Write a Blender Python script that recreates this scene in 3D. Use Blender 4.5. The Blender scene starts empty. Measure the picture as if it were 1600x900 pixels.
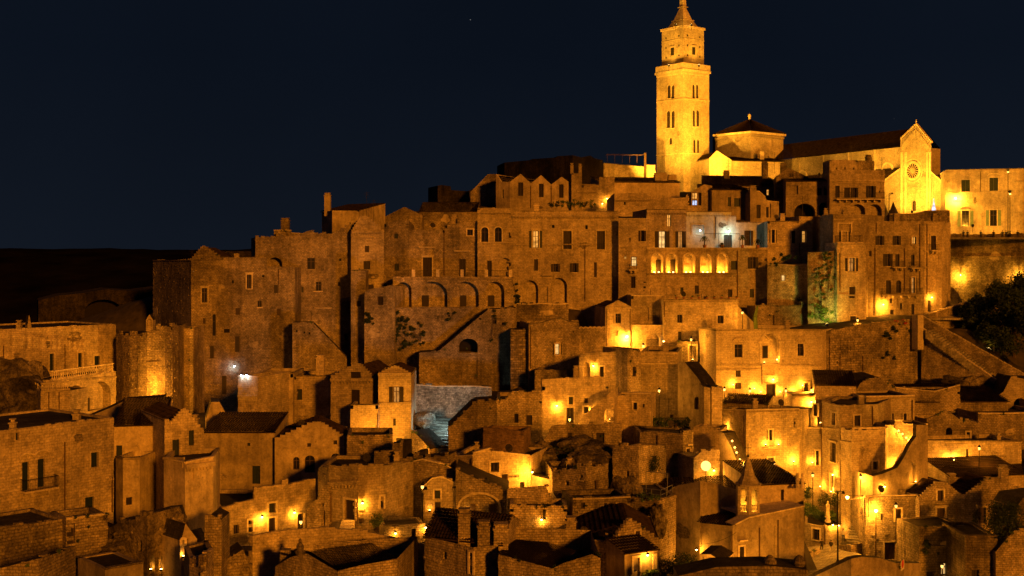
import bpy, bmesh, math, random
import numpy as np
from mathutils import Vector, Matrix, noise
random.seed(7)
R = random.Random(11)
scene = bpy.context.scene
C = scene.collection
# ------------------------------------------------------------ camera
FOC = 1900.0      # focal length in photo pixels (1600 wide)
HOR = 400.0       # horizon row
cam_d = bpy.data.cameras.new('camera'); cam = bpy.data.objects.new('camera', cam_d); C.objects.link(cam)
cam.location = (0, 0, 0); cam.rotation_euler = (math.pi/2, 0, 0)
cam_d.sensor_width = 36; cam_d.lens = 36*FOC/1600; cam_d.shift_y = -(450-HOR)/1600
cam_d.clip_start = 1; cam_d.clip_end = 20000
scene.camera = cam
# ------------------------------------------------------------ world (night sky)
world = bpy.data.worlds.new('World'); scene.world = world; world.use_nodes = True
wn = world.node_tree; wn.nodes.clear()
def wnode(t, **k):
    n = wn.nodes.new(t)
    for a, b in k.items(): setattr(n, a, b)
    return n
w_out = wnode('ShaderNodeOutputWorld'); w_bg = wnode('ShaderNodeBackground'); w_tc = wnode('ShaderNodeTexCoord')
w_sep = wnode('ShaderNodeSeparateXYZ'); w_map = wnode('ShaderNodeMapRange'); w_ramp = wnode('ShaderNodeValToRGB')
w_map.inputs[1].default_value = 0.0; w_map.inputs[2].default_value = 0.5
wn.links.new(w_tc.outputs['Generated'], w_sep.inputs[0]); wn.links.new(w_sep.outputs[2], w_map.inputs[0])
wn.links.new(w_map.outputs[0], w_ramp.inputs[0])
w_ramp.color_ramp.elements[0].color = (.0060, .0090, .0156, 1)
w_ramp.color_ramp.elements[1].color = (.0030, .0052, .0104, 1)
w_ramp.color_ramp.elements.new(.32).color = (.0036, .0061, .0120, 1)
# faint cloud mottling
w_no = wnode('ShaderNodeTexNoise'); w_no.inputs['Scale'].default_value = 2.2; w_no.inputs['Detail'].default_value = 5
wn.links.new(w_tc.outputs['Generated'], w_no.inputs['Vector'])
w_mr = wnode('ShaderNodeMapRange'); w_mr.inputs[1].default_value=.3; w_mr.inputs[2].default_value=.7
w_mr.inputs[3].default_value = .82; w_mr.inputs[4].default_value = 1.12
wn.links.new(w_no.outputs['Fac'], w_mr.inputs[0])
w_mul = wnode('ShaderNodeVectorMath', operation='SCALE')
wn.links.new(w_ramp.outputs[0], w_mul.inputs[0]); wn.links.new(w_mr.outputs[0], w_mul.inputs['Scale'])
# stars
w_vo = wnode('ShaderNodeTexVoronoi'); w_vo.inputs['Scale'].default_value = 60
wn.links.new(w_tc.outputs['Generated'], w_vo.inputs['Vector'])
w_lt = wnode('ShaderNodeMath', operation='LESS_THAN'); w_lt.inputs[1].default_value = .028
wn.links.new(w_vo.outputs['Distance'], w_lt.inputs[0])
w_s2 = wnode('ShaderNodeSeparateColor'); wn.links.new(w_vo.outputs['Color'], w_s2.inputs[0])
w_pw = wnode('ShaderNodeMath', operation='POWER'); w_pw.inputs[1].default_value = 22
wn.links.new(w_s2.outputs[0], w_pw.inputs[0])
w_m3 = wnode('ShaderNodeMath', operation='MULTIPLY'); wn.links.new(w_lt.outputs[0], w_m3.inputs[0]); wn.links.new(w_pw.outputs[0], w_m3.inputs[1])
w_m4 = wnode('ShaderNodeMath', operation='MULTIPLY'); wn.links.new(w_m3.outputs[0], w_m4.inputs[0]); w_m4.inputs[1].default_value = .22
w_add = wnode('ShaderNodeVectorMath', operation='ADD'); wn.links.new(w_mul.outputs[0], w_add.inputs[0])
w_cx = wnode('ShaderNodeCombineXYZ')
for i in range(3): wn.links.new(w_m4.outputs[0], w_cx.inputs[i])
wn.links.new(w_cx.outputs[0], w_add.inputs[1]); wn.links.new(w_add.outputs[0], w_bg.inputs['Color'])
w_bg.inputs['Strength'].default_value = 1.0
wn.links.new(w_bg.outputs[0], w_out.inputs[0])
# ------------------------------------------------------------ sun: the sodium glow of the opposite bank, low and from the front right
sun_d = bpy.data.lights.new('sun', 'SUN'); sun = bpy.data.objects.new('sun', sun_d); C.objects.link(sun)
SUN_AZ, SUN_EL = math.radians(25), math.radians(12)     # azimuth to the right of the camera's back
sd = Vector((math.sin(SUN_AZ)*math.cos(SUN_EL), -math.cos(SUN_AZ)*math.cos(SUN_EL), math.sin(SUN_EL)))
sun.rotation_euler = sd.to_track_quat('Z', 'Y').to_euler()
sun_d.energy = 2.8; sun_d.angle = math.radians(5); sun_d.color = (1, .29, .010)
scene.view_settings.view_transform = 'Standard'; scene.view_settings.look = 'None'
scene.view_settings.exposure = 0; scene.view_settings.gamma = 1
try: scene.cycles.use_denoising = True
except Exception: pass
scene.cycles.max_bounces = 5; scene.cycles.diffuse_bounces = 3; scene.cycles.sample_clamp_indirect = 4

# ------------------------------------------------------------ materials
MATS = {}
class NT:
    def __init__(s, name):
        s.m = bpy.data.materials.new(name); s.m.use_nodes = True; s.t = s.m.node_tree; s.b = s.t.nodes['Principled BSDF']
    def n(s, t, **k):
        x = s.t.nodes.new(t)
        for a, b in k.items(): setattr(x, a, b)
        return x
    def l(s, a, b): s.t.links.new(a, b)
    def noise(s, scale, detail=4, vec=None, rough=.6, zs=None):
        t = s.n('ShaderNodeTexNoise'); t.inputs['Scale'].default_value = scale; t.inputs['Detail'].default_value = detail
        t.inputs['Roughness'].default_value = rough
        if vec is None:
            vec = s.pos()
        if zs:
            mp = s.n('ShaderNodeMapping'); mp.inputs['Scale'].default_value = zs; s.l(vec, mp.inputs[0]); vec = mp.outputs[0]
        s.l(vec, t.inputs['Vector']); return t.outputs['Fac']
    def pos(s):
        if not hasattr(s, 'g'): s.g = s.n('ShaderNodeNewGeometry')
        return s.g.outputs['Position']
    def mr(s, v, a, b, c, d):
        m = s.n('ShaderNodeMapRange'); s.l(v, m.inputs[0])
        for i, q in enumerate((a, b, c, d)): m.inputs[i+1].default_value = q
        return m.outputs[0]
    def mul(s, a, b, op='MULTIPLY'):
        m = s.n('ShaderNodeMath', operation=op)
        for i, q in enumerate((a, b)):
            if isinstance(q, (int, float)): m.inputs[i].default_value = q
            else: s.l(q, m.inputs[i])
        return m.outputs[0]
    def scale(s, col, f):
        m = s.n('ShaderNodeVectorMath', operation='SCALE'); s.l(col, m.inputs[0]); s.l(f, m.inputs['Scale']); return m.outputs[0]
def stone(name, col, w=.5, h=.25, mortar=.016, grime=.5, bump=.5, block=.16, distort=.05, fine=.35):
    t = NT(name); b = t.b; b.inputs['Roughness'].default_value = .92
    b.inputs['Specular IOR Level'].default_value = .15
    uv = t.n('ShaderNodeUVMap')
    dn = t.n('ShaderNodeTexNoise'); dn.inputs['Scale'].default_value = 1.3; t.l(uv.outputs[0], dn.inputs['Vector'])
    ms = t.n('ShaderNodeVectorMath', operation='SCALE'); t.l(dn.outputs['Color'], ms.inputs[0]); ms.inputs['Scale'].default_value = distort
    ad = t.n('ShaderNodeVectorMath', operation='ADD'); t.l(uv.outputs[0], ad.inputs[0]); t.l(ms.outputs[0], ad.inputs[1])
    br = t.n('ShaderNodeTexBrick'); t.l(ad.outputs[0], br.inputs['Vector'])
    br.inputs['Scale'].default_value = 1; br.inputs['Brick Width'].default_value = w; br.inputs['Row Height'].default_value = h
    br.inputs['Mortar Size'].default_value = mortar; br.inputs['Mortar Smooth'].default_value = .3
    c1 = [min(1, c*(1+block)) for c in col]; c2 = [c*(1-block) for c in col]; cm = [c*.62 for c in col]
    br.inputs['Color1'].default_value = (*c1, 1); br.inputs['Color2'].default_value = (*c2, 1); br.inputs['Mortar'].default_value = (*cm, 1)
    big = t.mr(t.noise(.16, 5), .38, .62, 1-grime, 1.12)
    mid = t.mr(t.noise(.9, 6, rough=.7), .35, .6, 1-grime*.75, 1.08)
    stre = t.mr(t.noise(1.0, 4, zs=(1.4, 1.4, .16)), .36, .58, 1-grime*.55, 1.05)
    fin = t.mr(t.noise(4.5, 6, rough=.8), .34, .66, 1-fine*1.25, 1+fine*.7)
    pit = t.mr(t.noise(1.9, 8, rough=.78), .35, .46, 1-min(.7, grime*.9), 1.0)
    oi = t.n('ShaderNodeObjectInfo'); rnd = t.mr(oi.outputs['Random'], 0, 1, .74, 1.2)
    f = t.mul(t.mul(t.mul(big, mid), t.mul(stre, fin)), t.mul(rnd, pit))
    t.l(t.scale(br.outputs['Color'], f), b.inputs['Base Color'])
    bp = t.n('ShaderNodeBump'); bp.inputs['Strength'].default_value = bump; bp.inputs['Distance'].default_value = .10
    hsum = t.mul(t.mul(t.noise(3.2, 5, rough=.7), 1.3), t.mul(br.outputs['Fac'], -.55), 'ADD')
    t.l(hsum, bp.inputs['Height']); t.l(bp.outputs[0], b.inputs['Normal'])
    MATS[name] = t.m; return t.m
SC = (.56, .47, .345)
stone('ashlar', SC, grime=.34)
stone('ashlar_clean', (.52, .44, .33), grime=.22, block=.12, bump=.35)
stone('rubble', (.56, .465, .34), w=.38, h=.22, mortar=.03, grime=.47, bump=.9, block=.22, distort=.2, fine=.42)
stone('weathered', (.42, .35, .255), w=.5, h=.26, mortar=.03, grime=.56, bump=.8, block=.2, distort=.12, fine=.5)
stone('plaster', (.53, .445, .33), w=3.1, h=2.3, mortar=.002, grime=.38, bump=.3, block=.05, distort=.3, fine=.22)
stone('coarse', (.40, .33, .24), w=.62, h=.34, mortar=.05, grime=.5, bump=1.0, block=.4, distort=.05, fine=.4)
stone('trim', (.66, .57, .43), w=.9, h=.4, mortar=.006, grime=.2, bump=.2, block=.07)
stone('paving', (.36, .33, .28), w=.5, h=.5, mortar=.03, grime=.35, bump=.6, block=.25, distort=.1)
stone('rooftop', (.075, .065, .052), w=.5, h=.5, mortar=.02, grime=.5, bump=.4, block=.2)
stone('pale_wall', (.46, .46, .43), w=.42, h=.24, mortar=.02, grime=.55, bump=1.2, block=.35, distort=.25, fine=.5)
stone('white_render', (.62, .64, .58), w=5, h=4, mortar=.002, grime=.3, bump=.3, block=.05, distort=.3, fine=.2)
stone('rock', (.30, .25, .18), w=9, h=7, mortar=.001, grime=.8, bump=1.6, block=.08, distort=2, fine=.6)
stone('brick_and_red_light', (.40, .27, .17), w=.3, h=.1, mortar=.01, grime=.4, block=.25)  # brick of the steps; also carries reddish light painted on a low wall
def simple(name, col, rough=.8, metal=0, var=.25, scale=3.0, spec=.3):
    t = NT(name); t.b.inputs['Roughness'].default_value = rough; t.b.inputs['Metallic'].default_value = metal
    t.b.inputs['Specular IOR Level'].default_value = spec
    rgb = t.n('ShaderNodeRGB'); rgb.outputs[0].default_value = (*col, 1)
    t.l(t.scale(rgb.outputs[0], t.mr(t.noise(scale, 4), .3, .7, 1-var, 1+var)), t.b.inputs['Base Color'])
    MATS[name] = t.m; return t.m
simple('tiles', (.034, .023, .017), .95, var=.6, scale=1.6, spec=.02)
simple('dark_wood', (.020, .014, .010), .6)
simple('brown_wood', (.035, .02, .012), .6)
simple('green_paint', (.016, .025, .018), .55)
simple('sage_paint', (.16, .24, .15), .55)
simple('teal_paint', (.010, .020, .024), .55)
simple('frame_wood', (.07, .045, .03), .5)
simple('iron', (.02, .018, .016), .5, .6)
simple('pipe_metal', (.10, .06, .035), .5, .3)
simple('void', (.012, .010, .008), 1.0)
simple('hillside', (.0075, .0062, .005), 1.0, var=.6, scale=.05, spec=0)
stone('rock_shaded', (.045, .036, .026), w=9, h=7, mortar=.001, grime=.8, bump=1.6, block=.08, distort=2, fine=.6)  # shade of the unlit skyline houses and cliff put into the colour
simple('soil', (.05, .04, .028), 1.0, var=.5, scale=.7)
simple('leaf_dark', (.022, .04, .014), .7, var=.5, scale=5)
simple('leaf_mid', (.06, .11, .03), .7, var=.5, scale=5)
simple('leaf_bright', (.12, .19, .05), .7, var=.4, scale=5)
simple('bark', (.07, .05, .035), .9)
simple('white_paint', (.75, .74, .72), .6, var=.08)
simple('cloth_dark', (.03, .028, .03), .8)
simple('cloth_light', (.55, .52, .48), .8)
simple('cloth_blue', (.06, .08, .14), .8)
simple('skin', (.45, .28, .19), .6, var=.1)
simple('hair', (.02, .014, .01), .7)
simple('terracotta', (.30, .13, .07), .8)
simple('flowers', (.6, .08, .05), .8)
simple('steel', (.35, .35, .35), .4, .8)
def glass(name='glass'):
    t = NT(name); t.b.inputs['Base Color'].default_value = (.018, .018, .02, 1); t.b.inputs['Roughness'].default_value = .12
    MATS[name] = t.m
glass()
def emit(name, col, s, var=0, sc=1.5):
    t = NT(name); t.b.inputs['Base Color'].default_value = (.1, .1, .1, 1)
    t.b.inputs['Emission Color'].default_value = (*col, 1); t.b.inputs['Emission Strength'].default_value = s
    if var: t.l(t.mul(t.mr(t.noise(sc, 3), .35, .65, 1-var, 1+var), s), t.b.inputs['Emission Strength'])
    MATS[name] = t.m
emit('lit_warm', (1, .42, .07), .85, .5)
emit('lit_dim', (1, .42, .09), .35, .5)
emit('lit_pale', (1, .58, .18), .9, .45)
emit('lit_cool', (.55, .68, 1), 1.0, .5)
emit('bulb', (1, .6, .16), 22)
emit('bulb_soft', (1, .62, .18), 9)
emit('bulb_cool', (.62, .75, 1), 26)
emit('sign_blue', (.45, .58, 1), 2.2)
emit('globe', (1, .58, .13), 2.6)

# ------------------------------------------------------------ mesh helper
class MB:
    def __init__(s): s.v = []; s.f = []; s.sm = False
    def face(s, pts):
        i = len(s.v); s.v.extend([tuple(p) for p in pts]); s.f.append(tuple(range(i, i+len(pts))))
    def box(s, o, ax, ay, az):
        """box from corner o along three vectors"""
        o = Vector(o); ax = Vector(ax); ay = Vector(ay); az = Vector(az)
        if ax.cross(ay).dot(az) < 0: ax, ay = ay, ax
        p = [o, o+ax, o+ax+ay, o+ay]; q = [k+az for k in p]
        s.face([p[3], p[2], p[1], p[0]]); s.face(q)
        for i in range(4):
            j = (i+1) % 4; s.face([p[i], p[j], q[j], q[i]])
    def tube(s, a, b, r, n=6, r2=None):
        a = Vector(a); b = Vector(b); d = (b-a).normalized(); r2 = r if r2 is None else r2
        x = d.orthogonal().normalized(); y = d.cross(x)
        A = [a+(x*math.cos(2*math.pi*i/n)+y*math.sin(2*math.pi*i/n))*r for i in range(n)]
        B = [b+(x*math.cos(2*math.pi*i/n)+y*math.sin(2*math.pi*i/n))*r2 for i in range(n)]
        for i in range(n):
            j = (i+1) % n; s.face([A[i], A[j], B[j], B[i]])
        s.face(A[::-1]); s.face(B)
    def lathe(s, c, prof, n=8):
        c = Vector(c); rings = [[c+Vector((r*math.cos(2*math.pi*i/n), r*math.sin(2*math.pi*i/n), z)) for i in range(n)] for r, z in prof]
        for A, B in zip(rings, rings[1:]):
            for i in range(n):
                j = (i+1) % n; s.face([A[i], A[j], B[j], B[i]])
        s.face(rings[0][::-1]); s.face(rings[-1])
    def build(s, name, mat, parent=None, label=None, origin=None):
        me = bpy.data.meshes.new(name)
        off = Vector(origin) if origin is not None else (parent_world(parent) if parent else Vector((0, 0, 0)))
        me.from_pydata([(p[0]-off.x, p[1]-off.y, p[2]-off.z) for p in s.v], [], s.f)
        uvl = me.uv_layers.new(name='UVMap')
        uv = np.zeros((len(me.loops), 2), dtype=np.float32); k = 0
        for f in s.f:
            a, b, c = s.v[f[0]], s.v[f[1]], s.v[f[2]]
            nx = (b[1]-a[1])*(c[2]-a[2])-(b[2]-a[2])*(c[1]-a[1]); ny = (b[2]-a[2])*(c[0]-a[0])-(b[0]-a[0])*(c[2]-a[2])
            nz = (b[0]-a[0])*(c[1]-a[1])-(b[1]-a[1])*(c[0]-a[0]); h = math.hypot(nx, ny)
            if h > abs(nz)*.8 and h > 0:
                tx, ty = -ny/h, nx/h
                for i in f: uv[k] = (s.v[i][0]*tx+s.v[i][1]*ty, s.v[i][2]); k += 1
            else:
                for i in f: uv[k] = (s.v[i][0], s.v[i][1]); k += 1
        uvl.data.foreach_set('uv', uv.ravel())
        me.materials.append(MATS[mat])
        if s.sm: me.polygons.foreach_set('use_smooth', [True]*len(me.polygons))
        o = bpy.data.objects.new(name, me); C.objects.link(o)
        if parent: o.parent = parent
        else: o.location = off
        if label: o['label'] = label
        return o
def parent_world(p):
    v = Vector((0, 0, 0))
    while p: v = v + p.location; p = p.parent
    return v
def P(px, py, Y): return Vector(((px-800)/FOC*Y, Y, (HOR-py)/FOC*Y))
LABELS = {}
def tag(o, label=None, cat=None, group=None, kind=None):
    if label:
        o['label'] = label
        if label in LABELS: print('DUPLABEL', label)
        LABELS[label] = 1
    if cat: o['category'] = cat
    if group: o['group'] = group
    if kind or cat: o['kind'] = kind or 'thing'
    return o
def root(name, label, cat, loc, group=None):
    o = bpy.data.objects.new(name, None); C.objects.link(o); o.location = loc; o.empty_display_size = .5
    return tag(o, label, cat, group)
# ------------------------------------------------------------ facade segments
Z = Vector((0, 0, 1))
class Seg:
    def __init__(s, p0, p1):
        s.px0, s.px1 = p0[0], p1[0]
        a = P(p0[0], HOR, p0[1]); b = P(p1[0], HOR, p1[1]); s.a = a; s.b = b
        d = b-a; s.L = d.length; s.u = d/s.L; s.n = Vector((s.u.y, -s.u.x, 0))
    def uz(s, px, py):
        d = Vector(((px-800)/FOC, 1, (HOR-py)/FOC)); t = s.a.dot(s.n)/(d.x*s.n.x+d.y*s.n.y)
        p = d*t; return (p-s.a).dot(s.u), p.z
    def w(s, u, z, out=0): return s.a+s.u*u+Z*z+s.n*out
def arc_pts(u0, u1, zs, zt, n=10):
    """points of an arch from (u0,zs) over the top to (u1,zs)"""
    c = (u0+u1)/2; r = (u1-u0)/2
    return [(c-r*math.cos(math.pi*i/n), zs+(zt-zs)*math.sin(math.pi*i/n)) for i in range(n+1)]
ARCH = set('aAVR')
class Bld:
    def __init__(s, name, label, pts, top, bot, D=8, mat='ashlar', roof='flat', prof=None, f='', cat='house', group=None,
                 crumb=0, rise=2.0, back=None, par=.5, proud=.05, base_drop=3, segw=None, relief=True):
        s.name = name; s.segs = [Seg(a, b) for a, b in zip(pts, pts[1:])]; s.mat = mat
        X0, Y0 = pts[0]; s.z1 = (HOR-top)/FOC*Y0; s.z0 = (HOR-bot)/FOC*Y0; zb = s.z0-base_drop
        c = (s.segs[0].a+s.segs[-1].b)/2
        s.root = root(name, label, cat, (c.x, c.y, s.z0), group)
        nn = sum((g.n for g in s.segs), Vector((0, 0, 0))).normalized()
        bk = Vector((*back, 0)).normalized() if back else -nn
        s.bk = bk; s.D = D
        mb = MB(); s.zb = zb
        if relief and roof in ('flat', 'block') and mat in ('ashlar', 'rubble', 'weathered', 'coarse'): crumb = max(crumb, .13)
        feats = []
        for q in f.replace('\n', ';').split(';'):
            q = q.split()
            if q: feats.append((q[0], [float(k) for k in q[1:5]], q[5:] ))
        allprof = []
        for gi, g in enumerate(s.segs):
            # profile on this segment
            if prof:
                pr = [g.uz(x, y) for x, y in prof if g.px0-.01 <= x <= g.px1+.01]
                if not pr: pr = [(0, s.z1), (g.L, s.z1)]
                if pr[0][0] > .02: pr.insert(0, (0, pr[0][1]))
                if pr[-1][0] < g.L-.02: pr.append((g.L, pr[-1][1]))
                pr[0] = (0, pr[0][1]); pr[-1] = (g.L, pr[-1][1])
            elif roof in ('flat', 'block') and relief:
                k = max(2, int(g.L/1.6)); pr = [(g.L*i/k, s.z1+(R.uniform(-.09, .05) if 0 < i < k else 0)) for i in range(k+1)]
            else: pr = [(0, s.z1), (g.L, s.z1)]
            g.prof = pr; g.holes = []
            for code, r, opt in feats:
                xc = (r[0]+r[2])/2
                if not (g.px0 <= xc < g.px1 or (gi == len(s.segs)-1 and xc == g.px1)): continue
                s.feature(g, code, r, opt)
            s.wall(mb, g, zb)
            if relief: s.stones(mb, g, proud)
            if relief and g.L > 1.2: s.quoins(mb, g)
            if g.L > 4 and not mat.startswith('rock'): s.patches(g)
        # side and back walls
        A = s.segs[0].a; B = s.segs[-1].b; zl = s.segs[0].prof[0][1]; zr = s.segs[-1].prof[-1][1]
        s.zl, s.zr = zl, zr
        Ab, Bb = A+bk*D, B+bk*D
        rl = rise if roof == 'shed' else 0
        def q(a, b, z0, za, zc): mb.face([a+Z*z0, b+Z*z0, b+Z*zc, a+Z*za])
        zmn = min(p[1] for g in s.segs for p in g.prof)
        if roof == 'block':
            q(Ab, A, zb, zl, zl); q(B, Bb, zb, zr, zr)
            for g in s.segs:
                for (ua, za), (ub, zc) in zip(g.prof, g.prof[1:]):
                    if ub-ua > .01: mb.face([g.w(ub, zb)+bk*D, g.w(ua, zb)+bk*D, g.w(ua, za)+bk*D, g.w(ub, zc)+bk*D])
        elif roof == 'flat': q(Ab, A, zb, zmn, zl); q(B, Bb, zb, zr, zmn); q(Bb, Ab, zb, zmn, zmn)
        else: q(Ab, A, zb, zl+rl, zl); q(B, Bb, zb, zr, zr+rl); q(Bb, Ab, zb, zr+rl, zl+rl)
        for ga, gb2 in zip(s.segs, s.segs[1:]):      # step in the top line at a corner: close it
            za, zc = ga.prof[-1][1], gb2.prof[0][1]
            if abs(za-zc) > .02:
                dd = bk*(D if roof == 'block' else .4); p0 = gb2.a; lo, hi = min(za, zc), max(za, zc)
                qd = [p0+Z*(lo-.01), p0+dd+Z*(lo-.01), p0+dd+Z*hi, p0+Z*hi]; mb.face(qd if za > zc else qd[::-1])
        zmn = min(p[1] for g in s.segs for p in g.prof); zmx = max(p[1] for g in s.segs for p in g.prof)
        front = [g.a for g in s.segs]+[B]
        rf = MB()
        if roof == 'flat' or roof == 'low':
            zr_ = zmn-par
            th = .35
            cen = sum(front+[Ab, Bb], Vector((0, 0, 0)))/(len(front)+2)
            poly = front+[Bb, Ab]
            rf.face([p+Z*zr_ for p in poly]); rf_mat = 'rooftop'
            # parapet thickness: inner faces and tops
            for g in s.segs:
                for (ua, za), (ub, zb_) in zip(g.prof, g.prof[1:]):
                    if ub-ua < .01:
                        mb.face([g.w(ua, za), g.w(ua, zb_), g.w(ua, zb_, -th), g.w(ua, za, -th)]); continue
                    mb.face([g.w(ua, za), g.w(ub, zb_), g.w(ub, zb_, -th), g.w(ua, za, -th)])
                    mb.face([g.w(ub, zr_, -th), g.w(ua, zr_, -th), g.w(ua, za, -th), g.w(ub, zb_, -th)])
            for a, b, z in ((Ab, A, zmn), (B, Bb, zmn), (Bb, Ab, zmn)):
                d = (b-a).normalized(); inn = Vector((-d.y, d.x, 0))
                if (cen-a).dot(inn) < 0: inn = -inn
                mb.box(a+inn*.004+Z*(zr_+.01), (b-a), inn*th, Z*(z-zr_-.012))
        elif roof == 'block':     # solid up to its profile
            rf_mat = 'rooftop'; mb_top = rf
            for g in s.segs:
                for (ua, za), (ub, zb_) in zip(g.prof, g.prof[1:]):
                    a, b = g.w(ua, za), g.w(ub, zb_); rf.face([a, b, b+bk*D, a+bk*D])
        elif roof == 'gable':
            rf_mat = 'tiles'; g = s.segs[0]; th = .4
            for g in s.segs:
                for (ua, za), (ub, zb_) in zip(g.prof, g.prof[1:]):
                    a, b = g.w(ua, za), g.w(ub, zb_); t = -g.n*th
                    mb.face([a, b, b+t, a+t])
                    if ub-ua > .01: mb.face([g.w(ub, zmn-.6)+t, g.w(ua, zmn-.6)+t, a+t, b+t])
            pk = max(((p[1], -i, p[0], g) for g in s.segs for i, p in enumerate(g.prof)), key=lambda k: k[:2])
            # centre of the highest run
            gg = pk[3]; tops = [p[0] for p in gg.prof if abs(p[1]-pk[0]) < .05]; um = sum(tops)/len(tops)
            ridge = gg.w(um, zmx-.35); e0 = A+Z*(zl-.25); e1 = B+Z*(zr-.25)
            bi = bk*(th*.6)
            tile_sheet(rf, e0+bi, e0+bk*D, ridge+bk*D, ridge+bi)
            tile_sheet(rf, e1+bk*D, e1+bi, ridge+bi, ridge+bk*D)
            mb.face([e1+bk*D, e0+bk*D, ridge+bk*D])
        elif roof in ('side', 'shed'):
            rf_mat = 'tiles'; ov = nn*.25
            k = D/2 if roof == 'side' else D
            a0 = A+Z*(s.z1+.03)+ov; b0 = B+Z*(s.z1+.03)+ov; a1 = A+Z*(s.z1+rise)+bk*k; b1 = B+Z*(s.z1+rise)+bk*k
            sx = (B-A).normalized()*.15
            tile_sheet(rf, b0+sx, a0-sx, a1-sx, b1+sx)
            rf.box(a0-sx-Z*.12, b0-a0+sx*2, -nn*.2, Z*.11)
            if roof == 'side':
                a2 = Ab+Z*s.z1; b2 = Bb+Z*s.z1
                tile_sheet(rf, a2-sx, b2+sx, b1+sx, a1-sx)
                mb.face([A+Z*s.z1, a1-Z*.05, Ab+Z*s.z1]); mb.face([B+Z*s.z1, Bb+Z*s.z1, b1-Z*.05])
        if crumb:
            for g in s.segs:
                for (ua, za), (ub, zb_) in zip(g.prof, g.prof[1:]):
                    u = ua
                    while u < ub-.2:
                        w_ = R.uniform(.25, .7); w_ = min(w_, ub-u); h = R.uniform(.02, 1)**2*crumb
                        t = (u-ua)/(ub-ua); z = za+(zb_-za)*t
                        if h > .05 and R.random() < .8: mb.box(g.w(u, z-.05, -.36), g.u*w_*.95, g.n*(.34+R.uniform(0, .06)), Z*(h+.05))
                        u += w_
        if roof == 'flat' and not mat.startswith('rock') and (not relief or R.random() < .45):
            m = MB()
            for g in s.segs:
                for (ua, za), (ub, zc) in zip(g.prof, g.prof[1:]):
                    if ub-ua > .3: m.box(g.w(ua, za-.02, -.38), g.u*(ub-ua)+Z*(zc-za), g.n*(.38+R.uniform(.07, .1)), Z*.13)
            if m.f: m.build('coping', 'trim' if R.random() < .4 else 'weathered', s.root)['kind'] = 'stuff'
        s.wallo = mb.build('wall', mat, s.root)
        if rf.f: s.roofo = rf.build('coping' if roof == 'block' else 'roof', rf_mat, s.root)
        s.A, s.B, s.Ab, s.Bb = A, B, Ab, Bb
        BL.append(s)
    # -- wall with openings
    def wall(s, mb, g, zb):
        cuts = {0.0, g.L}
        for p in g.prof: cuts.add(min(max(p[0], 0), g.L))
        for h in g.holes: cuts.add(h[0]); cuts.add(h[1])
        cs = sorted(cuts); cs = [c for i, c in enumerate(cs) if i == 0 or c-cs[i-1] > 1e-4]
        # top functions: value just right of ua, just left of ub
        def top(ua, ub):
            for (a, za), (b, zb_) in zip(g.prof, g.prof[1:]):
                if b-a > 1e-4 and a-1e-4 <= ua and ub <= b+1e-4:
                    f = lambda u: za+(zb_-za)*(u-a)/(b-a)
                    return f(ua), f(ub)
            return s.z1, s.z1
        for ua, ub in zip(cs, cs[1:]):
            ta, tb = top(ua, ub); z = zb; um = (ua+ub)/2
            for h in sorted([h for h in g.holes if h[0]-1e-4 <= ua and ub <= h[1]+1e-4], key=lambda h: h[2]):
                if h[2] > z+.001: mb.face([g.w(ua, z), g.w(ub, z), g.w(ub, h[2]), g.w(ua, h[2])])
                z = max(z, h[3])
            if min(ta, tb) > z: mb.face([g.w(ua, z), g.w(ub, z), g.w(ub, tb), g.w(ua, ta)])
        for (u0, u1, z0, z1, zs, d, closed) in g.holes:
            if zs is None: ring = [(u0, z0), (u1, z0), (u1, z1), (u0, z1)]
            else:
                ar = arc_pts(u0, u1, zs, z1); ring = [(u0, z0), (u1, z0)]+ar[::-1]
                half = len(ar)//2
                for i in range(half): mb.face([g.w(*ar[i+1]), g.w(u0, z1), g.w(*ar[i])] if i else [g.w(*ar[1]), g.w(u0, z1), g.w(*ar[0])])
                for i in range(half, len(ar)-1): mb.face([g.w(*ar[i]), g.w(*ar[i+1]), g.w(u1, z1)])
            for i in range(len(ring)):
                a = ring[i]; b = ring[(i+1) % len(ring)]
                if abs(a[0]-b[0])+abs(a[1]-b[1]) < 1e-5: continue
                mb.face([g.w(*a), g.w(*a, -d), g.w(*b, -d), g.w(*b)])
            if closed: mb.face([g.w(a, b, -d) for a, b in ring])
    def stones(s, mb, g, proud):
        p = {'ashlar': .05, 'rubble': .14, 'weathered': .12, 'coarse': .3, 'ashlar_clean': .02, 'pale_wall': .15}.get(s.mat, 0)
        if not p: return
        zt = min(q[1] for q in g.prof); n = 0
        h = {'coarse': .34, 'rubble': .22}.get(s.mat, .28); z = max(s.z0, s.zb); row = 0
        cells = max(1, (zt-z)/h*g.L/.55); p = min(p, 260/cells)
        while z < zt-h:
            u = .1
            while u < g.L-.7:
                w = R.uniform(.3, .65)
                if R.random() < p and not any(u < q[1]+.15 and u+w > q[0]-.15 and z < q[3]+.15 and z+h > q[2]-.15 for q in g.holes):
                    mb.box(g.w(u, z+.01, -.05), g.u*w, g.n*(.05+R.uniform(.015, proud*1.3)), Z*(h-.03))
                u += .6
            z += h
    def quoins(s, mb, g):
        for (u, sg, pz) in ((0, 1, g.prof[0][1]), (g.L, -1, g.prof[-1][1])):
            z = s.z0
            while z < pz-.3:
                h = R.uniform(.22, .36); w = R.uniform(.25, .7)
                if R.random() < .6:
                    o = R.uniform(.01, .05); e = R.uniform(.0, .05)
                    a = u-sg*e; mb.box(g.w(min(a, a+sg*w), z+.01, -.2), g.u*w, g.n*(.2+o), Z*(h-.02))
                z += h
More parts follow.
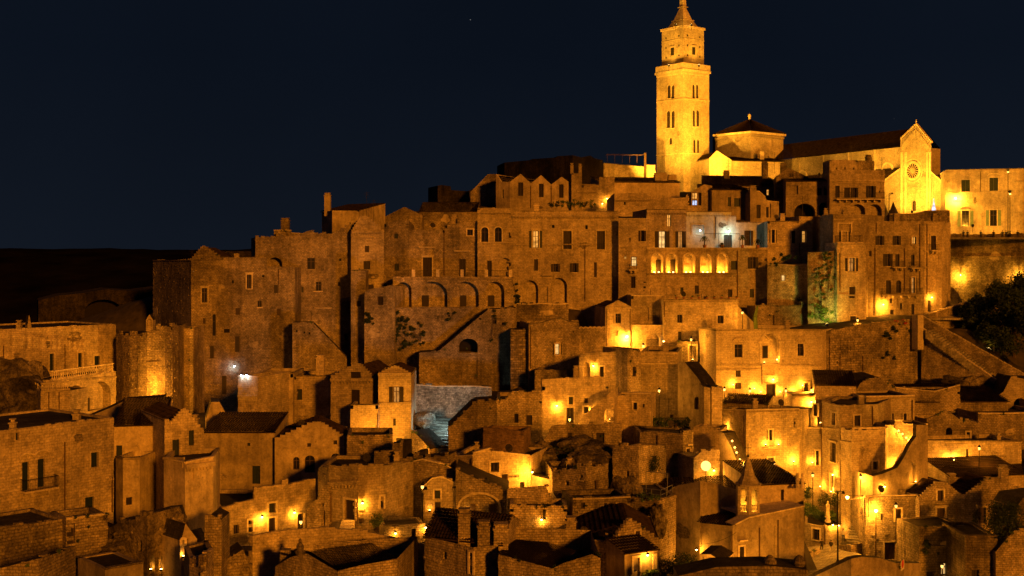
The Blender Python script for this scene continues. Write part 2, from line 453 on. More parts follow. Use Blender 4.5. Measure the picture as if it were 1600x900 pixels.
    def patches(s, g):
        zt = min(q[1] for q in g.prof)-.4; k = int(min(5, g.L*(zt-s.z0)/30)); m = MB()
        for _ in range(k*3):
            if k <= 0 or zt-s.z0 < 1.5: break
            w, h = R.uniform(.6, 2.6), R.uniform(.4, 1.8); u, z = R.uniform(.2, max(.21, g.L-w-.2)), R.uniform(s.z0, max(s.z0+.01, zt-h))
            if u+w > g.L-.1 or z+h > zt or any(u-w*.2 < q[1]+.3 and u+w*1.2 > q[0]-.3 and z-h*.2 < q[3]+.3 and z+h*1.2 > q[2]-.3 for q in g.holes): continue
            n = 14; cu, cz = u+w/2, z+h/2; o = .012+.004*k; rr = [R.uniform(.65, 1.15) for _ in range(n)]
            r1 = [(cu+w/2*rr[i]*math.cos(2*math.pi*i/n), cz+h/2*rr[i]*math.sin(2*math.pi*i/n)) for i in range(n)]
            if any(not (0.05 < a < g.L-.05 and b < zt) for a, b in r1): continue
            m = MB(); m.face([g.w(a, b, o) for a, b in r1])
            for i in range(n): j = (i+1) % n; m.face([g.w(*r1[i], 0), g.w(*r1[j], 0), g.w(*r1[j], o), g.w(*r1[i], o)])
            k -= 1; m.build('plaster_patch', R.choice(['plaster', 'rubble', 'weathered', 'plaster']), s.root)
    # -- features
    def feature(s, g, code, r, opt):
        c = code[0]; x0, y0, x1, y1 = r
        u0, zt = g.uz(x0, (y0)); u1, _ = g.uz(x1, y0); xm = (x0+x1)/2
        _, zt = g.uz(xm, y0); _, z0 = g.uz(xm, y1)
        u0 = max(.06, u0); u1 = min(g.L-.06, u1)
        W = u1-u0; H = zt-z0
        rt = s.root
        plus = '+' in code
        if c == 'c' or c == 'C':      # string course / cornice
            m = MB(); hh = .22 if c == 'c' else .4
            uu0, za = g.uz(x0, y0); uu1, zb_ = g.uz(x1, y1); uu0 = max(-.05, uu0); uu1 = min(g.L+.05, uu1)
            m.box(g.w(uu0, za-hh/2, .004), g.u*(uu1-uu0)+Z*(zb_-za), g.n*(.14 if c == 'c' else .3), Z*hh)
            if c == 'C':
                u = uu0+.1
                while u < uu1-.2:
                    m.box(g.w(u, za-hh/2-.28+(zb_-za)*(u-uu0)/(uu1-uu0), .004), g.u*.18, g.n*.2, Z*.275); u += .42
            m.build('cornice', 'trim' if 'trim' in opt else s.mat, rt); return
        if c == 'p':
            m = MB(); m.tube(g.w(u0, zt, .1), g.w(u0, z0, .1), .06, 6)
            zz = zt-.5
            while zz > z0: m.tube(g.w(u0, zz, .1), g.w(u0, zz-.06, .1), .085, 6); zz -= 2.2
            m.build('drain_pipe', 'pipe_metal', rt); return
        if c == 'k':                  # small canopy or ledge
            m = MB(); m.box(g.w(u0, zt-.1, .004), g.u*W, g.n*.45, Z*.14); m.build('ledge', 'trim', rt); return
        if c == 'b':                  # balcony with railing: y0 railing top, y1 slab
            m = MB(); dp = .9
            m.box(g.w(u0, z0-.18, .004), g.u*W, g.n*dp, Z*.18)
            k = max(2, int(W/1.2))
            for i in range(k): m.box(g.w(u0+W*(i+.5)/k-.1, z0-.55, .004), g.u*.2, g.n*dp*.7, Z*.37)
            b = m.build('balcony', 'trim' if 'stone' not in opt else s.mat, rt)
            m = MB()
            hh = max(.9, H) if H > .3 else 1.0
            path = [g.w(u0+.05, z0, .05), g.w(u0+.05, z0, dp-.06), g.w(u1-.05, z0, dp-.06), g.w(u1-.05, z0, .05)]
            for a, b2 in zip(path, path[1:]):
                m.tube(a+Z*hh, b2+Z*hh, .03, 4); m.tube(a+Z*.08, b2+Z*.08, .02, 4); n = max(1, int((b2-a).length/.16))
                for i in range(n+1):
                    p = a+(b2-a)*i/n; m.tube(p, p+Z*hh, .012, 4)
            m.build('railing', 'iron', b); return
        if c == 'R':                  # round blind opening
            c0 = (u0+u1)/2; rr = W/2; zc = (zt+z0)/2
            g.holes.append((u0, u1, z0, zt, None, .05, True)); 
            m = MB(); n = 24; ins = [(c0+rr*.97*math.cos(2*math.pi*i/n), zc+H/2*.97*math.sin(2*math.pi*i/n)) for i in range(n)]
            sq = []
            for i in range(n):
                a = 2*math.pi*i/n; k = 1/max(abs(math.cos(a)), abs(math.sin(a))); sq.append((c0+rr*k*math.cos(a), zc+H/2*k*math.sin(a)))
            for i in range(n):
                j = (i+1) % n; m.face([g.w(*sq[i], .0), g.w(*ins[i], .0), g.w(*ins[j], .0), g.w(*sq[j], .0)][::-1])
                m.face([g.w(*ins[i], 0), g.w(*ins[j], 0), g.w(*ins[j], -.045), g.w(*ins[i], -.045)])
            m.build('round_niche', s.mat, rt); return
        if W < .12 or H < .12: return
        if c in 'nA':                 # blind niche (rect / arched)
            d = 1.4 if c == 'A' else .35
            if opt and opt[0].replace('.', '').isdigit(): d = float(opt[0])
            zs = None if c == 'n' else zt-min(W/2, H*.5)
            s.hole(g, u0, u1, z0, zt, zs, d, True); 
            if c == 'A' and 'ring' in opt or plus: s.surround(g, u0, u1, z0, zt, zs, rt, .22)
            return
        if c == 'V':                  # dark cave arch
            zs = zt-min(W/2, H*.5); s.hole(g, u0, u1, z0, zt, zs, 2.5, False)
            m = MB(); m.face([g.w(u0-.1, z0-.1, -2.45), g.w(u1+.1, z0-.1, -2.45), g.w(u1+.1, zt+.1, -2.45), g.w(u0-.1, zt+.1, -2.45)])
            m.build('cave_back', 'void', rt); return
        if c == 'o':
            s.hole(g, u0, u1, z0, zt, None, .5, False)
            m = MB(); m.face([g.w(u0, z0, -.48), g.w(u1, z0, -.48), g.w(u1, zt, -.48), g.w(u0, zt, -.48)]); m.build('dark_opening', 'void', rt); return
        # ---- windows and doors
        zs = zt-min(W/2, H*.4) if c in 'aE' else None
        inn = 0.0 
        base = -.32
        mat_s = next((o for o in opt if o in MATS and not o.startswith('lit')), None)
        lit = next((o for o in opt if o.startswith('lit')), None)
        recess = next((float(o[1:]) for o in opt if o[0] == '@'), None)   # sits on the back of a niche
        shut = None; name = 'window'
        if c == 'h':                  # open shutters at both sides
            k = W*.27; shut = (u0, u1, k); u0o, u1o = u0+k, u1-k
        else: u0o, u1o = u0, u1
        if recess is None:
            s.hole(g, u0o, u1o, z0, zt, zs, .34, False); dp = base
        else: dp = -recess+.12
        u0, u1 = u0o, u1o; W = u1-u0
        if c == 'd': name = 'door'
        fr = MB(); t = min(.09, W*.12)
        def bar(a, b, za, zb_, o=0, th=.07): fr.box(g.w(a, za, dp+o), g.u*(b-a), g.n*th, Z*(zb_-za))
        closed = c in 'sd'
        bar(u0, u0+t, z0, zt); bar(u1-t, u1, z0, zt); bar(u0+t, u1-t, zt-t, zt)
        if not closed:
            bar(u0+t, u1-t, z0, z0+t); um = (u0+u1)/2
            if W > .55: bar(um-t*.45, um+t*.45, z0+t, zt-t)
            if H > 1.3: bar(u0+t, u1-t, z0+H*.66, z0+H*.66+t*.8, .005)
        fo = fr.build(name, mat_s if (closed and mat_s) else 'frame_wood', rt)
        zi0 = z0 if closed else z0+t
        if closed:
            pm = mat_s or ('dark_wood' if c == 'd' else R.choice(['green_paint', 'dark_wood', 'dark_wood', 'brown_wood']))
            leaves = 2 if W > .75 else 1; lw = (W-2*t)/leaves
            for i in range(leaves):
                a = u0+t+i*lw; m = MB(); m.box(g.w(a+.01, zi0, dp+.01), g.u*(lw-.02), g.n*.03, Z*(zt-t-zi0))
                if c == 's':
                    zz = zi0+.08
                    while zz < zt-t-.1: m.box(g.w(a+.05, zz, dp+.038), g.u*(lw-.1), g.n*.025, Z*.06); zz += .13
                else:
                    ph = (zt-t-zi0)
                    for kq in (.08, .55): m.box(g.w(a+lw*.15, zi0+ph*kq, dp+.038), g.u*lw*.7, g.n*.025, Z*ph*.36)
                m.build('shutter' if c == 's' else 'door_leaf', pm, fo)
        else:
            m = MB(); m.face([g.w(u0+t*.5, z0+t*.5, dp+.02), g.w(u1-t*.5, z0+t*.5, dp+.02), g.w(u1-t*.5, zt-t*.5, dp+.02), g.w(u0+t*.5, zt-t*.5, dp+.02)])
            m.build('pane', lit or 'glass', fo)
        if shut:
            pm = mat_s or R.choice(['dark_wood', 'green_paint', 'brown_wood'])
            for a, b in ((shut[0], u0-.02), (u1+.02, shut[1])):
                m = MB(); m.box(g.w(a, z0+.03, .03), g.u*(b-a), g.n*.05, Z*(H-.06)); zz = z0+.12
                while zz < zt-.15: m.box(g.w(a+.04, zz, .082), g.u*(b-a-.08), g.n*.02, Z*.06); zz += .14
                m.build('shutter', pm, fo)
        if not closed and c != 'a' and W > .4 and recess is None:
            m = MB(); m.box(g.w(u0-.12, z0-.12, .004-.3), g.u*(W+.24), g.n*.42, Z*.115); m.build('sill', 'trim', fo)
        if plus: s.surround(g, u0, u1, z0, zt, zs, fo, .18, hood='hood' in opt)
        if 'ped' in opt:               # curved pediment above
            m = MB(); a = arc_pts(u0-.35, u1+.35, zt+.3, zt+.75, 8)
            for (ua, za), (ub, zb_) in zip(a, a[1:]): m.box(g.w(ua, za, .004), g.u*(ub-ua)+Z*(zb_-za), g.n*.22, Z*.14)
            m.build('pediment', 'trim', fo)
        if 'rail' in opt:
            m = MB(); m.tube(g.w(u0, z0+.95, .1), g.w(u1, z0+.95, .1), .025, 4); n = max(2, int(W/.14))
            for i in range(n+1): m.tube(g.w(u0+W*i/n, z0, .1), g.w(u0+W*i/n, z0+.95, .1), .012, 4)
            m.build('railing', 'iron', fo)
    def hole(s, g, u0, u1, z0, z1, zs, d, closed):
        for h in g.holes:
            if u0 < h[1] and u1 > h[0] and z0 < h[3] and z1 > h[2]:
                print('HOLE OVERLAP', s.name, s.root['label'], round(u0, 1), round(z0, 1)); return
        g.holes.append((u0, u1, z0, z1, zs, d, closed))
    def surround(s, g, u0, u1, z0, zt, zs, par, w=.2, hood=False):
        m = MB(); o = .1
        if zs is None:
            m.box(g.w(u0-w, z0-.05, .004), g.u*w, g.n*o, Z*(zt-z0+.05)); m.box(g.w(u1, z0-.05, .004), g.u*w, g.n*o, Z*(zt-z0+.05))
            m.box(g.w(u0-w, zt, .004), g.u*(u1-u0+2*w), g.n*o, Z*w)
            if hood: m.box(g.w(u0-w-.12, zt+w+.003, .004), g.u*(u1-u0+2*w+.24), g.n*.25, Z*.14)
        else:
            m.box(g.w(u0-w, z0-.05, .004), g.u*w, g.n*o, Z*(zs-z0+.05)); m.box(g.w(u1, z0-.05, .004), g.u*w, g.n*o, Z*(zs-z0+.05))
            a = arc_pts(u0, u1, zs, zt); b = arc_pts(u0-w, u1+w, zs, zt+w)
            for i in range(len(a)-1):
                A = [g.w(*a[i], .0), g.w(*a[i+1], .0), g.w(*b[i+1], .0), g.w(*b[i], .0)]; B = [p+g.n*o for p in A]
                m.face(B); m.face([A[3], A[2], B[2], B[3]]); m.face([A[1], A[0], B[0], B[1]])
        m.build('surround', 'trim', par)
    def at(s, px, py, out=.4):
        for g in s.segs:
            if g.px0 <= px <= g.px1: break
        u, z = g.uz(px, py); return g.w(u, z, out), g
    def chimney(s, px, ytop, h=1.6, w=.7, back=2.5, cap=True, mat=None):
        """chimney standing on the roof; px,ytop give its top as seen"""
        g = s.at(px, 500)[1]; d = Vector(((px-800)/FOC, 1, (HOR-ytop)/FOC)); n = g.n
        t = (g.a-n*back).dot(n)/(d.x*n.x+d.y*n.y); p = d*t
        m = MB(); m.box(p+Vector((-w/2, -w/2, -h)), (w, 0, 0), (0, w, 0), (0, 0, h))
        if cap:
            m.box(p+Vector((-w/2-.08, -w/2-.08, .003)), (w+.16, 0, 0), (0, w+.16, 0), (0, 0, .12))
            m.box(p+Vector((-w/2+.1, -w/2+.1, .126)), (w-.2, 0, 0), (0, w-.2, 0), (0, 0, .25))
            m.box(p+Vector((-w/2, -w/2, .38)), (w, 0, 0), (0, w, 0), (0, 0, .1))
        return m.build('chimney', mat or s.mat, s.root)
BL = []
def merge(rt, into):
    """make the parts of one root the parts of another"""
    a, b = rt.location.copy(), into.location.copy()
    for o in list(bpy.data.objects):
        if o.parent is rt: o.parent = into; o.location = o.location+a-b
    LABELS.pop(rt['label'], None); bpy.data.objects.remove(rt)
def tile_sheet(mb, a, b, c, d):
    """ribbed clay tiles on the quad a-b (eave) d-c (ridge), ridges running up the slope"""
    a, b, c, d = map(Vector, (a, b, c, d)); L = max((b-a).length, (c-d).length); Hh = max((d-a).length, (c-b).length)
    n = max(3, int(L/.3)); rows = max(1, int(Hh/.5)); nrm = (b-a).cross(d-a)
    nrm = (nrm if nrm.length > 1e-6 else (b-a).cross(c-b)).normalized()
    if nrm.z < 0: nrm = -nrm
    for r in range(rows):
        v0, v1 = r/rows, (r+1)/rows
        rndr = R.uniform(-.01, .01)
        for i in range(n):
            for k, (h0, h1) in enumerate(((0, .09), (.09, 0))):
                s0, s1 = (i+k*.5)/n, (i+(k+1)*.5)/n
                def pt(sx, v, h): return a.lerp(b, sx).lerp(d.lerp(c, sx), v)+nrm*(h+.02)
                mb.face([pt(s0, v0, h0+.05+rndr), pt(s1, v0, h1+.05+rndr), pt(s1, v1, h1), pt(s0, v1, h0)])
def steps_gable(x0, x1, ye0, ye1, xp, yp, n=7, flat=4):
    """stepped gable profile in photo pixels"""
    out = []
    for i in range(n):
        xa = x0+(xp-flat/2-x0)*i/n; xb = x0+(xp-flat/2-x0)*(i+1)/n; y = ye0+(yp-ye0)*(i+.6)/n
        out += [(xa, y), (xb-.01, y)]
    out += [(xp-flat/2, yp), (xp+flat/2, yp)]
    for i in range(n):
        xa = xp+flat/2+(x1-xp-flat/2)*i/n; xb = xp+flat/2+(x1-xp-flat/2)*(i+1)/n; y = yp+(ye1-yp)*(i+.4)/n
        out += [(xa+.01, y), (xb, y)]
    return out
# ------------------------------------------------------------ lamps
LCOL = {'g': (.62, 1, .80), 'w': (1, .345, .02), 'y': (1, .41, .025), 'o': (1, .32, .02), 'c': (.74, .9, .95)}
LPOW = {'POINT': 2.1, 'SPOT': 2.9}
def light(loc, power, col='w', size=.12, kind='POINT', target=None, spot=80, blend=.6, parent=None):
    d = bpy.data.lights.new('lamp_light', kind); d.energy = power*LPOW[kind]; d.color = LCOL[col] if isinstance(col, str) else col
    d.shadow_soft_size = size
    if kind == 'SPOT': d.spot_size = math.radians(spot); d.spot_blend = blend
    o = bpy.data.objects.new('lamp_light', d); C.objects.link(o)
    off = parent_world(parent) if parent else Vector((0, 0, 0)); o.location = Vector(loc)-off
    if parent: o.parent = parent
    if target is not None: o.rotation_euler = (Vector(loc)-Vector(target)).to_track_quat('Z', 'Y').to_euler()
    return o
def wall_lamp(b, px, py, power, label, col='w', out=.5, kind='down', bulb=None):
    p, g = b.at(px, py, out)
    rt = root('wall_lamp', label, 'wall lamp', p, 'lamps fixed to the house walls')
    m = MB()
    if kind == 'down':
        m.tube(p-g.n*(out-.02)+Z*.3, p+Z*.3, .03, 5); m.lathe(p+Z*.14, [(.17, 0), (.12, .1), (.04, .17)], 8)
        m.build('bracket', 'iron', rt); kb = 2.0 if bulb else 1.0; gm = MB(); gm.lathe(p, [(.03*kb, -.02*kb), (.09*kb, .03*kb), (.1*kb, .09*kb), (.05*kb, .13*kb)], 8); lp = p-Z*.2
    else:
        m.box(p-g.n*(out-.02)-Z*.22-g.u*.08, g.u*.16, g.n*(out-.02), Z*.06); m.lathe(p-Z*.17, [(.06, 0), (.11, .12)], 8)
        m.build('bracket', 'iron', rt); gm = MB(); gm.lathe(p, [(.05, -.04), (.09, 0), (.09, .04), (.03, .08)], 8); lp = p+Z*.18
    gm.build('bulb', 'bulb_cool' if col in 'cg' else 'bulb', rt)
    light(lp, power, col, .08, parent=rt); return rt
def ground_spot(b, px, py, power, label, col='w', out=.35):
    p, g = b.at(px, py, out)
    rt = root('ground_spotlight', label, 'spotlight', p-Z*.15, 'small spotlights washing walls from below')
    m = MB(); m.lathe(p-Z*.15, [(.1, 0), (.12, .1), (.12, .16)], 8); m.build('housing', 'iron', rt)
    m = MB(); m.lathe(p+Z*.012, [(.1, 0), (.06, .03)], 8); m.build('lens', 'bulb', rt)
    light(p+Z*.15, power, col, .08, parent=rt); return rt
def flood(loc, target, power, label, col='y', spot=90, blend=.7, size=.4):
    loc = Vector(loc); rt = root('floodlight', label, 'floodlight', loc)
    m = MB(); d = (Vector(target)-loc).normalized(); m.tube(loc-d*.5, loc-d*.1, .18, 8, .28)
    m.tube(loc-d*.3-Z*1.2, loc-d*.3, .04, 5); m.build('housing', 'iron', rt)
    m = MB(); m.tube(loc-d*.095, loc-d*.06, .26, 10); m.build('lens', 'bulb_soft', rt)
    light(loc+d*.05, power, col, size, 'SPOT', target, spot, blend, rt); return rt
# ------------------------------------------------------------ foliage
def leaves(mb, c, rx, ry, rz, n, size=.3, clump=5):
    c = Vector(c); cl = []
    for _ in range(max(1, n//(clump*6))):
        while True:
            v = Vector((R.uniform(-1, 1), R.uniform(-1, 1), R.uniform(-1, 1)))
            if v.length < 1: break
        v = v.normalized()*(v.length**.5)
        cl.append(c+Vector((v.x*rx*.85, v.y*ry*.85, v.z*rz*.85)))
    cr = min(rx, ry, rz)*.42+.05
    for i in range(n):
        k = cl[i % len(cl)]; p = k+Vector((R.gauss(0, cr*.55), R.gauss(0, cr*.55), R.gauss(0, cr*.5)))
        a = Vector((R.uniform(-1, 1), R.uniform(-1, 1), R.uniform(-.6, .6))).normalized(); b = a.orthogonal().normalized()
        b = (b*math.cos(i)+a.cross(b)*math.sin(i)); s = size*R.uniform(.5, 1.1)
        mb.face([p-a*s*.5, p+b*s*.28, p+a*s*.5, p-b*s*.28])
def shrub(px, py, Y, rpx, rpy, label, mat='leaf_dark', n=500, size=.25, depth=None, name='shrub', cat='shrub', group=None):
    p = P(px, py, Y); k = Y/FOC; m = MB(); rx, rz = rpx*k, rpy*k; ry = depth or min(rx, 1.0)
    leaves(m, p, rx, ry, rz, n, size)
    rt = root(name, label, cat, p-Z*rz, group)
    m.build('foliage', mat, rt); t = MB()
    for i in range(4): t.tube(p-Z*rz*.98+Vector((0, ry*.3, 0)), p+Vector((R.uniform(-.6, .6)*rx, R.uniform(-.3, .3)*ry, R.uniform(0, .6)*rz)), .05, 4, .015)
    t.build('stem', 'bark', rt); return rt
def tree(px, pbase, Y, h, cr, label, n=5000, mat='leaf_dark', size=.5):
    b = P(px, pbase, Y); rt = root('tree', label, 'tree', b, 'trees in the garden below the road'); t = MB(); lv = MB()
    fork = b+Z*h*.42; t.tube(b-Z*1.5, fork, h*.035, 8, h*.022)
    for i in range(13):
        a = i*2.4; e = fork+Vector((math.cos(a)*cr*R.uniform(.25, .8), math.sin(a)*cr*R.uniform(.25, .8), h*R.uniform(-.12, .48)))
        t.tube(fork, e, h*.016, 5, h*.005); leaves(lv, e, cr*.42, cr*.42, cr*.38, n//13, size)
    t.build('trunk', 'bark', rt); lv.build('crown', mat, rt); return rt
# ============================================================ UPPER TOWN: cathedral, tower, palace on the square
def st(x0, x1, ya, yb, xp, yp, n=7, flat=4): return steps_gable(x0, x1, ya, yb, xp, yp, n, flat)
# --- bell tower (two visible faces meeting at the corner px 1068)
TY0, TY1, TY2 = 289.0, 282.0, 287.0
tower = Bld('bell_tower', 'tall floodlit square bell tower with pyramid cap beside the church dome', [(1026, TY0), (1068, TY1), (1108, TY2)], 109.5, 300, D=.5, mat='ashlar_clean',
  roof='block', cat='bell tower', relief=False, proud=.03, f='''E 1042 133 1047.5 154;E 1048.5 133 1053.5 154;E 1041 173 1046.8 200;E 1048.3 173 1054 200;a 1045 215 1050 226
E 1082 132 1086.5 154;E 1087.8 132 1092 154;E 1082.5 172 1087 198;E 1088.5 172 1093.5 198;E 1083.5 218 1088 239;E 1089.3 218 1093.5 239
c 1026 159.5 1068 154;c 1068 154 1108 158;c 1026 242.5 1068 239.5;c 1068 239.5 1108 241.5''')
g0, g1 = tower.segs
TA, TB, TC = g0.a, g0.b, g1.b; TD = TA+(TC-TB)
def tower_stage(parent, nm, z0, z1, grow, mat='ashlar_clean', slope=None):
    m = MB(); cen = (TA+TC)/2
    q = [cen+(p-cen)*grow for p in (TA, TB, TC, TD)]; k = [cen+(p-cen)*(slope if slope is not None else grow) for p in (TA, TB, TC, TD)]
    for i in range(4): m.face([q[i]+Z*z0, q[(i+1) % 4]+Z*z0, k[(i+1) % 4]+Z*z1, k[i]+Z*z1])
    m.face([p+Z*z1 for p in k]); m.face([p+Z*z0 for p in q][::-1])
    return m.build(nm, mat, parent)
tz = lambda py: (HOR-py)/FOC*TY1
# hidden back faces of the shaft
mb = MB(); mb.face([TD+Z*tz(300), TA+Z*tz(300), TA+Z*tz(104), TD+Z*tz(104)]); mb.face([TC+Z*tz(300), TD+Z*tz(300), TD+Z*tz(104), TC+Z*tz(104)]); mb.build('wall', 'ashlar_clean', tower.root)
tower_stage(tower.root, 'cornice', tz(110.5), tz(107), 1.07)
tower_stage(tower.root, 'parapet', tz(107)+.003, tz(97.5), 1.045)
for g in (g0, g1):       # dentils under the cornice
    m = MB(); u = .2
    while u < g.L-.3: m.box(g.w(u, tz(115), .005), g.u*.22, g.n*.28, Z*(tz(110.6)-tz(115))); u += .5
    m.build('dentils', 'ashlar_clean', tower.root)
# upper stage
up = MB(); cen = (TA+TC)/2; UQ = [cen+(p-cen)*.80 for p in (TA, TB, TC, TD)]
for i in range(4): up.face([UQ[i]+Z*tz(98), UQ[(i+1) % 4]+Z*tz(98), UQ[(i+1) % 4]+Z*tz(39.5), UQ[i]+Z*tz(39.5)])
up.face([p+Z*tz(39.5) for p in UQ]); ust = up.build('upper_stage', 'ashlar_clean', tower.root)
tower_stage(ust, 'cornice', tz(41), tz(37.5), .86)
tower_stage(ust, 'ledge', tz(58.5), tz(57.3), .815)
for (a, b) in ((UQ[0], UQ[1]), (UQ[1], UQ[2])):
    u = (b-a).normalized(); n = Vector((u.y, -u.x, 0)); L = (b-a).length
    m = MB()
    for fx in (.2, .8):
        for py in (53, 68.5, 84):
            m.box(a+u*(L*fx-.18)+Z*(tz(py)-.2)+n*.004, u*.36, n*.03, Z*.4)
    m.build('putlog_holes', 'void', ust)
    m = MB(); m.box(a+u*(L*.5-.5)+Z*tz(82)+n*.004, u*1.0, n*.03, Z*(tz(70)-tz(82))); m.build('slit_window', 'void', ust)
    m = MB(); m.box(a+u*(L*.5-.75)+Z*tz(69.5)+n*.004, u*1.5, n*.14, Z*.35); m.build('lintel', 'ashlar_clean', ust)
cap = tower_stage(tower.root, 'pyramid_cap', tz(37.4), tz(26), .62, 'ashlar_clean', .40)
tower_stage(cap, 'cap_ledge', tz(26)+.01, tz(24.5), .44)
tower_stage(cap, 'cap_upper', tz(24.5)+.01, tz(4), .36, 'ashlar_clean', .12)
tower_stage(cap, 'lantern_ledge', tz(4)+.01, tz(2.6), .2)
tower_stage(cap, 'lantern', tz(2.6)+.01, tz(-8), .13, 'ashlar_clean', .12)
m = MB(); m.lathe(cen+Z*tz(-8), [(.5, 0), (.2, .6), (.35, 1.0), (.1, 1.5)], 8); m.tube(cen+Z*(tz(-8)+1.4), cen+Z*(tz(-8)+3.4), .06, 5); m.build('finial', 'iron', cap)
# --- church facade (front bay and two aisle bays) and its nave
church = Bld('cathedral', 'floodlit stone cathedral with gabled front, rose window and long nave', [(1383, 256), (1407, 252.5), (1455, 246), (1479, 242.7)], 281, 345, D=12, mat='ashlar_clean',
  roof='none', cat='church', relief=False, prof=[(1383, 282), (1406.9, 265), (1407.05, 218), (1410, 217), (1431, 196), (1453, 222), (1455, 223), (1455.1, 270), (1479, 291)],
  f='''c 1409 219 1409.2 219;a 1424.5 313 1431 330;c 1419 290.5 1440 292.5;o 1389.5 301 1392 305;n 1411.5 262 1415 335 .15''')
gf = church.segs[1]
def rose(g, px, py, r, parent):
    u, z = g.uz(px, py); c = (u, z); m = MB(); n = 28
    for (ra, rb, o) in ((r*1.0, r*1.28, .16), (r*1.5, r*1.64, .1)):
        for i in range(n):
            a0, a1 = 2*math.pi*i/n, 2*math.pi*(i+1)/n
            q = [(c[0]+rr*math.cos(a), c[1]+rr*math.sin(a)) for rr, a in ((ra, a0), (rb, a0), (rb, a1), (ra, a1))]
            m.face([g.w(*p, o) for p in q]); m.face([g.w(*q[1], o), g.w(*q[1], 0), g.w(*q[2], 0), g.w(*q[2], o)]); m.face([g.w(*q[0], 0), g.w(*q[0], o), g.w(*q[3], o), g.w(*q[3], 0)])
    rw = m.build('rose_window', 'trim', parent)
    for i in range(16):
        a0 = 2*math.pi*(i+.2)/16; a1 = 2*math.pi*(i+.8)/16; m = MB()
        q = [(c[0]+rr*math.cos(a), c[1]+rr*math.sin(a)) for rr, a in ((r*.38, a0+.04), (r*.92, a0), (r*.92, a1), (r*.38, a1-.04))]
        m.face([g.w(*p, .02) for p in q]); m.build('pane', 'void', rw)
rose(gf, 1426, 267, 1.55, church.root)
m = MB()          # stepped blind arcade along the gable rakes
for k in range(12):
    t = (k+.5)/12
    for (xa, ya, xb, yb) in ((1409.5, 232, 1430, 208), (1432, 208, 1453, 236)):
        x = xa+(xb-xa)*t; y = ya+(yb-ya)*t; u, z = gf.uz(x, y); m.box(gf.w(u-.1, z-.5, .004), gf.u*.2, gf.n*.16, Z*1.3)
m.build('arcade', 'trim', church.root)
m = MB()
for px in (1409, 1415.5, 1449.5, 1454):
    u, z = gf.uz(px, 238); _, zb = gf.uz(px, 334); m.box(gf.w(u-.18, zb, .004), gf.u*.36, gf.n*.22, Z*(z-zb))
m.build('pilasters', 'trim', church.root)
def slab(mb, pts, t=.5):
    pts = [Vector(p) for p in pts]; n = (pts[1]-pts[0]).cross(pts[-1]-pts[0]).normalized()
    if n.z < 0: n = -n
    q = [p-n*t for p in pts]; mb.face(pts); mb.face(q[::-1])
    for i in range(len(pts)): j = (i+1) % len(pts); mb.face([pts[i], pts[j], q[j], q[i]])
for (xa, ya, xb, yb, g) in ((1407, 218, 1431, 195, gf), (1431, 195, 1455, 223, gf), (1383, 282, 1407, 265, church.segs[0]), (1455, 270, 1479, 291, church.segs[2])):
    a = g.w(*g.uz(xa+.05, ya), .1); b = g.w(*g.uz(xb-.05, yb), .1); m = MB(); m.box(a, b-a, -g.n*.6, Z*.35); m.build('coping', 'trim', church.root)
m = MB(); a = gf.w(*gf.uz(1431, 195), -.1); m.tube(a, a+Z*1.1, .08, 5); m.box(a+Z*.65-gf.u*.25, gf.u*.5, gf.n*.1, Z*.1); m.build('finial', 'trim', church.root)
# nave: runs back from the facade to the crossing: visible wall from px1407 to 1195
ND = P(1195, 249, 290)-P(1407, 230, 253)
A0 = gf.w(.3, 0, -.6); A0 = Vector((A0.x, A0.y, 0)); E0 = Vector((P(1196, 400, 292).x, 292, 0)); nd = (E0-A0)
zn = (HOR-229.5)/FOC*253; zr = (HOR-200)/FOC*249
nn = Vector((nd.y, -nd.x, 0)).normalized(); nn = nn if nn.y < 0 else -nn
Wd = 10.5
m = MB(); B1 = A0-nn*Wd; E1 = E0-nn*Wd
m.face([E0+Z*5, A0+Z*5, A0+Z*zn, E0+Z*zn]); m.face([A0+Z*5, B1+Z*5, B1+Z*zn, A0+Z*zn]); m.face([B1+Z*5, E1+Z*5, E1+Z*zn, B1+Z*zn]); m.face([E1+Z*5, E0+Z*5, E0+Z*zn, E1+Z*zn])
for t in (.18, .36, .54, .72): m.box(A0+nd*t+Z*8, nd.normalized()*.5, nn*.3, Z*(zn-8))
m.build('nave_wall', 'ashlar_clean', church.root)
m = MB(); rA = (A0+B1)/2+Z*(zn+4.2); rE = (E0+E1)/2+Z*(zn+4.2)
tile_sheet(m, E0+Z*(zn+.05)+nn*.4, A0+Z*(zn+.05)+nn*.4, rA, rE); tile_sheet(m, B1+Z*zn, E1+Z*zn, rE, rA); m.build('roof', 'tiles', church.root)
m = MB(); ar0 = 0
for t in (.1, .30, .5, .7, .9):       # round headed frames on the nave
    c = A0+nd*t+Z*(zn-4.6)
    for i in range(10):
        a0, a1 = math.pi*i/10, math.pi*(i+1)/10; d = nd.normalized()
        q = [c+d*(rr*math.cos(a))+Z*(rr*math.sin(a))+nn*.25 for rr, a in ((1.3, a0), (1.7, a0), (1.7, a1), (1.3, a1))]; m.face(q); m.face([q[1], q[1]-nn*.25, q[2]-nn*.25, q[2]])
m.build('window_arches', 'trim', church.root)
# side aisle with dark lean-to roof
zq = (HOR-281.5)/FOC*256; zk = (HOR-262)/FOC*253
a0 = P(1383, 400, 256); a1 = Vector((P(1190, 400, 286).x, 286, 0)); a0.z = 0
m = MB(); m.face([a1+Z*5, a0+Z*5, a0+Z*zq, a1+Z*zq]); m.build('aisle_wall', 'ashlar_clean', church.root)
m = MB(); tile_sheet(m, a1+Z*zq+nn*.4, a0+Z*zq+nn*.4+Vector((.0, .2, 0)), A0+Z*zk+nn*.02, E0+Z*zk+nn*.02); m.build('aisle_roof', 'tiles', church.root)
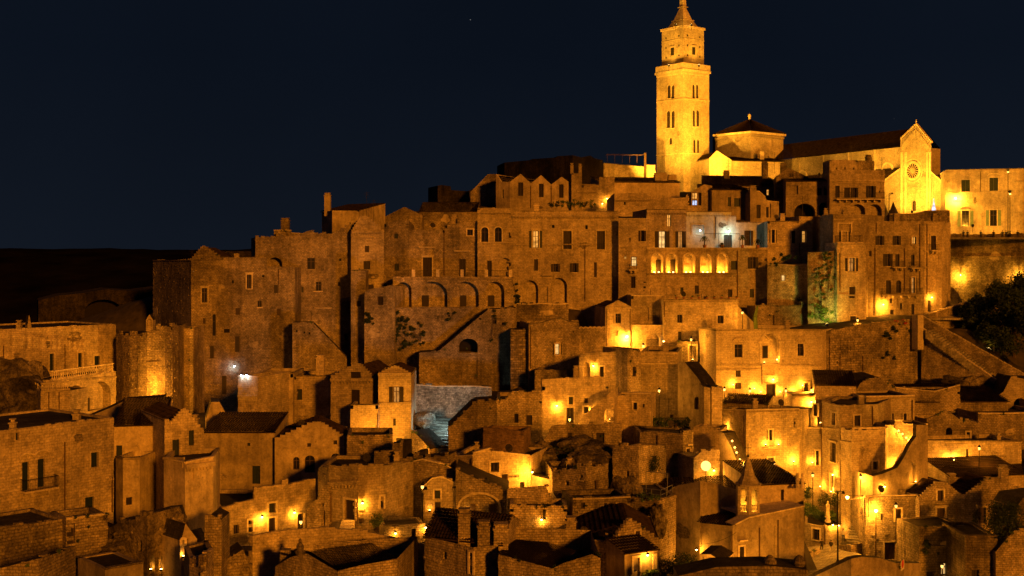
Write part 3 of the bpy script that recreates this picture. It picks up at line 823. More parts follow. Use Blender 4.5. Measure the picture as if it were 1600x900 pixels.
# --- crossing drum with hipped roof
dome = Bld('crossing_tower', 'low square tower with hipped tiled roof between bell tower and nave', [(1118, 292), (1173, 284), (1224, 291)], 209.5, 285, D=12, mat='ashlar_clean', roof='none', cat='church tower', relief=False, f='C 1118 217 1173 210;C 1173 210 1224 216')
gA, gB = dome.segs; a, b, c = gA.a, gA.b, gB.b; d = a+(c-b); zt = dome.z1; zp = (HOR-187)/FOC*292
m = MB(); cc = (a+c)/2; E = [cc+(p-cc)*1.09+Z*(zt-.1) for p in (a, b, c, d)]
for i in range(4): tile_sheet(m, E[i], E[(i+1) % 4], cc+Z*zp, cc+Z*zp)
m.build('roof', 'tiles', dome.root); m = MB(); slab(m, [cc+(p-cc)*1.08+Z*(zt-.12) for p in (a, b, c, d)], .5); m.build('eaves', 'trim', dome.root)
m = MB(); m.face([a+Z*8, d+Z*8, d+Z*zt, a+Z*zt]); m.face([d+Z*8, c+Z*8, c+Z*zt, d+Z*zt]); m.build('wall', 'ashlar_clean', dome.root)
m = MB(); m.lathe(cc+Z*zp, [(.35, -.3), (.25, .5), (.45, .8), (.2, 1.3)], 8); m.build('finial', 'trim', dome.root)
tr_ = Bld('transept', 'low floodlit gabled church wing with small round window beside the bell tower', [(1108.5, 276), (1143, 277)], 250, 300, D=9, mat='ashlar_clean', roof='gable', cat='church', relief=False,
  prof=[(1108.5, 247), (1120, 235), (1143, 250)], f='R 1116 264 1127 282')
sac_ = Bld('sacristy', 'long low floodlit wall of the church choir under tiled roof', [(1143.2, 278), (1225, 281)], 251, 300, D=9, mat='ashlar_clean', roof='shed', rise=1.6, cat='church', relief=False)
BL[-1].chimney(1190, 240, 2.2, 1.0, 3)
low = Bld('terrace_wall', 'low lit wall with iron pergola left of the bell tower', [(943, 268), (1024, 270)], 254, 290, D=5, mat='ashlar', cat='wall', prof=[(943, 255), (1008, 261), (1008.1, 258), (1024, 258)], relief=False)
m = MB()
for k in range(6):
    p = low.segs[0].w(1+k*1.7, low.z1, -.6); m.tube(p, p+Z*1.9, .03, 5)
    if k: m.tube(q+Z*1.9, p+Z*1.9, .04, 5); m.tube(q+Z*1.9-low.segs[0].n*2, p+Z*1.9-low.segs[0].n*2, .04, 5)
    m.tube(p+Z*1.9, p+Z*1.9-low.segs[0].n*2, .03, 4); q = p
m.build('pergola', 'pipe_metal', low.root)
m = MB(); p = low.segs[0].w(9.4, 14, .3); m.tube(p, p+Z*(tz(238)*.95-14), .28, 8); m.build('flue', 'brown_wood', low.root)
# --- palace on the square, right
pal = Bld('town_palace', 'lit yellow palace with green shutters along the upper square', [(1477, 236), (1586, 232), (1760, 229)], 266, 372, D=14, mat='plaster', roof='flat', relief=False, cat='palace',
  f='''s+ 1502 281 1515.5 300.5 green_paint ped;s+ 1546 277.5 1559.5 299 green_paint ped;h+ 1496 329 1521 354 sage_paint ped rail;h+ 1540.5 328 1564 353 sage_paint ped rail
c 1477 301.5 1586 298;p 1532 268 1533 300;c 1477 269.5 1586 265;k 1586 283 1600 283;c 1586 330 1640 329''')
m = MB(); g = pal.segs[0]
for k in range(9): m.lathe(g.w(1+k*1.5, pal.z1, -1.5), [(.3, 0), (.2, .2), (.1, .5)], 6)
# retaining wall under the square, road wall
Bld('retaining_wall', 'tall blank retaining wall below the square at the right edge', [(1468, 212), (1660, 205), (1790, 202)], 366, 480, D=18, mat='weathered', roof='flat', cat='wall', par=1.0, proud=.03,
  f='c 1468 373 1660 371.5;c 1470 402 1660 400;n 1484 372.6 1484.5 373')
bast = Bld('stone_bastion', 'small sloping stone bastion beside the ramp, right of the lit doorway', [(1466, 203), (1497, 200), (1505, 205)], 449, 500, D=6, mat='weathered', roof='block', cat='wall', prof=[(1466, 449), (1489, 449), (1497, 458), (1505, 474)])
# ============================================================ ROW BELOW THE CATHEDRAL
Bld('long_block', 'unlit long flat block on the skyline left of the bell tower', [(788, 262), (895, 250), (942, 262)], 243, 290, D=10, mat='rock_shaded', roof='block', cat='building', relief=False, prof=[(788, 254), (830, 250), (831, 248.5), (870, 246), (871, 244), (895, 242.5), (908, 246), (922, 243), (930, 248), (942, 250)])  # lack of light on this block is put into its stone colour
Bld('roof_house', 'dark hunched house on the skyline behind the three gables', [(735, 240), (790, 238)], 290, 320, D=9, mat='weathered', roof='gable', prof=[(735, 300), (752, 283), (762, 272), (775, 272), (790, 284)], relief=False)
Bld('roof_house', 'farthest unlit house with broken roofline on the left skyline', [(684, 244), (733, 246)], 300, 330, D=8, mat='rock_shaded', roof='block', prof=[(684, 290), (690, 289), (704, 291), (705, 297), (733, 299)], relief=False)  # stone darkened to stand for the house being unlit
tri = Bld('gabled_house', 'white house with three pointed gables and narrow arched windows', [(775, 232), (797, 230), (893, 229)], 290, 335, D=9, mat='plaster', roof='gable', relief=False,
  prof=[(775, 272), (783, 284), (797, 284), (798, 283), (813.5, 271.5), (829, 286), (830, 286), (845.5, 273.5), (861, 288), (862, 288), (877.5, 276), (893, 287)],
  f='s 809.5 285 817.5 306 dark_wood;s 842 287 849.5 308 dark_wood;s 873.5 288 880.5 309 dark_wood;p 829.5 290 830 325;p 861.5 290 862 325;s 784 296 787 310')
Bld('house', 'narrow pier-like house with two chimney stumps right of the three gables', [(893, 228), (909, 228)], 271, 335, D=6, mat='ashlar', f='c 893 274 909 274')
BL[-1].chimney(893.5, 259, 3, .6, .8); BL[-1].chimney(906.5, 260, 3, .6, .8)
Bld('house', 'low wall with pierced parapet above the planted roof terrace', [(909, 229), (960, 229)], 288, 335, D=7, mat='ashlar', prof=[(909, 288), (936, 289), (936.1, 277), (960, 277)], f='C 909 299 934 299')
Bld('house', 'pale blank house with dark roof below the pergola wall', [(938, 235), (1062, 237)], 284, 330, D=10, mat='plaster', roof='shed', rise=1.5, prof=None, relief=False)
BL[-1].chimney(1032, 274, 2, 2.4, 3); BL[-1].chimney(1050, 277, 2, 1.6, 4)
u1 = Bld('house', 'low house with dentilled cornice right under the pale blank house', [(960, 218), (1017, 218.5), (1075, 219)], 303, 335, D=9, mat='ashlar', f='C 960 311 1017 311;o 975 315 978 320', prof=[(960, 302), (1016.9, 302), (1017, 309), (1075, 309)])
Bld('house', 'sloping roofed house with one bright window showing a blue curtain', [(1072, 222), (1112, 221)], 298, 330, D=9, mat='ashlar', roof='gable', prof=[(1072, 305), (1100, 288), (1112, 290)],
  f='L 1081 301 1089.5 311 lit_warm;L 1081 312.5 1089.5 321 lit_cool;s 1074.5 301 1080 321 dark_wood;s 1091 301 1096 321 dark_wood')
Bld('house', 'plain plastered house with two dark shuttered windows beside a stone chimney', [(1112.2, 220), (1170, 221)], 296, 340, D=9, mat='plaster', roof='shed', rise=1.4, relief=False,
  f='s 1137 308 1142 322.5 teal_paint;s 1147 309.5 1157 323 teal_paint')
Bld('house', 'pale stepped house with two tall dark doors right of the stone chimney', [(1170.3, 219), (1217, 220)], 312, 345, D=8, mat='plaster', relief=False, prof=[(1170.3, 299), (1186, 299), (1196, 308), (1198, 314), (1217, 316)],
  f='s 1182 320 1188.5 341 dark_wood;s 1197 323.5 1201 340 dark_wood;p 1204 318 1205 340')
BL[-1].chimney(1176, 294, 9, 1.1, -.5)
dk = Bld('house', 'dark long-roofed house directly in front of the floodlit church choir', [(1120, 238), (1225, 240)], 290, 330, D=10, mat='weathered', roof='shed', rise=2.6, relief=False, f='L 1198 296 1202 305 lit_warm')
for x, y in ((1135, 270), (1195, 256), (1224, 258)): dk.chimney(x, y, 3, 1.1, 7)
gb = Bld('gabled_house', 'dim gabled house with little paired slots below the church nave', [(1212, 232), (1264, 231)], 275, 345, D=9, mat='weathered', roof='gable', prof=[(1212, 276), (1232, 262), (1264, 277)], f='n 1233 271 1236 277 .3;n 1237 271 1240 277 .3')
Bld('house', 'dark arcaded house with low arched vaults under the gabled house', [(1228, 226), (1296, 225)], 283, 345, D=8, mat='ashlar', roof='shed', rise=1, f='''V 1241 318 1274 345;V 1280 316 1300 345;s 1277 294 1284 305;n 1233 290 1247 303;s 1287 293 1296 305;c 1228 306 1296 306''')
sq = Bld('house', 'squarish stone house with roof turret and shuttered balcony doors before the church aisle', [(1296.3, 222), (1382, 221)], 266, 345, D=10, mat='ashlar', f='''d 1305 290 1312 309;d 1319 293 1328 309;h 1329.5 293 1341 309 dark_wood;h 1353.5 290.5 1368.5 309 dark_wood;o 1373.5 298 1375.5 301
b 1306 301 1382 311;c 1296.3 281.5 1382 283;p 1382 285 1383 330;A 1329 319 1352 340 1;A 1356 319 1378 345 1''')
tb = Bld('roof_turret', 'square stone turret standing on the roof of the shuttered balcony house', [(1296.5, 224), (1340, 224)], 250, 268, D=5, mat='ashlar', cat='turret', base_drop=.2, f='o 1306 262 1308 265;o 1319.5 261 1321.5 265;o 1333 262 1335 265')
tb2 = Bld('roof_shed', 'small dark hut with arched dormer beside the stone roof turret', [(1341, 225), (1366, 226)], 251, 268, D=4, mat='weathered', roof='block', cat='shed', base_drop=.2, relief=False)
for x in (1357,): tb2.chimney(x, 246, 2, 1, .5)
Bld('square_parapet', 'low parapet wall with plants at the foot of the church front', [(1390, 214), (1484, 212)], 334, 372, D=6, mat='weathered', cat='wall', prof=[(1390, 335), (1430, 334), (1445, 330), (1484, 329)], relief=False)

# ============================================================ LONG BAND OF PALACES, rows 325-480
p1 = Bld('palazzo', 'big left corner palazzo with blank dark side and scattered windows', [(239, 196), (299, 180), (417, 184), (460.5, 185.5)], 407, 622, D=14, mat='rubble', cat='palazzo', crumb=.3,
  prof=[(239, 407.3), (299, 407.3), (348.9, 407), (349, 403.5), (416.9, 403.5), (417, 418), (460.5, 418)],
  f='''w+ 315 450 324 473 hood;w+ 385.5 429 393 451 hood;a 332 491 337.5 525;s 317 497 321.5 506;s 368 481 375.5 492;s 367 525.5 375 550;s 328 540.5 334.5 560
w 402.5 470 409 480;s 428 445 435 458;s 432.5 482 439 493;o 409.5 430 413.5 433;o 362.5 438 365.5 443;d 346.5 587 354 616;c 299 438 348 438;o 350 514 359 520;n 363 452 369 461 .1;p 435 420 436 445''')
p2 = Bld('house', 'broad stained facade rising behind the corner palazzo roof', [(399, 188), (548.5, 192)], 371, 600, D=10, mat='rubble', crumb=.35,
  prof=[(399, 371), (470, 368), (474, 364), (480, 361), (486, 360), (492, 363), (497, 365), (520, 365)]+st(520, 548.4, 366, 352, 546, 350, 4, 1),
  f='''A 418 402 441 430 1.5;w 480 403 492.5 421;w 493.5 440 502.5 455;s 468.5 448 474.5 457;o 530 404 533.5 408;o 528 441 531.5 447;n 479 486 487 502 .25;s 538.5 522 544 531.5;k 489 455 504 455;n 459 446 480 459 .15;k 494 481 518 481''')
p3 = Bld('house', 'house with low stepped gable and dark cornice above a walled terrace', [(548.8, 190), (600, 191)], 361, 440, D=10, mat='ashlar', roof='gable',
  prof=st(548.8, 600, 361, 361, 568, 337, 6, 10), f='C 549 362 600 362;c 549 372 600 372;s 570 384 577 394;s 568 408 578.5 421 dark_wood')
Bld('terrace_wall', 'blank terrace wall with two tiny windows below the stepped gable', [(548.5, 186), (571, 186)], 422, 560, D=4, mat='rubble', cat='wall', crumb=.15, f='s 557 470 564 478.5;c 548.5 424 571 424')
Bld('buttress_house', 'rounded buttress house with one small window by the ivy patch', [(569.5, 183), (616, 182)], 450, 600, D=8, mat='rubble', roof='block', prof=[(569.5, 461), (571, 455), (580, 451), (594, 449), (605, 447), (616, 447)], f='s 589.5 463.5 599 476.5;o 570 490 572 492;k 570 548 572 548')
p4 = Bld('house', 'narrow stained house with jagged top left of the framed doorway', [(600.5, 193), (639, 193)], 346, 440, D=10, mat='rubble', crumb=.5, f='s 615.5 365 622 372.5;s 616 412 623.5 423', prof=[(600.5, 350), (612, 346), (639, 344)])
p5 = Bld('house', 'house with tall stone-framed doorway opening on the long terrace', [(639.3, 193), (695, 193)], 359, 440, D=10, mat='rubble', crumb=.2, f='d+ 660.5 402 675 432 hood;k 655 386 680 386;p 694 362 695 430')
p6 = Bld('house', 'rising house with small grilled window and narrow terrace door', [(695.3, 193), (746, 193)], 348, 440, D=10, mat='rubble', crumb=.15, prof=[(695.3, 352), (746, 345.5)], f='w+ 730 358.5 739 368;d 717 404.5 727.5 432;k 710 392 735 392')
p7 = Bld('house', 'tall house with twin round-headed windows under a dentilled top', [(746.3, 192), (800, 192)], 325, 440, D=10, mat='ashlar',
  f='a+ 752 355 763 378;a+ 773 355 784 378;s 795 360 799 373;d 761 407 768.5 432;A 780 403 798 432 .6;C 746 331 800 331;c 746 379 800 379')
p8 = Bld('palazzo', 'wide palazzo front with one glowing shuttered window and round niche', [(800.3, 192), (966, 193)], 330, 480, D=12, mat='ashlar', cat='palazzo',
  f='''C 800 337 966 337;h+ 827 360.5 847 387.5 lit_warm hood rail;d+ 880 361 893 389 hood rail;d+ 932.5 361 945 389.5 hood rail;o 862.5 351.5 866.5 356;o 914.5 352 918.5 358;c 806 382 825 382;c 848 382 932 382;
R 816 400 833 424;s 834.5 405 840.5 423 dark_wood;h 861 412 875 425;h 890.5 411 904 425.5;s 928 410 932.5 433;A 815.5 438 841 473 .8;A 860 434 886 473 .8;n 843 448 856 473 .2;p 914 382 915 470;k 846 430 862 430''')
for b_, x, y in ((p8, 838, 322), (p6, 710, 340)): b_.chimney(x, y, 2, .9, 3)
# door recessed at the back of the big arches
bal = MB()
ter = Bld('vaulted_terrace', 'terrace carried on four wide vaults below the long palaces', [(614, 186), (802, 187)], 433, 486, D=5.2, mat='rubble', cat='terrace', par=.12, relief=True,
  f='A 617 441 643 480 1.1;A 653 440 699 480 1.1;A 707 440 748 480 1.1;A 759 440 788 480 1.1;c 614 436 802 436')
for (x0, y0, x1, y1) in ((659, 462, 670, 479), (719, 462, 729, 479), (763, 462, 773, 479)):
    g = ter.segs[0]; ua, za = g.uz(x0, y0); ub, zb_ = g.uz(x1, y1); m = MB(); m.box(g.w(ua, zb_, -1.08), g.u*(ub-ua), g.n*.08, Z*(za-zb_)); m.build('door', 'dark_wood', ter.root)
m = MB(); g = ter.segs[0]
m.tube(g.w(.1, ter.z1+1.0, -.2), g.w(g.L-.1, ter.z1+1.0, -.2), .03, 4)
for i in range(int(g.L/.2)): m.tube(g.w(.1+i*.2, ter.z1, -.2), g.w(.1+i*.2, ter.z1+1.0, -.2), .014, 4)
m.build('railing', 'iron', ter.root)
for px in (646, 684, 722, 760, 798):
    u, _ = g.uz(px, 430); m = MB(); m.box(g.w(u-.25, ter.z1, -.45), g.u*.5, g.n*.45, Z*1.15); m.build('pillar', 'trim', ter.root)
Bld('retaining_wall', 'mottled retaining wall with ivy below the vaulted terrace', [(596, 183), (763, 183.5)], 480, 600, D=6, mat='rubble', cat='wall', crumb=.2, f='o 700 492 703 495;o 610 515 613 518;o 735 508 738 511')
rmp = Bld('stair_ramp', 'lit sloping wall carrying a diagonal stair above a dark cave arch', [(655, 178), (807, 179)], 482, 608, D=4, mat='rubble', roof='block', cat='wall',
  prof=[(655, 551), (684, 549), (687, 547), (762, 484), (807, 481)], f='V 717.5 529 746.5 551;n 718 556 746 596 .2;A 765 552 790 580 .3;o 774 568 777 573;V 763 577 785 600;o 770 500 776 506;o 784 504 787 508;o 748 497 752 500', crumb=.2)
Bld('stair_wall', 'sunlit-looking diagonal stair wall below the corner palazzo', [(457, 180), (541.5, 181)], 504, 610, D=3, mat='rubble', roof='block', cat='wall', prof=[(457, 504), (489, 504), (541.5, 558)], f='o 462 516 465 519;o 474 518 477 521;o 482 519 485 523;A 476 542 500 575 .3')
Bld('low_wall', 'dim low garden wall left of the lit small window house', [(807.3, 184), (888, 184)], 475, 520, D=4, mat='weathered', cat='wall', crumb=.4)
cob = Bld('cobbled_ramp', 'steep dark cobbled strip climbing between two plastered walls', [(798, 175), (826, 175)], 515, 600, D=8, mat='coarse', roof='block', cat='ramp', f='', prof=[(798, 515), (826, 515)])
r4 = Bld('house', 'weathered house with one small bright shuttered window', [(826.3, 174), (904.5, 175)], 505, 580, D=9, mat='rubble', crumb=.4, prof=[(826.3, 506), (845, 505), (860, 500), (877, 497), (890, 503), (904.5, 504)],
  f='h+ 864 537 877.5 554 lit_pale dark_wood;p 829 510 830 576;o 895 517 897 520')
Bld('crenellated_wall', 'crenellated garden wall right of the bright window house', [(904.8, 176), (946, 177)], 510, 570, D=5, mat='rubble', cat='wall', prof=[(904.8+i*3.44, 511 if i % 2 else 513.5) for i in range(12)]+[(946, 512)])
# --- main loggia palace
p9 = Bld('palazzo', 'palace with five glowing loggia arches above the valley', [(966.5, 191), (1010, 190), (1199, 192)], 388, 600, D=6, mat='ashlar', cat='palazzo', par=.9,
  prof=[(966.5, 342), (1009.9, 342), (1010, 388), (1199, 388)],
  f='''h 998 360 1013 377;o 982 372 985.5 378;L 986 401 994.5 416 lit_pale;L 975 400.5 978.5 405 lit_warm;d 985.5 432 993 450;c 967 387 1010 387;b 984 418 996 421
A 1017.6 396.5 1035.5 426 1.3;A 1040.4 396.5 1058 426 1.3;A 1067.6 396.5 1085 426 1.3;A 1094 396.5 1111.5 426 1.3;A 1120 396.5 1136.5 426 1.3
c 1010 391 1199 391;c 1010 428 1150 428;s 1142 407.5 1151.5 421.5;h 1168.5 401.5 1184.5 420 dark_wood;s 1085.5 446 1092 459;s 1137.5 452 1144 464;s 1171.5 451.5 1178 465;d 1005 440 1009 455;p 1152 390 1153 470;s 1063 449 1068 459''')
for i, (x0, x1) in enumerate(((1017.6, 1035.5), (1040.4, 1058), (1067.6, 1085), (1094, 1111.5), (1120, 1136.5))):
    g = p9.segs[1]; ua, zt = g.uz(x0, 396.5); ub, zb_ = g.uz(x1, 426); zs = zt-min((ub-ua)/2, (zt-zb_)*.5)
    p9.surround(g, ua, ub, zb_, zt, zs, p9.root, .2)
    m = MB(); m.box(g.w(ua-.4, zs-.08, .004), g.u*(ub-ua+.8), g.n*.12, Z*.16) if False else None
    for k in (.3, .7):
        c = g.w(ua+(ub-ua)*k, zb_+.02, -.35); m = MB(); m.lathe(c, [(.12, 0), (.14, .12), (.1, .14)], 8); sp = m.build('uplight', 'bulb_soft', p9.root)
    light(g.w((ua+ub)/2, zb_+.4, -.4), 200, 'w', .1, parent=p9.root)
    if i < 2:
        m = MB(); m.box(g.w(ua+(ub-ua)*.55, zb_, -1.28), g.u*.9, g.n*.06, Z*2.0); m.build('door', 'dark_wood', p9.root)
    if i in (2, 3):
        m = MB(); m.box(g.w(ua+(ub-ua)*.3, zb_+1.1, -1.28), g.u*.7, g.n*.05, Z*.35); m.build('picture', 'terracotta', p9.root)
mR = MB(); g = p9.segs[1]
p9b = Bld('house', 'upper storey with lit French doors set back above the loggia', [(1010.3, 196), (1072, 197)], 327, 400, D=9, mat='ashlar', f='''C 1010 331 1072 331;h 1023.5 361 1046 389 lit_pale dark_wood;h 1055.5 361 1073.5 389 lit_dim dark_wood;L 1042.5 335 1048.5 354 lit_warm;n 1010 345 1014 349 .1''', relief=True)
p9c = Bld('house', 'cool-lit white terrace house with potted palms over the loggia', [(1072.3, 197), (1150, 198), (1198, 199)], 333, 400, D=9, mat='white_render', relief=False, prof=[(1072.3, 331), (1142, 331), (1142.1, 338), (1198, 348)],
  f='''C 1072 334 1142 334;n+ 1082 352 1100 366 .2;w 1088 360 1098 366;d 1131 367 1144 388 teal_paint;h 1163 360 1176.5 384;p 1118 335 1119 372''')
m = MB(); gg = p9.segs[1]
for px in (1101, 1124, 1157, 1190):
    u, _ = gg.uz(px, 380); m.tube(gg.w(u, p9.z1-15+15, -.3) if False else gg.w(u, (HOR-388)/FOC*190.5, -.3), gg.w(u, (HOR-365)/FOC*190.5, -.3), .04, 5)
m.tube(gg.w(gg.uz(1101, 365)[0], (HOR-365)/FOC*190.5, -.3), gg.w(gg.uz(1157, 365)[0], (HOR-365)/FOC*190.5, -.3), .04, 5)
m.build('pergola', 'iron', p9.root)
c1 = Bld('house', 'right neighbour of the loggia palace with three tall windows', [(1199.3, 196), (1248, 196)], 346, 480, D=9, mat='ashlar', f='h+ 1202.5 359 1213.5 379.5 dark_wood;d+ 1237 360.5 1243 380;c 1199 384 1248 384;c 1199 352 1248 352', crumb=.1)
c2 = Bld('house', 'slim house with one orange lit window beside the three tall windows', [(1248.3, 196.5), (1270, 197)], 338, 480, D=9, mat='ashlar', f='L+ 1253 360.5 1259 379 lit_warm;s 1241 395 1254 409 dark_wood;c 1248 345 1270 345;p 1249 380 1250 400', roof='flat')
c3 = Bld('terrace_wall', 'planted terrace wall with a tiny bright window below the orange lit window', [(1199.2, 189), (1262, 188)], 414, 560, D=5, mat='rubble', cat='wall', crumb=.3, f='c 1199 417 1262 416;L 1221 430 1226.5 439 lit_pale;n 1228 462 1258 500 .2;c 1228 461 1258 461')
c4 = Bld('ivy_wall', 'tall rough wall with ivy and green light between two palaces', [(1262.3, 185.5), (1307, 184)], 395, 530, D=4, mat='rubble', cat='wall', crumb=.5, f='n 1272 440 1284 500 .4')
# --- right palace group
s1 = Bld('palazzo', 'corner palace with open balcony window and dark left flank', [(1270.3, 200), (1302, 186), (1345, 187)], 339, 520, D=9, mat='ashlar', cat='palazzo',
  f='n+ 1310 350 1329 364 .2;h+ 1311 362 1328 378 lit_dim dark_wood;b 1306 368 1344 378;c 1270 343 1345 342;p 1307 380 1308 460')
s1b = Bld('bay_block', 'projecting lower block under the open balcony window', [(1308, 183.5), (1353, 184.5)], 379, 520, D=4, mat='ashlar', cat='building', prof=None,
  f='h+ 1320.5 403 1340.5 424 lit_dim dark_wood;s 1327 448 1336.5 466;d+ 1328 494 1337.5 514;c 1308 461 1353 462;c 1308 381 1353 381;p 1312 395 1313 455')
s1.segs
s2 = Bld('palazzo', 'many-windowed palace with three balcony storeys near the bright wall lamp', [(1345.3, 189), (1444, 190)], 346, 515, D=9, mat='ashlar', cat='palazzo',
  f='''L 1344.8 368 1353 376 lit_pale;h 1368 368.5 1381.5 383;h 1395 368.5 1407.5 383;L+ 1425 370 1431.5 381 lit_warm;p 1369 348 1370 365;c 1367 384 1444 386;h 1380 396.5 1394.5 416 dark_wood;d 1399 397 1405.5 416;d 1423.5 398 1429 415
b 1393 410 1412 417;b 1421 410 1438 418;d 1384.5 438 1392 459;a 1400.5 438 1408 458;h+ 1421.5 433.5 1432 458 lit_dim dark_wood;b 1376 451 1438 460;s 1390 466.5 1395 474;s 1406 473.5 1410 484;d 1424 475 1428.5 498;d 1391 484 1397.5 505 lit_warm;p 1367 387 1368 490;p 1413 388 1414 455;p 1437 350 1438 455;n 1401 466 1405 478 .1;s 1356 392 1362 400''')
s3 = Bld('palazzo', 'slim palace with stone-framed window right of the balcony storeys', [(1444.3, 190), (1471, 191), (1485, 195)], 346, 510, D=9, mat='ashlar', cat='palazzo', f='d+ 1454 368.5 1462 390 hood;b 1451 383 1463 391;c 1444 393 1471 393;R 1454 428 1463.5 440;d 1449.5 469 1455 487;c 1444 418 1471 418;n 1447 397 1467 414 .08;p 1448 350 1449 460')
for b_, x, y in ((s1, 1320, 333), (s2, 1400, 338), (s3, 1460, 338), (c1, 1222, 338)): b_.chimney(x, y, 2, .8, 3)
# Q group, rows 460-547
q1 = Bld('house', 'narrow gabled tower house with one window beside a very bright lamp', [(946, 181), (986, 181.5)], 478, 552, D=8, mat='ashlar', roof='gable', prof=[(946, 479), (966, 469), (986, 479)], f='w+ 961.5 490 970 505;c 946 479.5 986 479.5;n 960 516 966 525 .2;p 948 482 949 540;p 984.5 482 985.5 540')
q2 = Bld('house', 'house with blind arch and small balcony above a bright courtyard', [(986.3, 184), (1037, 184)], 462, 552, D=8, mat='ashlar', crumb=.15, f='A 990 473 1014 500 .25;c 988 504 1040 504', prof=None)
g = q2.segs[0]; q2w = q2
q2b = Bld('courtyard_wall', 'bright courtyard wall with arched gate between two glaring lamps', [(986.3, 181.6), (1044, 181.8)], 509, 552, D=2, mat='ashlar_clean', cat='wall', f='A+ 1010 521 1030 548 .5;R 988 535 992 540', relief=False)
m = MB(); g = q2b.segs[0]; ua, za = g.uz(1011, 531); ub, zb_ = g.uz(1029.5, 549)
for i in range(12): m.tube(g.w(ua+(ub-ua)*i/11, zb_, -.3), g.w(ua+(ub-ua)*i/11, za, -.3), .03, 4)
m.tube(g.w(ua, za, -.3), g.w(ub, za, -.3), .04, 4); m.build('gate', 'iron', q2b.root)
q3 = Bld('house', 'long terrace-roofed house with three small shuttered windows', [(1037.3, 181), (1153, 182)], 468, 552, D=9, mat='ashlar', par=.7, f='w+ 1058 491.5 1066 504.5;w+ 1121 493 1130.5 505.5;s 1059.5 518 1065.5 531;c 1037 471 1153 471;n 1041 512 1044 516 .1;p 1038 472 1039 495')
Bld('ramp_wall', 'small bright sloping wall between the terrace-roofed house and tree trunk', [(1152, 183), (1180, 184)], 495, 530, D=3, mat='plaster', roof='block', cat='wall', relief=False, prof=[(1152, 478), (1162, 488), (1180, 506)])
Bld('side_wall', 'dim rough slope wall behind the arched-window palace', [(1180, 186), (1262, 187)], 478, 530, D=4, mat='rubble', cat='wall', crumb=.6, f='n 1196 492 1210 512 .3')
q3b = Bld('gatehouse', 'tiny roofed passage with a bright doorway at the top of brick steps', [(1058, 178), (1091, 177.5)], 533, 575, D=4, mat='rubble', roof='flat', cat='house', par=.05, f='n+ 1077 540 1088 564 .7')
# big palace Q4
q4 = Bld('palazzo', 'ornate palace with central arched balcony niche and many warm uplights', [(1092, 178), (1119, 172), (1285, 174)], 513, 625, D=11, mat='ashlar_clean', cat='palazzo', relief=False,
  f='''w+ 1147.5 538 1160 558.5 ped;A 1190.5 521 1217.5 567 1.2;w+ 1246 537 1255.5 556 ped;c 1119 570 1285 571;s 1149.5 578 1158 589;s 1148.5 598 1159 608;A 1195.5 574 1210 586 .2;d+ 1197 600 1212 619 lit_warm;d+ 1256 598 1264 617
c 1119 577.5 1190 577.5;c 1092 515.5 1119 513.5;c 1119 515 1285 515.5;p 1190 572 1190.5 600;k 1193 597.5 1215 597.5''')
g = q4.segs[1]; ua, za = g.uz(1195, 541); ub, zb_ = g.uz(1204, 561)
m = MB(); m.box(g.w(ua, zb_, -1.16), g.u*(ub-ua), g.n*.08, Z*(za-zb_)); wv = m.build('window', 'frame_wood', q4.root)
m = MB(); m.box(g.w(ua+.12, zb_+.1, -1.075), g.u*(ub-ua-.24), g.n*.02, Z*(za-zb_-.2)); m.build('pane', 'glass', wv)
m = MB(); ub2, zz = g.uz(1218, 568.5); ua2, _ = g.uz(1189.5, 568.5); m.box(g.w(ua2, zz-.2, .004), g.u*(ub2-ua2), g.n*.6, Z*.22); m.build('balcony', 'trim', q4.root)
u0, zt4 = g.uz(1190.5, 521); u1, zb4 = g.uz(1217.5, 567); zs4 = zt4-min((u1-u0)/2, (zt4-zb4)*.5); q4.surround(g, u0, u1, zb4, zt4, zs4, q4.root, .34)
m = MB(); m.box(g.w(u0-.6, zs4-.12, .12), g.u*.75, g.n*.12, Z*.3); m.build('capital', 'trim', q4.root); m = MB(); m.box(g.w(u1-.15, zs4-.12, .12), g.u*.75, g.n*.12, Z*.3); m.build('capital', 'trim', q4.root)
uc = (ua+ub)/2; m = MB()
for (a_, b_) in (((uc-1.0, zs4+.1), (uc-.45, zs4+.35)), ((uc-.45, zs4+.35), (uc, zs4+.85)), ((uc, zs4+.85), (uc+.45, zs4+.35)), ((uc+.45, zs4+.35), (uc+1.0, zs4+.1))):
    m.box(g.w(*a_, -1.19), g.u*(b_[0]-a_[0])+Z*(b_[1]-a_[1]), g.n*.3, Z*.18)
m.build('ogee_hood', 'trim', q4.root)
# retaining wall, road
rw = Bld('retaining_wall', 'long sloping-top retaining wall with dark block patch under the palaces', [(1285.3, 175), (1441, 183)], 519, 612, D=9, mat='weathered', roof='block', cat='wall', prof=[(1285.3, 519), (1320, 512.5), (1370, 503), (1425, 498), (1441, 494)], crumb=.12,
   f='c 1285 600 1300 600')
blk = Bld('block_panel', 'dark panel of projecting stone blocks in the sloping retaining wall', [(1297, 175.3), (1353, 178.2)], 528, 594, D=1.2, mat='coarse', cat='wall', base_drop=.4, roof='block', proud=.14, f='p 1312 552 1313 590;p 1347.5 556 1348.5 594')
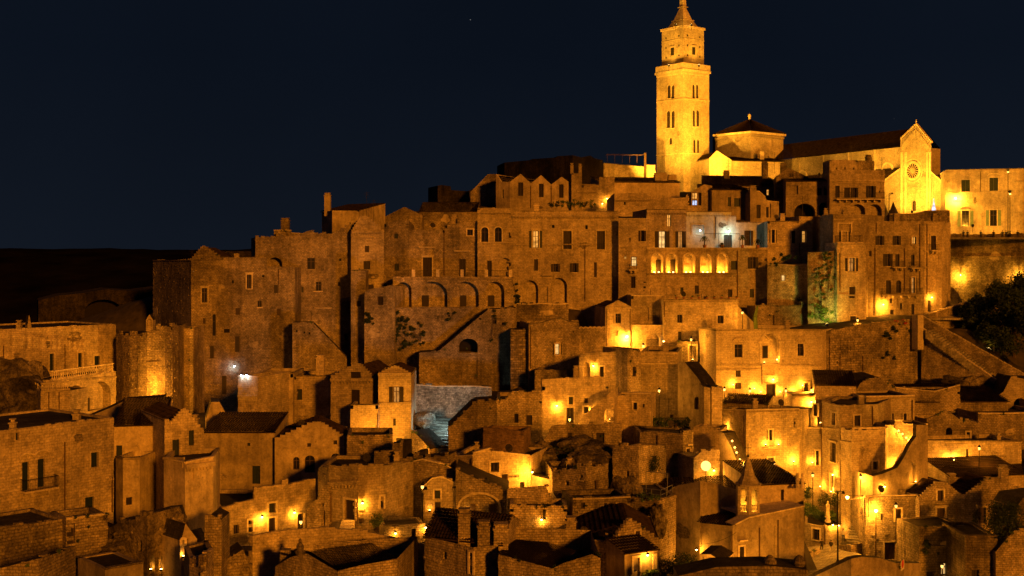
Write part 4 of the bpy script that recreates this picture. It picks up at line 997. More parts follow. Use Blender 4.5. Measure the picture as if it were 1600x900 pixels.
# ============================================================ LEFT SIDE
Bld('roof_house', 'dark skyline house with stepped gable behind the corner palazzo', [(297, 205), (348, 205)], 407, 450, D=8, mat='weathered', roof='gable', prof=st(297, 348, 406, 403, 318, 384, 6, 4), relief=False)
Bld('roof_house', 'dark low tiled skyline house above the palazzo roofs', [(330, 210), (416, 211)], 403, 450, D=10, mat='weathered', roof='shed', rise=1.2, relief=False)
Bld('roof_house', 'dark skyline block with a chimney left of the pale gabled house', [(428, 205), (478, 205)], 369, 420, D=8, mat='weathered', relief=False, prof=[(428, 360), (455, 360), (455.1, 364), (478, 366)]); BL[-1].chimney(446, 345, 2.5, 1.3, 1)
bh = Bld('house', 'pale skyline house with tall end chimney and long dark roof', [(503, 206), (519, 200), (561, 201)], 331, 400, D=8, mat='plaster', roof='shed', rise=1.5, relief=False, prof=None, f='n 531 338 536 341 .1'); BL[-1].chimney(512, 306, 3.4, 1.0, .2)
Bld('roof_house', 'dark pitched roof house in the middle of the left skyline', [(602, 212), (660, 212)], 337, 380, D=9, mat='weathered', roof='gable', relief=False, prof=[(602, 338), (632, 323), (660, 336)])
Bld('roof_house', 'dark long low roof on the skyline before the hunched house', [(655, 216), (746, 216)], 330, 380, D=9, mat='weathered', roof='shed', rise=2, relief=False)
l1 = Bld('palazzo', 'far left long house with three blue-green shuttered French windows', [(-60, 148), (181, 164)], 517.6, 645, D=12, mat='ashlar', roof='low', cat='palazzo', par=.2, crumb=.1,
  f='s+ 77 552.5 84 581 teal_paint;s+ 121.5 551.5 128 577 teal_paint hood;s+ 147 556 156 576 teal_paint hood;p 101 538 102 580;p 5 540 6 640;n 36 568 41 574 .2')
g = l1.segs[0]
Bld('shrine', 'small pinnacle shrine standing on the far left roof', [(43, 158), (49, 158.3)], 500, 520, D=1, mat='ashlar', roof='block', cat='shrine', prof=[(43, 508), (45, 493), (46, 493), (49, 510)], relief=False)
# vaulted balustrade terrace in front of l1
lt = Bld('balcony_terrace', 'arched terrace with stone balustrade under the French windows', [(82, 146), (181, 157)], 594, 660, D=4, mat='ashlar', cat='terrace', par=.05, f='A 104 602 131 650 1;A 137 596 173 640 1.2;d 132 622 143 645;c 82 596 181 589')
def balustrade(b, gi, u0, u1, z, n, inset=.3):
    g = b.segs[gi]; m = MB(); m.box(g.w(u0, z+.95, -inset-.15), g.u*(u1-u0), g.n*.3, Z*.15); m.box(g.w(u0, z, -inset-.15), g.u*(u1-u0), g.n*.3, Z*.12)
    h = m.build('balustrade', 'trim', b.root)
    base = None
    for i in range(n):
        p = g.w(u0+(u1-u0)*(i+.5)/n, z+.12, -inset)
        if base is None:
            mm = MB(); mm.lathe(p, [(.07, 0), (.1, .06), (.05, .2), (.13, .42), (.06, .68), (.1, .8)], 8); base = mm.build('baluster', 'trim', h, origin=p); base.location = p-parent_world(h)
        else:
            o = base.copy(); C.objects.link(o); o.parent = h; o.location = p-parent_world(h)
balustrade(lt, 0, .1, lt.segs[0].L-.1, lt.z1, 30)
lp = Bld('terrace_pier', 'square pier block with balustrade left of the arched terrace', [(50, 146), (64, 141), (109, 143)], 606, 665, D=4, mat='ashlar', cat='terrace', par=.05, f='c 64 609 109 608;p 76 612 77 650;p 92 612 93 650')
balustrade(lp, 0, .05, lp.segs[0].L-.05, lp.z1, 4); balustrade(lp, 1, .05, lp.segs[1].L-.05, lp.z1, 13)
tw = Bld('round_tower', 'curved ruined wall washed by a bright ground spotlight', [(182, 160), (192, 158), (203, 156.5), (216, 155.5), (230, 155), (244, 155.3), (257, 156.2), (269, 157.8), (279, 160)], 522, 650, D=6, mat='rubble', roof='block', cat='tower', crumb=.5, proud=.09,
  prof=[(182, 522), (215, 522), (232, 518), (243, 515), (252, 511), (266, 510), (268, 516), (279, 509)], f='c 216 567 258 566;R 257.5 554 262 560')
Bld('shrine', 'small arched niche shrine behind the spotlit curved wall', [(228, 166), (239, 166)], 500, 530, D=1.2, mat='ashlar', roof='block', cat='shrine', prof=[(228, 500), (233.5, 491), (239, 500)], f='A 230.5 498 236.5 511 .4', relief=False)
Bld('garden_wall', 'dim rough wall strip between the curved wall and corner palazzo', [(280, 164), (302, 164)], 512, 640, D=6, mat='rubble', cat='wall', crumb=.3)
rp = Bld('ramp_wall', 'curving ramp wall with pale coping below the spotlit wall', [(130, 140), (200, 138), (260, 142)], 652, 690, D=2.5, mat='plaster', cat='wall', roof='block', relief=False, prof=[(130, 655), (170, 638), (200, 624), (256, 620), (260, 618)])
l4 = Bld('house', 'big near left house with paired French windows and iron balcony', [(-60, 104.6), (177.5, 116.5)], 680.5, 822, D=11, mat='ashlar', roof='low', par=.2, crumb=.12, proud=.06,
  f='s 24.5 676.5 30 688;s 34.6 722 45.5 767 teal_paint ped;s 59 717 70 761 teal_paint ped;b 31 745 84 763;s+ 141.5 706.5 153.5 730 teal_paint;s 133 776.5 147 809 teal_paint;s 37 798 48.5 815 teal_paint;p 100.5 690 101.5 808;c 105 752 177 748;p 174.5 745 175.5 800')
l5 = Bld('house', 'tall set-back house with dark roof left of the stepped gable tower', [(177.8, 122), (257, 123)], 665, 815, D=10, mat='plaster', roof='shed', rise=1.6, relief=False, f='s 181.5 696 191 718 teal_paint;s 179 729 185 737;p 255 668 256 800')
l5b = Bld('lean_to', 'small flat lean-to block against the set-back house wall', [(181, 119), (192, 117.5), (218.5, 118.5)], 714, 815, D=4, mat='plaster', cat='house', relief=False, f='s 197 777 206.5 789 dark_wood;c 181 718 218 716')
l5c = Bld('gabled_house', 'tower-like house with crumbling stepped gable and two dark doors', [(257.3, 119), (318, 121)], 668, 760, D=9, mat='ashlar', roof='gable', prof=[(257.3, 655), (264, 655), (266, 663)]+st(266.2, 317.8, 660, 672, 288, 638, 6, 5), f='s 269.5 687 280 714.5 teal_paint;s 295 672.5 303 696 teal_paint')
l5d = Bld('terrace_block', 'projecting terrace block with patterned parapet below the two dark doors', [(256, 115), (289, 112.5), (333, 115.5)], 716, 815, D=6, mat='plaster', cat='house', f='C 289 729 333 724;n 298 735 303.5 750 .15;c 256 716 289 716', relief=False)
l6 = Bld('house', 'long dim blank house with a single dark door', [(318, 138), (429, 138)], 675, 775, D=8, mat='plaster', relief=False, roof='shed', rise=1.2, f='d 394 728 406.5 756 teal_paint;s 386 692 391 697;k 318 676 319 676;n 335 712 340 730 .1')
l6b = Bld('gabled_house', 'dim house with three round-headed dark openings under a low gable', [(429.3, 137), (542, 138)], 684, 775, D=8, mat='plaster', relief=False, roof='gable', prof=st(429.3, 541.8, 686, 684, 495, 659, 7, 14),
  f='a 458 714 468 734;a 476 711.5 492 739;a 517 708.5 532 727;s 480 692.5 486 698;s 521 688 527 694.5;c 443 700 541 699;p 539 680 540 740')
l6c = Bld('house', 'low lean house wall right of the dim round-headed openings', [(542.3, 135), (585, 134), (613, 135)], 680, 760, D=6, mat='rubble', f='s 593 701 602 712;c 585 681 613 680')
# upper dim court houses
Bld('house', 'dim wide flat house behind the pale lamp-lit block', [(402, 158), (458, 158)], 584, 690, D=8, mat='plaster', relief=False, f='n 440 598 446 620 .1;c 402 630 458 630')
Bld('house', 'dim low house with one small green door and a chimney', [(458.3, 159), (517, 159)], 588, 690, D=8, mat='ashlar', f='s 463.5 608 472 625'); BL[-1].chimney(501, 560, 3, 1, 1)
cl = Bld('house', 'small flat house carrying two cool white lamps by the cliff stairs', [(372, 152), (403, 151)], 588, 690, D=8, mat='ashlar', f='n 382 632 392 640 .2;c 372 619 403 619')
Bld('stair_wall', 'dim sloping stair wall below the cool white lamps', [(322, 149), (372, 150)], 612, 700, D=4, mat='plaster', roof='block', cat='wall', relief=False, prof=[(322, 655), (330, 628), (343, 628), (360, 660), (372, 662)])
m1a = Bld('gabled_house', 'stepped gable house half lit beside the bright yellow house', [(517, 152), (583, 151)], 592, 680, D=9, mat='ashlar', roof='gable', prof=st(517, 583, 588, 588, 559, 568, 6, 8), f='s 547.5 581 563.5 591 dark_wood;C 517 593 583 593;s 548.5 609 562 631.5 dark_wood')
m1b = Bld('house', 'bright yellow house with open-shuttered window and dark cornice', [(591, 149), (642.5, 149)], 583, 725, D=8, mat='ashlar_clean', roof='gable', prof=[(591, 584)]+st(591.5, 642, 583, 583, 617, 571, 5, 4)+[(642.5, 584)], relief=False, f='C 591 585 642.5 585;h 608 604 630.5 629.5 lit_dim dark_wood;c 591 631 642.5 629;s 614 654 618.5 665.5;s+ 619 684 628.5 699.5')
m1c = Bld('house', 'lower lit wing with sloping left edge under the yellow house', [(547.5, 147.5), (591, 147.5)], 633, 725, D=5, mat='ashlar_clean', relief=False, cat='house', f='A 560 650 588 690 .3;p 590 647 590.6 674')
m1d = Bld('buttress', 'bright sloping buttress wall beside the grey stairway', [(642.8, 147), (672, 145)], 676, 725, D=3, mat='rubble', roof='block', cat='wall', prof=[(642.8, 673), (650, 678), (662, 690), (672, 702)])
Bld('chimney_wall', 'low wall with three chimney stumps before the bright buttress', [(585, 128), (700, 126)], 705, 740, D=3, mat='rubble', cat='wall', roof='block', crumb=.4, prof=[(585, 708), (611, 703), (613, 703), (613.1, 692), (629, 692), (629.1, 716), (646, 716), (646.1, 708), (655, 708), (655.1, 716), (700, 712)])
# grey lit stairway
gw = Bld('pale_wall', 'cool grey-lit rubble wall beside the broad stairway', [(643.5, 160), (768, 163)], 603, 665, D=4, mat='pale_wall', cat='wall', crumb=.35, proud=.08, prof=[(643.5, 601), (680, 604), (740, 604), (768, 606)])
def stairway(name, label, cat, A, B, Dv, n, matn='paving', parapet=None):
    """A,B: ends of the lowest nosing; Dv: vector from the first to the last step (in plan and up)"""
    A, B, Dv = Vector(A), Vector(B), Vector(Dv); rt = root(name, label, cat, (A+B)/2)
    hv = Vector((Dv.x, Dv.y, 0))/n
    for i in range(n):
        a = A+Dv*i/n; b = B+Dv*i/n; j = R.uniform(-.02, .02)
        m = MB(); m.box(a-Z*1.2, b-a, hv*1.06, Z*(1.2+j)); m.build('step', matn, rt)
    return rt
stairway('stairway', 'broad grey stone stairway under a cool lamp', 'stairs', P(690, 712, 143), P(772, 716, 143), P(660, 648, 158)-P(690, 712, 143), 13, 'pale_wall')
def boulder(px, py, Y, rx, ry, rz, label, name='boulder', matn='rock', n=3, amp=.35, cat='boulder'):
    bm = bmesh.new(); bmesh.ops.create_icosphere(bm, subdivisions=n, radius=1)
    c = P(px, py, Y)
    for v in bm.verts:
        d = v.co.normalized(); k = 1+amp*noise.noise(d*1.6+c*.13)+amp*.5*noise.noise(d*4+c*.2)
        v.co = Vector((d.x*rx*k, d.y*ry*k, d.z*rz*k))
    me = bpy.data.meshes.new(name); bm.to_mesh(me); bm.free(); me.materials.append(MATS[matn]); me.uv_layers.new(name='UVMap')
    me.polygons.foreach_set('use_smooth', [False]*len(me.polygons))
    o = bpy.data.objects.new(name, me); C.objects.link(o); o.location = c; return tag(o, label, cat)
boulder(662, 655, 153, 1.6, 1.5, 1.1, 'big pale boulder lying at the top of the grey stairway', matn='pale_wall')
# ============================================================ CENTRE LOWER
Bld('house', 'rounded ruined wall stepping down at the right of the grey stairway', [(701, 142), (746, 141), (776, 142)], 640, 740, D=5, mat='rubble', roof='block', cat='wall', crumb=.4, prof=[(701, 668), (715, 655), (738, 632), (746, 628), (776, 626)])
Bld('house', 'house with two small windows left of the long lit front', [(776.3, 150), (847, 150)], 614, 705, D=8, mat='rubble', crumb=.25, prof=[(776.3, 624), (790, 624), (800, 613), (847, 612)], f='w 803.5 646.5 810 661;d 822 648.5 831.5 664')
Bld('house', 'low reddish-lit wall with canopy under the two small windows', [(755, 136), (818, 135)], 672, 720, D=4, mat='brick_and_red_light', crumb=.1, cat='wall', prof=[(755, 668), (818, 674)])  # reddish light falling on this wall is put into its colour
n1 = Bld('house', 'long lit house front with a decorated niche lamp beside its door', [(847.3, 152), (951, 152)], 592, 670, D=5, mat='ashlar', prof=[(847.3, 593), (938, 588), (951, 604)], f='s+ 888.5 620 895.5 632;s 913 622 919 630;d+ 885 637 896.5 661;s+ 912 635.5 920 646;p 846 600 847 660')
n2 = Bld('house', 'upper house between two glowing dome lamps', [(905, 164), (980, 162)], 551, 610, D=9, mat='ashlar', crumb=.1, par=.3, f='d+ 937 572.5 943.5 589;A 911 566 922 590 .6;s 940 575 941 576', prof=[(905, 555), (920, 551), (980, 550)])
n2b = Bld('pier_house', 'tall narrow pier house right of the glowing dome lamps', [(980.3, 160), (1001, 161)], 546, 625, D=6, mat='rubble', f='s 988.5 573 994 588', crumb=.1)
Bld('garden_wall', 'dim low wall with flat roof left of the glowing dome lamps', [(836, 170), (906, 169)], 578, 620, D=6, mat='weathered', cat='wall', crumb=.2)
n3 = Bld('retaining_wall', 'tall plain wall under the bright gate courtyard', [(1001.3, 166), (1059, 165)], 549, 665, D=10, mat='ashlar', cat='wall', f='c 1001 568 1059 568;c 1001 552 1059 552;n 1044 622 1058 645 .3;s 1047 648 1052 660')
n4 = Bld('buttress_wall', 'long buttress wall carrying the brick steps down beside the ornate palace', [(1059, 163), (1108, 157)], 567, 665, D=2.2, mat='plaster', roof='block', cat='wall', relief=False, prof=[(1059, 566), (1070, 566), (1090, 590), (1099, 605), (1108, 605)], f='A 1085 620 1093 640 .5')
stairway('stairway', 'narrow brick steps climbing along the ornate palace flank', 'stairs', P(1100, 604, 160), P(1109, 604, 159), P(1080, 566, 173)-P(1100, 604, 160), 14, 'brick_and_red_light')
for x0, x1, lb in ((1100, 1110, 'left'), (1112, 1128, 'right')):
    Bld('buttress', 'pair of thin lit buttresses below the brick steps, %s one' % lb, [(x0, 153), (x1, 153)], 604, 690, D=4, mat='ashlar', roof='block', cat='buttress', prof=[(x0, 604), (x1, 606)])
n5 = Bld('house', 'small square house with two little windows right of the lit stair arch', [(958, 150), (1017, 149)], 617, 690, D=6, mat='ashlar', crumb=.15, par=.3, f='s+ 989.5 629 995.5 640;s 1004 631 1007 637;c 977 617 1017 617', prof=[(958, 620), (976, 619), (976.1, 615), (1017, 615)])
n1s = Bld('stair_wall', 'diagonal stair wall with lit arch right of the lit house front', [(903, 148), (960, 147)], 640, 672, D=3, mat='ashlar', roof='block', cat='wall', prof=[(903, 662), (911, 650), (945, 620), (960, 608)], f='A 944 638 960 659 2.2')
n6 = Bld('house', 'ruined front with two dark doorways and crenellated top', [(848, 144), (971, 144)], 664, 705, D=4, mat='rubble', crumb=.15, prof=[(848, 690), (855, 682), (862, 666), (872, 664), (885, 664), (885.1, 661), (893, 661), (893.1, 664), (921, 664), (921.1, 660), (929, 660), (929.1, 664), (971, 661)], f='d 887 676 894 695;d 931.5 676 944.5 697;n 918 678 926 694 .15')
n9 = Bld('house', 'dark flat-roofed house with bright narrow end wall below the planted terrace', [(1000, 143), (1067, 140), (1083, 141)], 672, 745, D=6, mat='rubble', par=.2, f='w+ 1072 701 1077.5 710.5;k 1071 694 1079 694;c 1067 674 1083 674;p 1028 680 1029 740;s 1008 700 1013 720', roof='flat', prof=[(1000, 676), (1020, 674), (1083, 671)])
Bld('house', 'curved low house wall right of the bright narrow end wall', [(1083.3, 146), (1125, 145)], 667, 745, D=6, mat='ashlar', prof=[(1083.3, 667), (1110, 665), (1125, 674)])
n9t = Bld('terrace_wall', 'planted terrace wall with shrubs in pots and iron fence', [(1018, 152), (1078, 152)], 667, 690, D=5, mat='ashlar', cat='terrace', par=.1)
Bld('stair_wall', 'bright sloping stair wall left of the glowing globe terrace', [(1124, 140), (1152, 138)], 674, 745, D=2, mat='plaster', roof='block', cat='wall', relief=False, prof=[(1124, 674), (1131, 677), (1143, 700), (1152, 722)])
Bld('lit_wall', 'jagged warm wall behind the glowing globe lamp', [(1084, 136), (1124, 137)], 713, 760, D=4, mat='ashlar', cat='wall', crumb=.3, prof=[(1084, 716), (1095, 706), (1124, 703)])
# O group
o1 = Bld('house', 'tall house with balcony window flanked by two uplights', [(1128, 158), (1166, 152), (1249, 153)], 640, 760, D=8, mat='ashlar', par=.3, prof=[(1128, 640), (1166, 641), (1249, 639)], f='h+ 1198.5 671.5 1209.5 688;k 1191 699 1221 699;w+ 1199.5 715 1209 730;p 1162 650 1163 745;n 1183 716 1188 722 .1;s 1240 654 1245 668;c 1166 645 1249 643')
Bld('house', 'dark ribbed roof terrace block in front of the ornate palace base', [(1129, 163), (1200, 161)], 628, 655, D=5, mat='weathered', roof='shed', rise=.6, relief=False)
o3 = Bld('house', 'narrow recessed courtyard front with a very bright wall light', [(1249.3, 156), (1285, 156)], 645, 770, D=6, mat='ashlar_clean', relief=False, f='d+ 1271 632 1277 650;c 1249 669 1285 669;h+ 1271.5 704 1283 727;k 1250 668 1285 668', prof=[(1249.3, 672), (1262, 668), (1285, 668)])
o3b = Bld('house', 'small bright courtyard wall above the recessed front', [(1238, 164), (1286, 164)], 606, 680, D=5, mat='ashlar_clean', relief=False, prof=[(1238, 618), (1286, 614)], f='d+ 1271 632 1278 654 lit_warm;c 1238 621 1286 618')
o2 = Bld('house', 'big angular two-storey house with octagonal upper block', [(1284, 155), (1313, 150.5), (1371, 152)], 627, 800, D=8, mat='ashlar', par=.4, f='w+ 1300 645 1306 664;s+ 1334.5 649 1343.5 665.5;w+ 1297 692 1307 722 hood;c 1284 669 1313 671;p 1284.5 630 1285.5 760;p 1363 635 1364 664;d+ 1297.5 742 1303 770')
o2b = Bld('house', 'plain projecting lower block under the octagonal upper block', [(1314, 149), (1331, 146.5), (1383, 148)], 668, 800, D=5, mat='ashlar', par=.3, f='c 1331 669 1383 668;c 1314 690 1331 692;c 1331 691.5 1383 690.5;w+ 1363.5 721 1371.5 734')
Bld('roof_house', 'dark tiled roof house above the angular two-storey house', [(1274, 163), (1338, 162)], 601, 640, D=7, mat='ashlar', roof='shed', rise=1.3, relief=False)
Bld('vault_house', 'dim rounded vault house right of the dark tiled roof', [(1336, 166), (1400, 166)], 592, 640, D=8, mat='rubble', roof='block', prof=[(1336, 612), (1345, 598), (1358, 591), (1375, 590), (1390, 598), (1400, 610)])
Bld('garden_wall', 'low wall with lit edge under the sloping retaining wall', [(1400, 168), (1500, 168)], 606, 650, D=6, mat='rubble', cat='wall', crumb=.3, prof=[(1400, 606), (1460, 612), (1500, 602)])
o4 = Bld('house', 'bright warm house with lit doorway at the head of a lamp-lined stair', [(1353, 158), (1429, 159)], 620, 700, D=7, mat='ashlar_clean', relief=False, par=.3, f='d+ 1387.5 646 1396 662 lit_pale white_paint;h+ 1409 646 1418.5 662;p 1425 625 1426 660;c 1353 622 1429 621')
o4b = Bld('pier_block', 'square pier block at the top right of the lamp-lined stair', [(1398, 152), (1432, 151), (1449, 152)], 663, 720, D=4, mat='ashlar', cat='wall', par=.2, prof=[(1398, 657), (1408, 657), (1412, 663), (1449, 663)])
o4c = Bld('stair_wall', 'curving parapet wall sweeping down from the square pier block', [(1340, 143), (1364, 141), (1432, 143), (1449.5, 144)], 770, 800, D=1.2, mat='plaster', roof='block', cat='wall', relief=False,
  prof=[(1340, 737), (1364, 744), (1377, 741), (1402, 731), (1414, 712), (1422, 695), (1431.5, 682), (1431.6, 664), (1432, 664), (1449.5, 664)], f='A 1420 722 1433 755 .6')
Bld('stair_wall', 'inner sloping wall left of the lamp-lined stair', [(1383, 149.5), (1412, 150)], 690, 760, D=2.5, mat='ashlar_clean', roof='block', cat='wall', relief=False, prof=[(1383, 664), (1392, 664), (1405, 676), (1412, 683)])
stairway('stairway', 'narrow stair lined with small round lamps', 'stairs', P(1390, 734, 144.5), P(1402, 734, 144.5), P(1417, 690, 150)-P(1390, 734, 144.5), 14, 'trim')
# right side terraces
r1 = Bld('terrace_house', 'long low lit wall with small window right of the curved stair', [(1449.8, 152), (1596, 154)], 689, 760, D=7, mat='ashlar', crumb=.1, f='c 1478 695 1596 691;s 1509.5 702 1513.5 714;p 1449 700 1450 735', prof=[(1449.8, 688), (1480, 689), (1596, 690)])
Bld('house', 'broad dim ruined house right of the blank garden', [(1448, 160), (1530, 160)], 652, 700, D=8, mat='rubble', crumb=.4, prof=[(1448, 655), (1470, 645), (1485, 644), (1500, 656), (1530, 660)], f='V 1478 668 1488 686;w+ 1510 675 1515.5 686')
Bld('house', 'wide rough wall house at the right edge above the terrace wall', [(1528, 162), (1640, 163)], 646, 700, D=9, mat='rubble', crumb=.15, roof='flat')
Bld('roof_house', 'long dark roofs right of the lamp-lined stair house', [(1432, 168), (1575, 169)], 628, 670, D=8, mat='weathered', roof='shed', rise=1.6, relief=False)
rk = Bld('rock_wall', 'craggy lit rock wall with small window hole below the long stair', [(1432, 178), (1590, 180)], 600, 650, D=6, mat='rubble', roof='block', cat='wall', crumb=.5, prof=[(1432, 606), (1480, 600), (1500, 590), (1530, 600), (1560, 602), (1590, 612)], f='o 1491 606 1495 612', proud=.15)
Bld('wall_stub', 'lit stub wall with dark vault at the foot of the long stair', [(1560, 172), (1640, 172)], 600, 660, D=5, mat='ashlar', cat='wall', roof='block', prof=[(1560, 618), (1568, 612), (1580, 588), (1600, 592), (1640, 592)], f='V 1584 622 1604 650')
# ============================================================ FRONT ROWS
# chapel
ch = Bld('chapel', 'plain chapel body with tiled roof left of the little bell turret', [(1038, 131), (1094, 126), (1184, 127)], 770, 890, D=12, mat='plaster', roof='none', cat='chapel', relief=False, prof=[(1038, 770), (1060, 758), (1094, 752), (1100, 752), (1150, 764), (1184, 768)])
g0, g1 = ch.segs
m = MB(); a = g0.w(0, ch.segs[0].prof[0][1]-.1); zc = (HOR-750)/FOC*127
tile_sheet(m, g0.w(0, -26.6), g1.w(g1.L, -25.6), g1.w(g1.L, -24.3)+Vector((.5, 8, 0)), g0.w(0, -25.3)+Vector((0, 7, 0))); m.build('roof', 'tiles', ch.root)
cf = Bld('chapel', 'taller chapel nave block with blank window right of the bell turret', [(1184.5, 126.5), (1256, 127.5)], 757, 800, D=10, mat='plaster', roof='shed', rise=.8, cat='chapel', relief=False,
  prof=None, f='s 1220 765 1225 785;R 1208 766 1211 769;c 1184 758 1256 757', base_drop=.5)
cw = Bld('chapel', 'big blank lit chapel front with drain pipes and one window', [(1093.5, 124), (1145, 121), (1256.5, 124.5)], 815, 892, D=6, mat='plaster', roof='none', cat='chapel', relief=False,
  prof=[(1093.5, 817), (1144.9, 822), (1145.1, 822), (1171, 811), (1171.1, 809), (1256.5, 791)], f='s+ 1155 854 1162 875.5 dark_wood;k 1152 843 1165 843;p 1186 824 1187 878;p 1215 812 1216.5 888;n 1196 812 1210 876 .05;n 1222 806 1250 870 .05;p 1144 830 1145 885')
m = MB(); g0, g1 = cw.segs
tile_sheet(m, g0.w(-.3, cw.segs[0].prof[0][1]+.02, .3), g1.w(.1, g1.prof[0][1]+.03, .35), P(1176, 786, 128), P(1112, 789, 131)); m.build('roof', 'tiles', cw.root)
m = MB(); u, z = g1.uz(1171, 809); ue = g1.L
m.box(g1.w(u, z-.02, .1), g1.u*(ue-u)+Z*(g1.prof[-1][1]-z), -g1.n*5.9, Z*.12); m.box(g1.w(0, g1.prof[0][1], .12), g1.u*u+Z*(z-g1.prof[0][1]), -g1.n*1.5, Z*.15); m.build('coping', 'trim', cw.root)
# bell turret
bp = P(1169, 806, 123.5); bt = root('bell_turret', 'little octagonal bell turret with glowing arched openings and pointed roof', 'bell turret', bp)
kk = 123.5/FOC; hw = 17.5*kk; zt_ = P(0, 757, 123.5).z; zo0 = P(0, 797, 123.5).z; zo1 = P(0, 762, 123.5).z
sides = [(-1, -.35), (-.1, -.95), (.1+.85, -.35), (.95, .55), (-.0, 1.1), (-1, .55)]
pts = [bp+Vector((x*hw, y*hw, 0)) for x, y in sides]
m = MB()
for i in range(6):
    a, b = pts[i], pts[(i+1) % 6]; u = (b-a); L = u.length; u = u/L; n = Vector((u.y, -u.x, 0)); op = i in (0, 1)
    def fw(uu, z, o=0): return Vector((a.x, a.y, 0))+u*uu+n*o+Z*z
    if op:
        w0, w1 = L*.24, L*.78; zs = zo1-(w1-w0)/2
        m.face([fw(0, bp.z-1), fw(L, bp.z-1), fw(L, zo0), fw(0, zo0)]); m.face([fw(0, zo0), fw(w0, zo0), fw(w0, zo1), fw(0, zo1)]); m.face([fw(w1, zo0), fw(L, zo0), fw(L, zo1), fw(w1, zo1)]); m.face([fw(0, zo1), fw(L, zo1), fw(L, zt_), fw(0, zt_)])
        ar = arc_pts(w0, w1, zs, zo1, 10)
        for j in range(10):
            m.face([fw(*ar[j]), fw(*ar[j+1]), fw(w0 if j < 5 else w1, zo1)]); m.face([fw(*ar[j]), fw(*ar[j], -.3), fw(*ar[j+1], -.3), fw(*ar[j+1])])
        m.face([fw(w0, zo0), fw(w0, zo0, -.3), fw(w0, zs, -.3), fw(w0, zs)]); m.face([fw(w1, zo0), fw(w1, zs), fw(w1, zs, -.3), fw(w1, zo0, -.3)])
        bs = MB()
        for j in range(4): bs.lathe(fw(w0+(w1-w0)*(j+.5)/4, zo0, -.15), [(.04, 0), (.07, .25), (.035, .55)], 6)
        bs.box(fw(w0, zo0+.55, -.22), u*(w1-w0), n*.14, Z*.08); bs.build('balustrade', 'trim', bt)
    else: m.face([fw(0, bp.z-1), fw(L, bp.z-1), fw(L, zt_), fw(0, zt_)])
m.build('wall', 'ashlar_clean', bt)
m = MB(); cen = bp+Vector((0, .05, 0)); m.lathe((cen.x, cen.y, zt_), [(hw*1.22, 0), (hw*1.22, .12), (hw*1.02, .14), (hw*.62, .9), (hw*.3, 2.1), (hw*.12, 2.6), (.12, 2.75)], 8); rf = m.build('spire_roof', 'ashlar', bt)
m = MB(); m.tube((cen.x, cen.y, zt_+2.7), (cen.x, cen.y, zt_+4.2), .03, 5); m.box((cen.x-.35, cen.y, zt_+3.7), (.7, 0, 0), (0, .05, 0), (0, 0, .05)); m.lathe((cen.x, cen.y, zt_+2.75), [(.05, 0), (.14, .15), (.05, .3)], 6); m.build('weather_vane', 'iron', rf)
m = MB(); m.lathe((cen.x, cen.y, zo0+.9), [(.38, 0), (.3, .15), (.22, .5), (.1, .65)], 10); m.build('bell', 'pipe_metal', bt)
light((cen.x, cen.y, zo0+.35), 90, 'y', .15, parent=bt)
for x in (1246, 1254):
    pp = P(x, 757, 126); m = MB(); m.lathe(pp, [(.28, -.3), (.15, .1), (.24, .4), (.12, .75), (.18, .95), (.05, 1.2)], 8); m.build('finial', 'trim', cf.root)
# front middle
k1 = Bld('house', 'long lit row house with wall lamps, two doors and stepped walls', [(330, 126), (348, 119), (397, 121), (450, 123), (493, 125)], 790, 870, D=8, mat='ashlar', par=.4, crumb=.15,
  prof=[(330, 786), (348, 794), (375, 785), (396.9, 780), (397.1, 763), (418, 760), (440, 757), (441, 750), (449.9, 750), (450.1, 758), (470, 752), (493, 748)],
  f='w 365 820 373.5 835.5;w+ 387.5 812.5 394.5 836;s+ 420 786 431 801;d+ 419.5 809 430.5 831;d+ 464.5 802.5 475 826;c 348 838 397 832;A 482 795 491 824 .3')
kn = Bld('porch', 'round-topped lit niche wall between the row house and round house', [(480, 122), (514, 121)], 792, 850, D=3, mat='rubble', cat='wall', roof='block', prof=[(480, 796), (488, 784), (498, 780), (500, 764), (514, 758)], f='s 502 786 506 792;d 504 796 508 822')
k2 = Bld('house', 'bulging round stone house with steps up to its lit door', [(497, 125), (514, 121.5), (560, 119.5), (600, 120.5), (645, 125)], 729, 850, D=8, mat='ashlar', par=.4, crumb=.25, proud=.08,
  prof=[(497, 731), (514, 729), (560, 727), (600, 728), (645, 722)], f='w+ 594.5 775 603 794;d+ 538.5 781 555 812;C 514 756 575 755;n 557.5 784 574 818 .1;p 518 770 519 815')
stairway('stairway', 'short flight of steps up to the round house door', 'stairs', P(530, 827, 116.2), P(551, 827, 116.2), P(534, 812, 119.3)-P(530, 827, 116.2), 5, 'trim')
fw_ = Bld('terrace_wall', 'long curving terrace parapet under the lit row house', [(347, 112), (395, 109), (507, 111), (562, 112), (663, 113)], 836, 910, D=4.5, mat='ashlar', cat='terrace', roof='flat', par=.55, crumb=.1, prof=[(347, 870), (393, 870), (395, 837), (450, 828), (507, 825), (562, 829), (663, 850)], f='A 485 847 540 880 .2')
Bld('house', 'small low house with two lamps below the round house', [(600, 117), (665, 118)], 823, 850, D=4, mat='rubble', par=.2, crumb=.1, f='d 643 826 650 846')
w2 = Bld('house', 'house with tall shallow wall arch and two small shutters', [(640, 126), (686, 124), (714, 125)], 718, 835, D=8, mat='rubble', crumb=.3, prof=[(640, 723), (660, 718), (685.9, 724), (686.1, 724), (695, 726), (714, 738)], f='A 667 750 685.5 830 .25')
g = w2.segs[0]
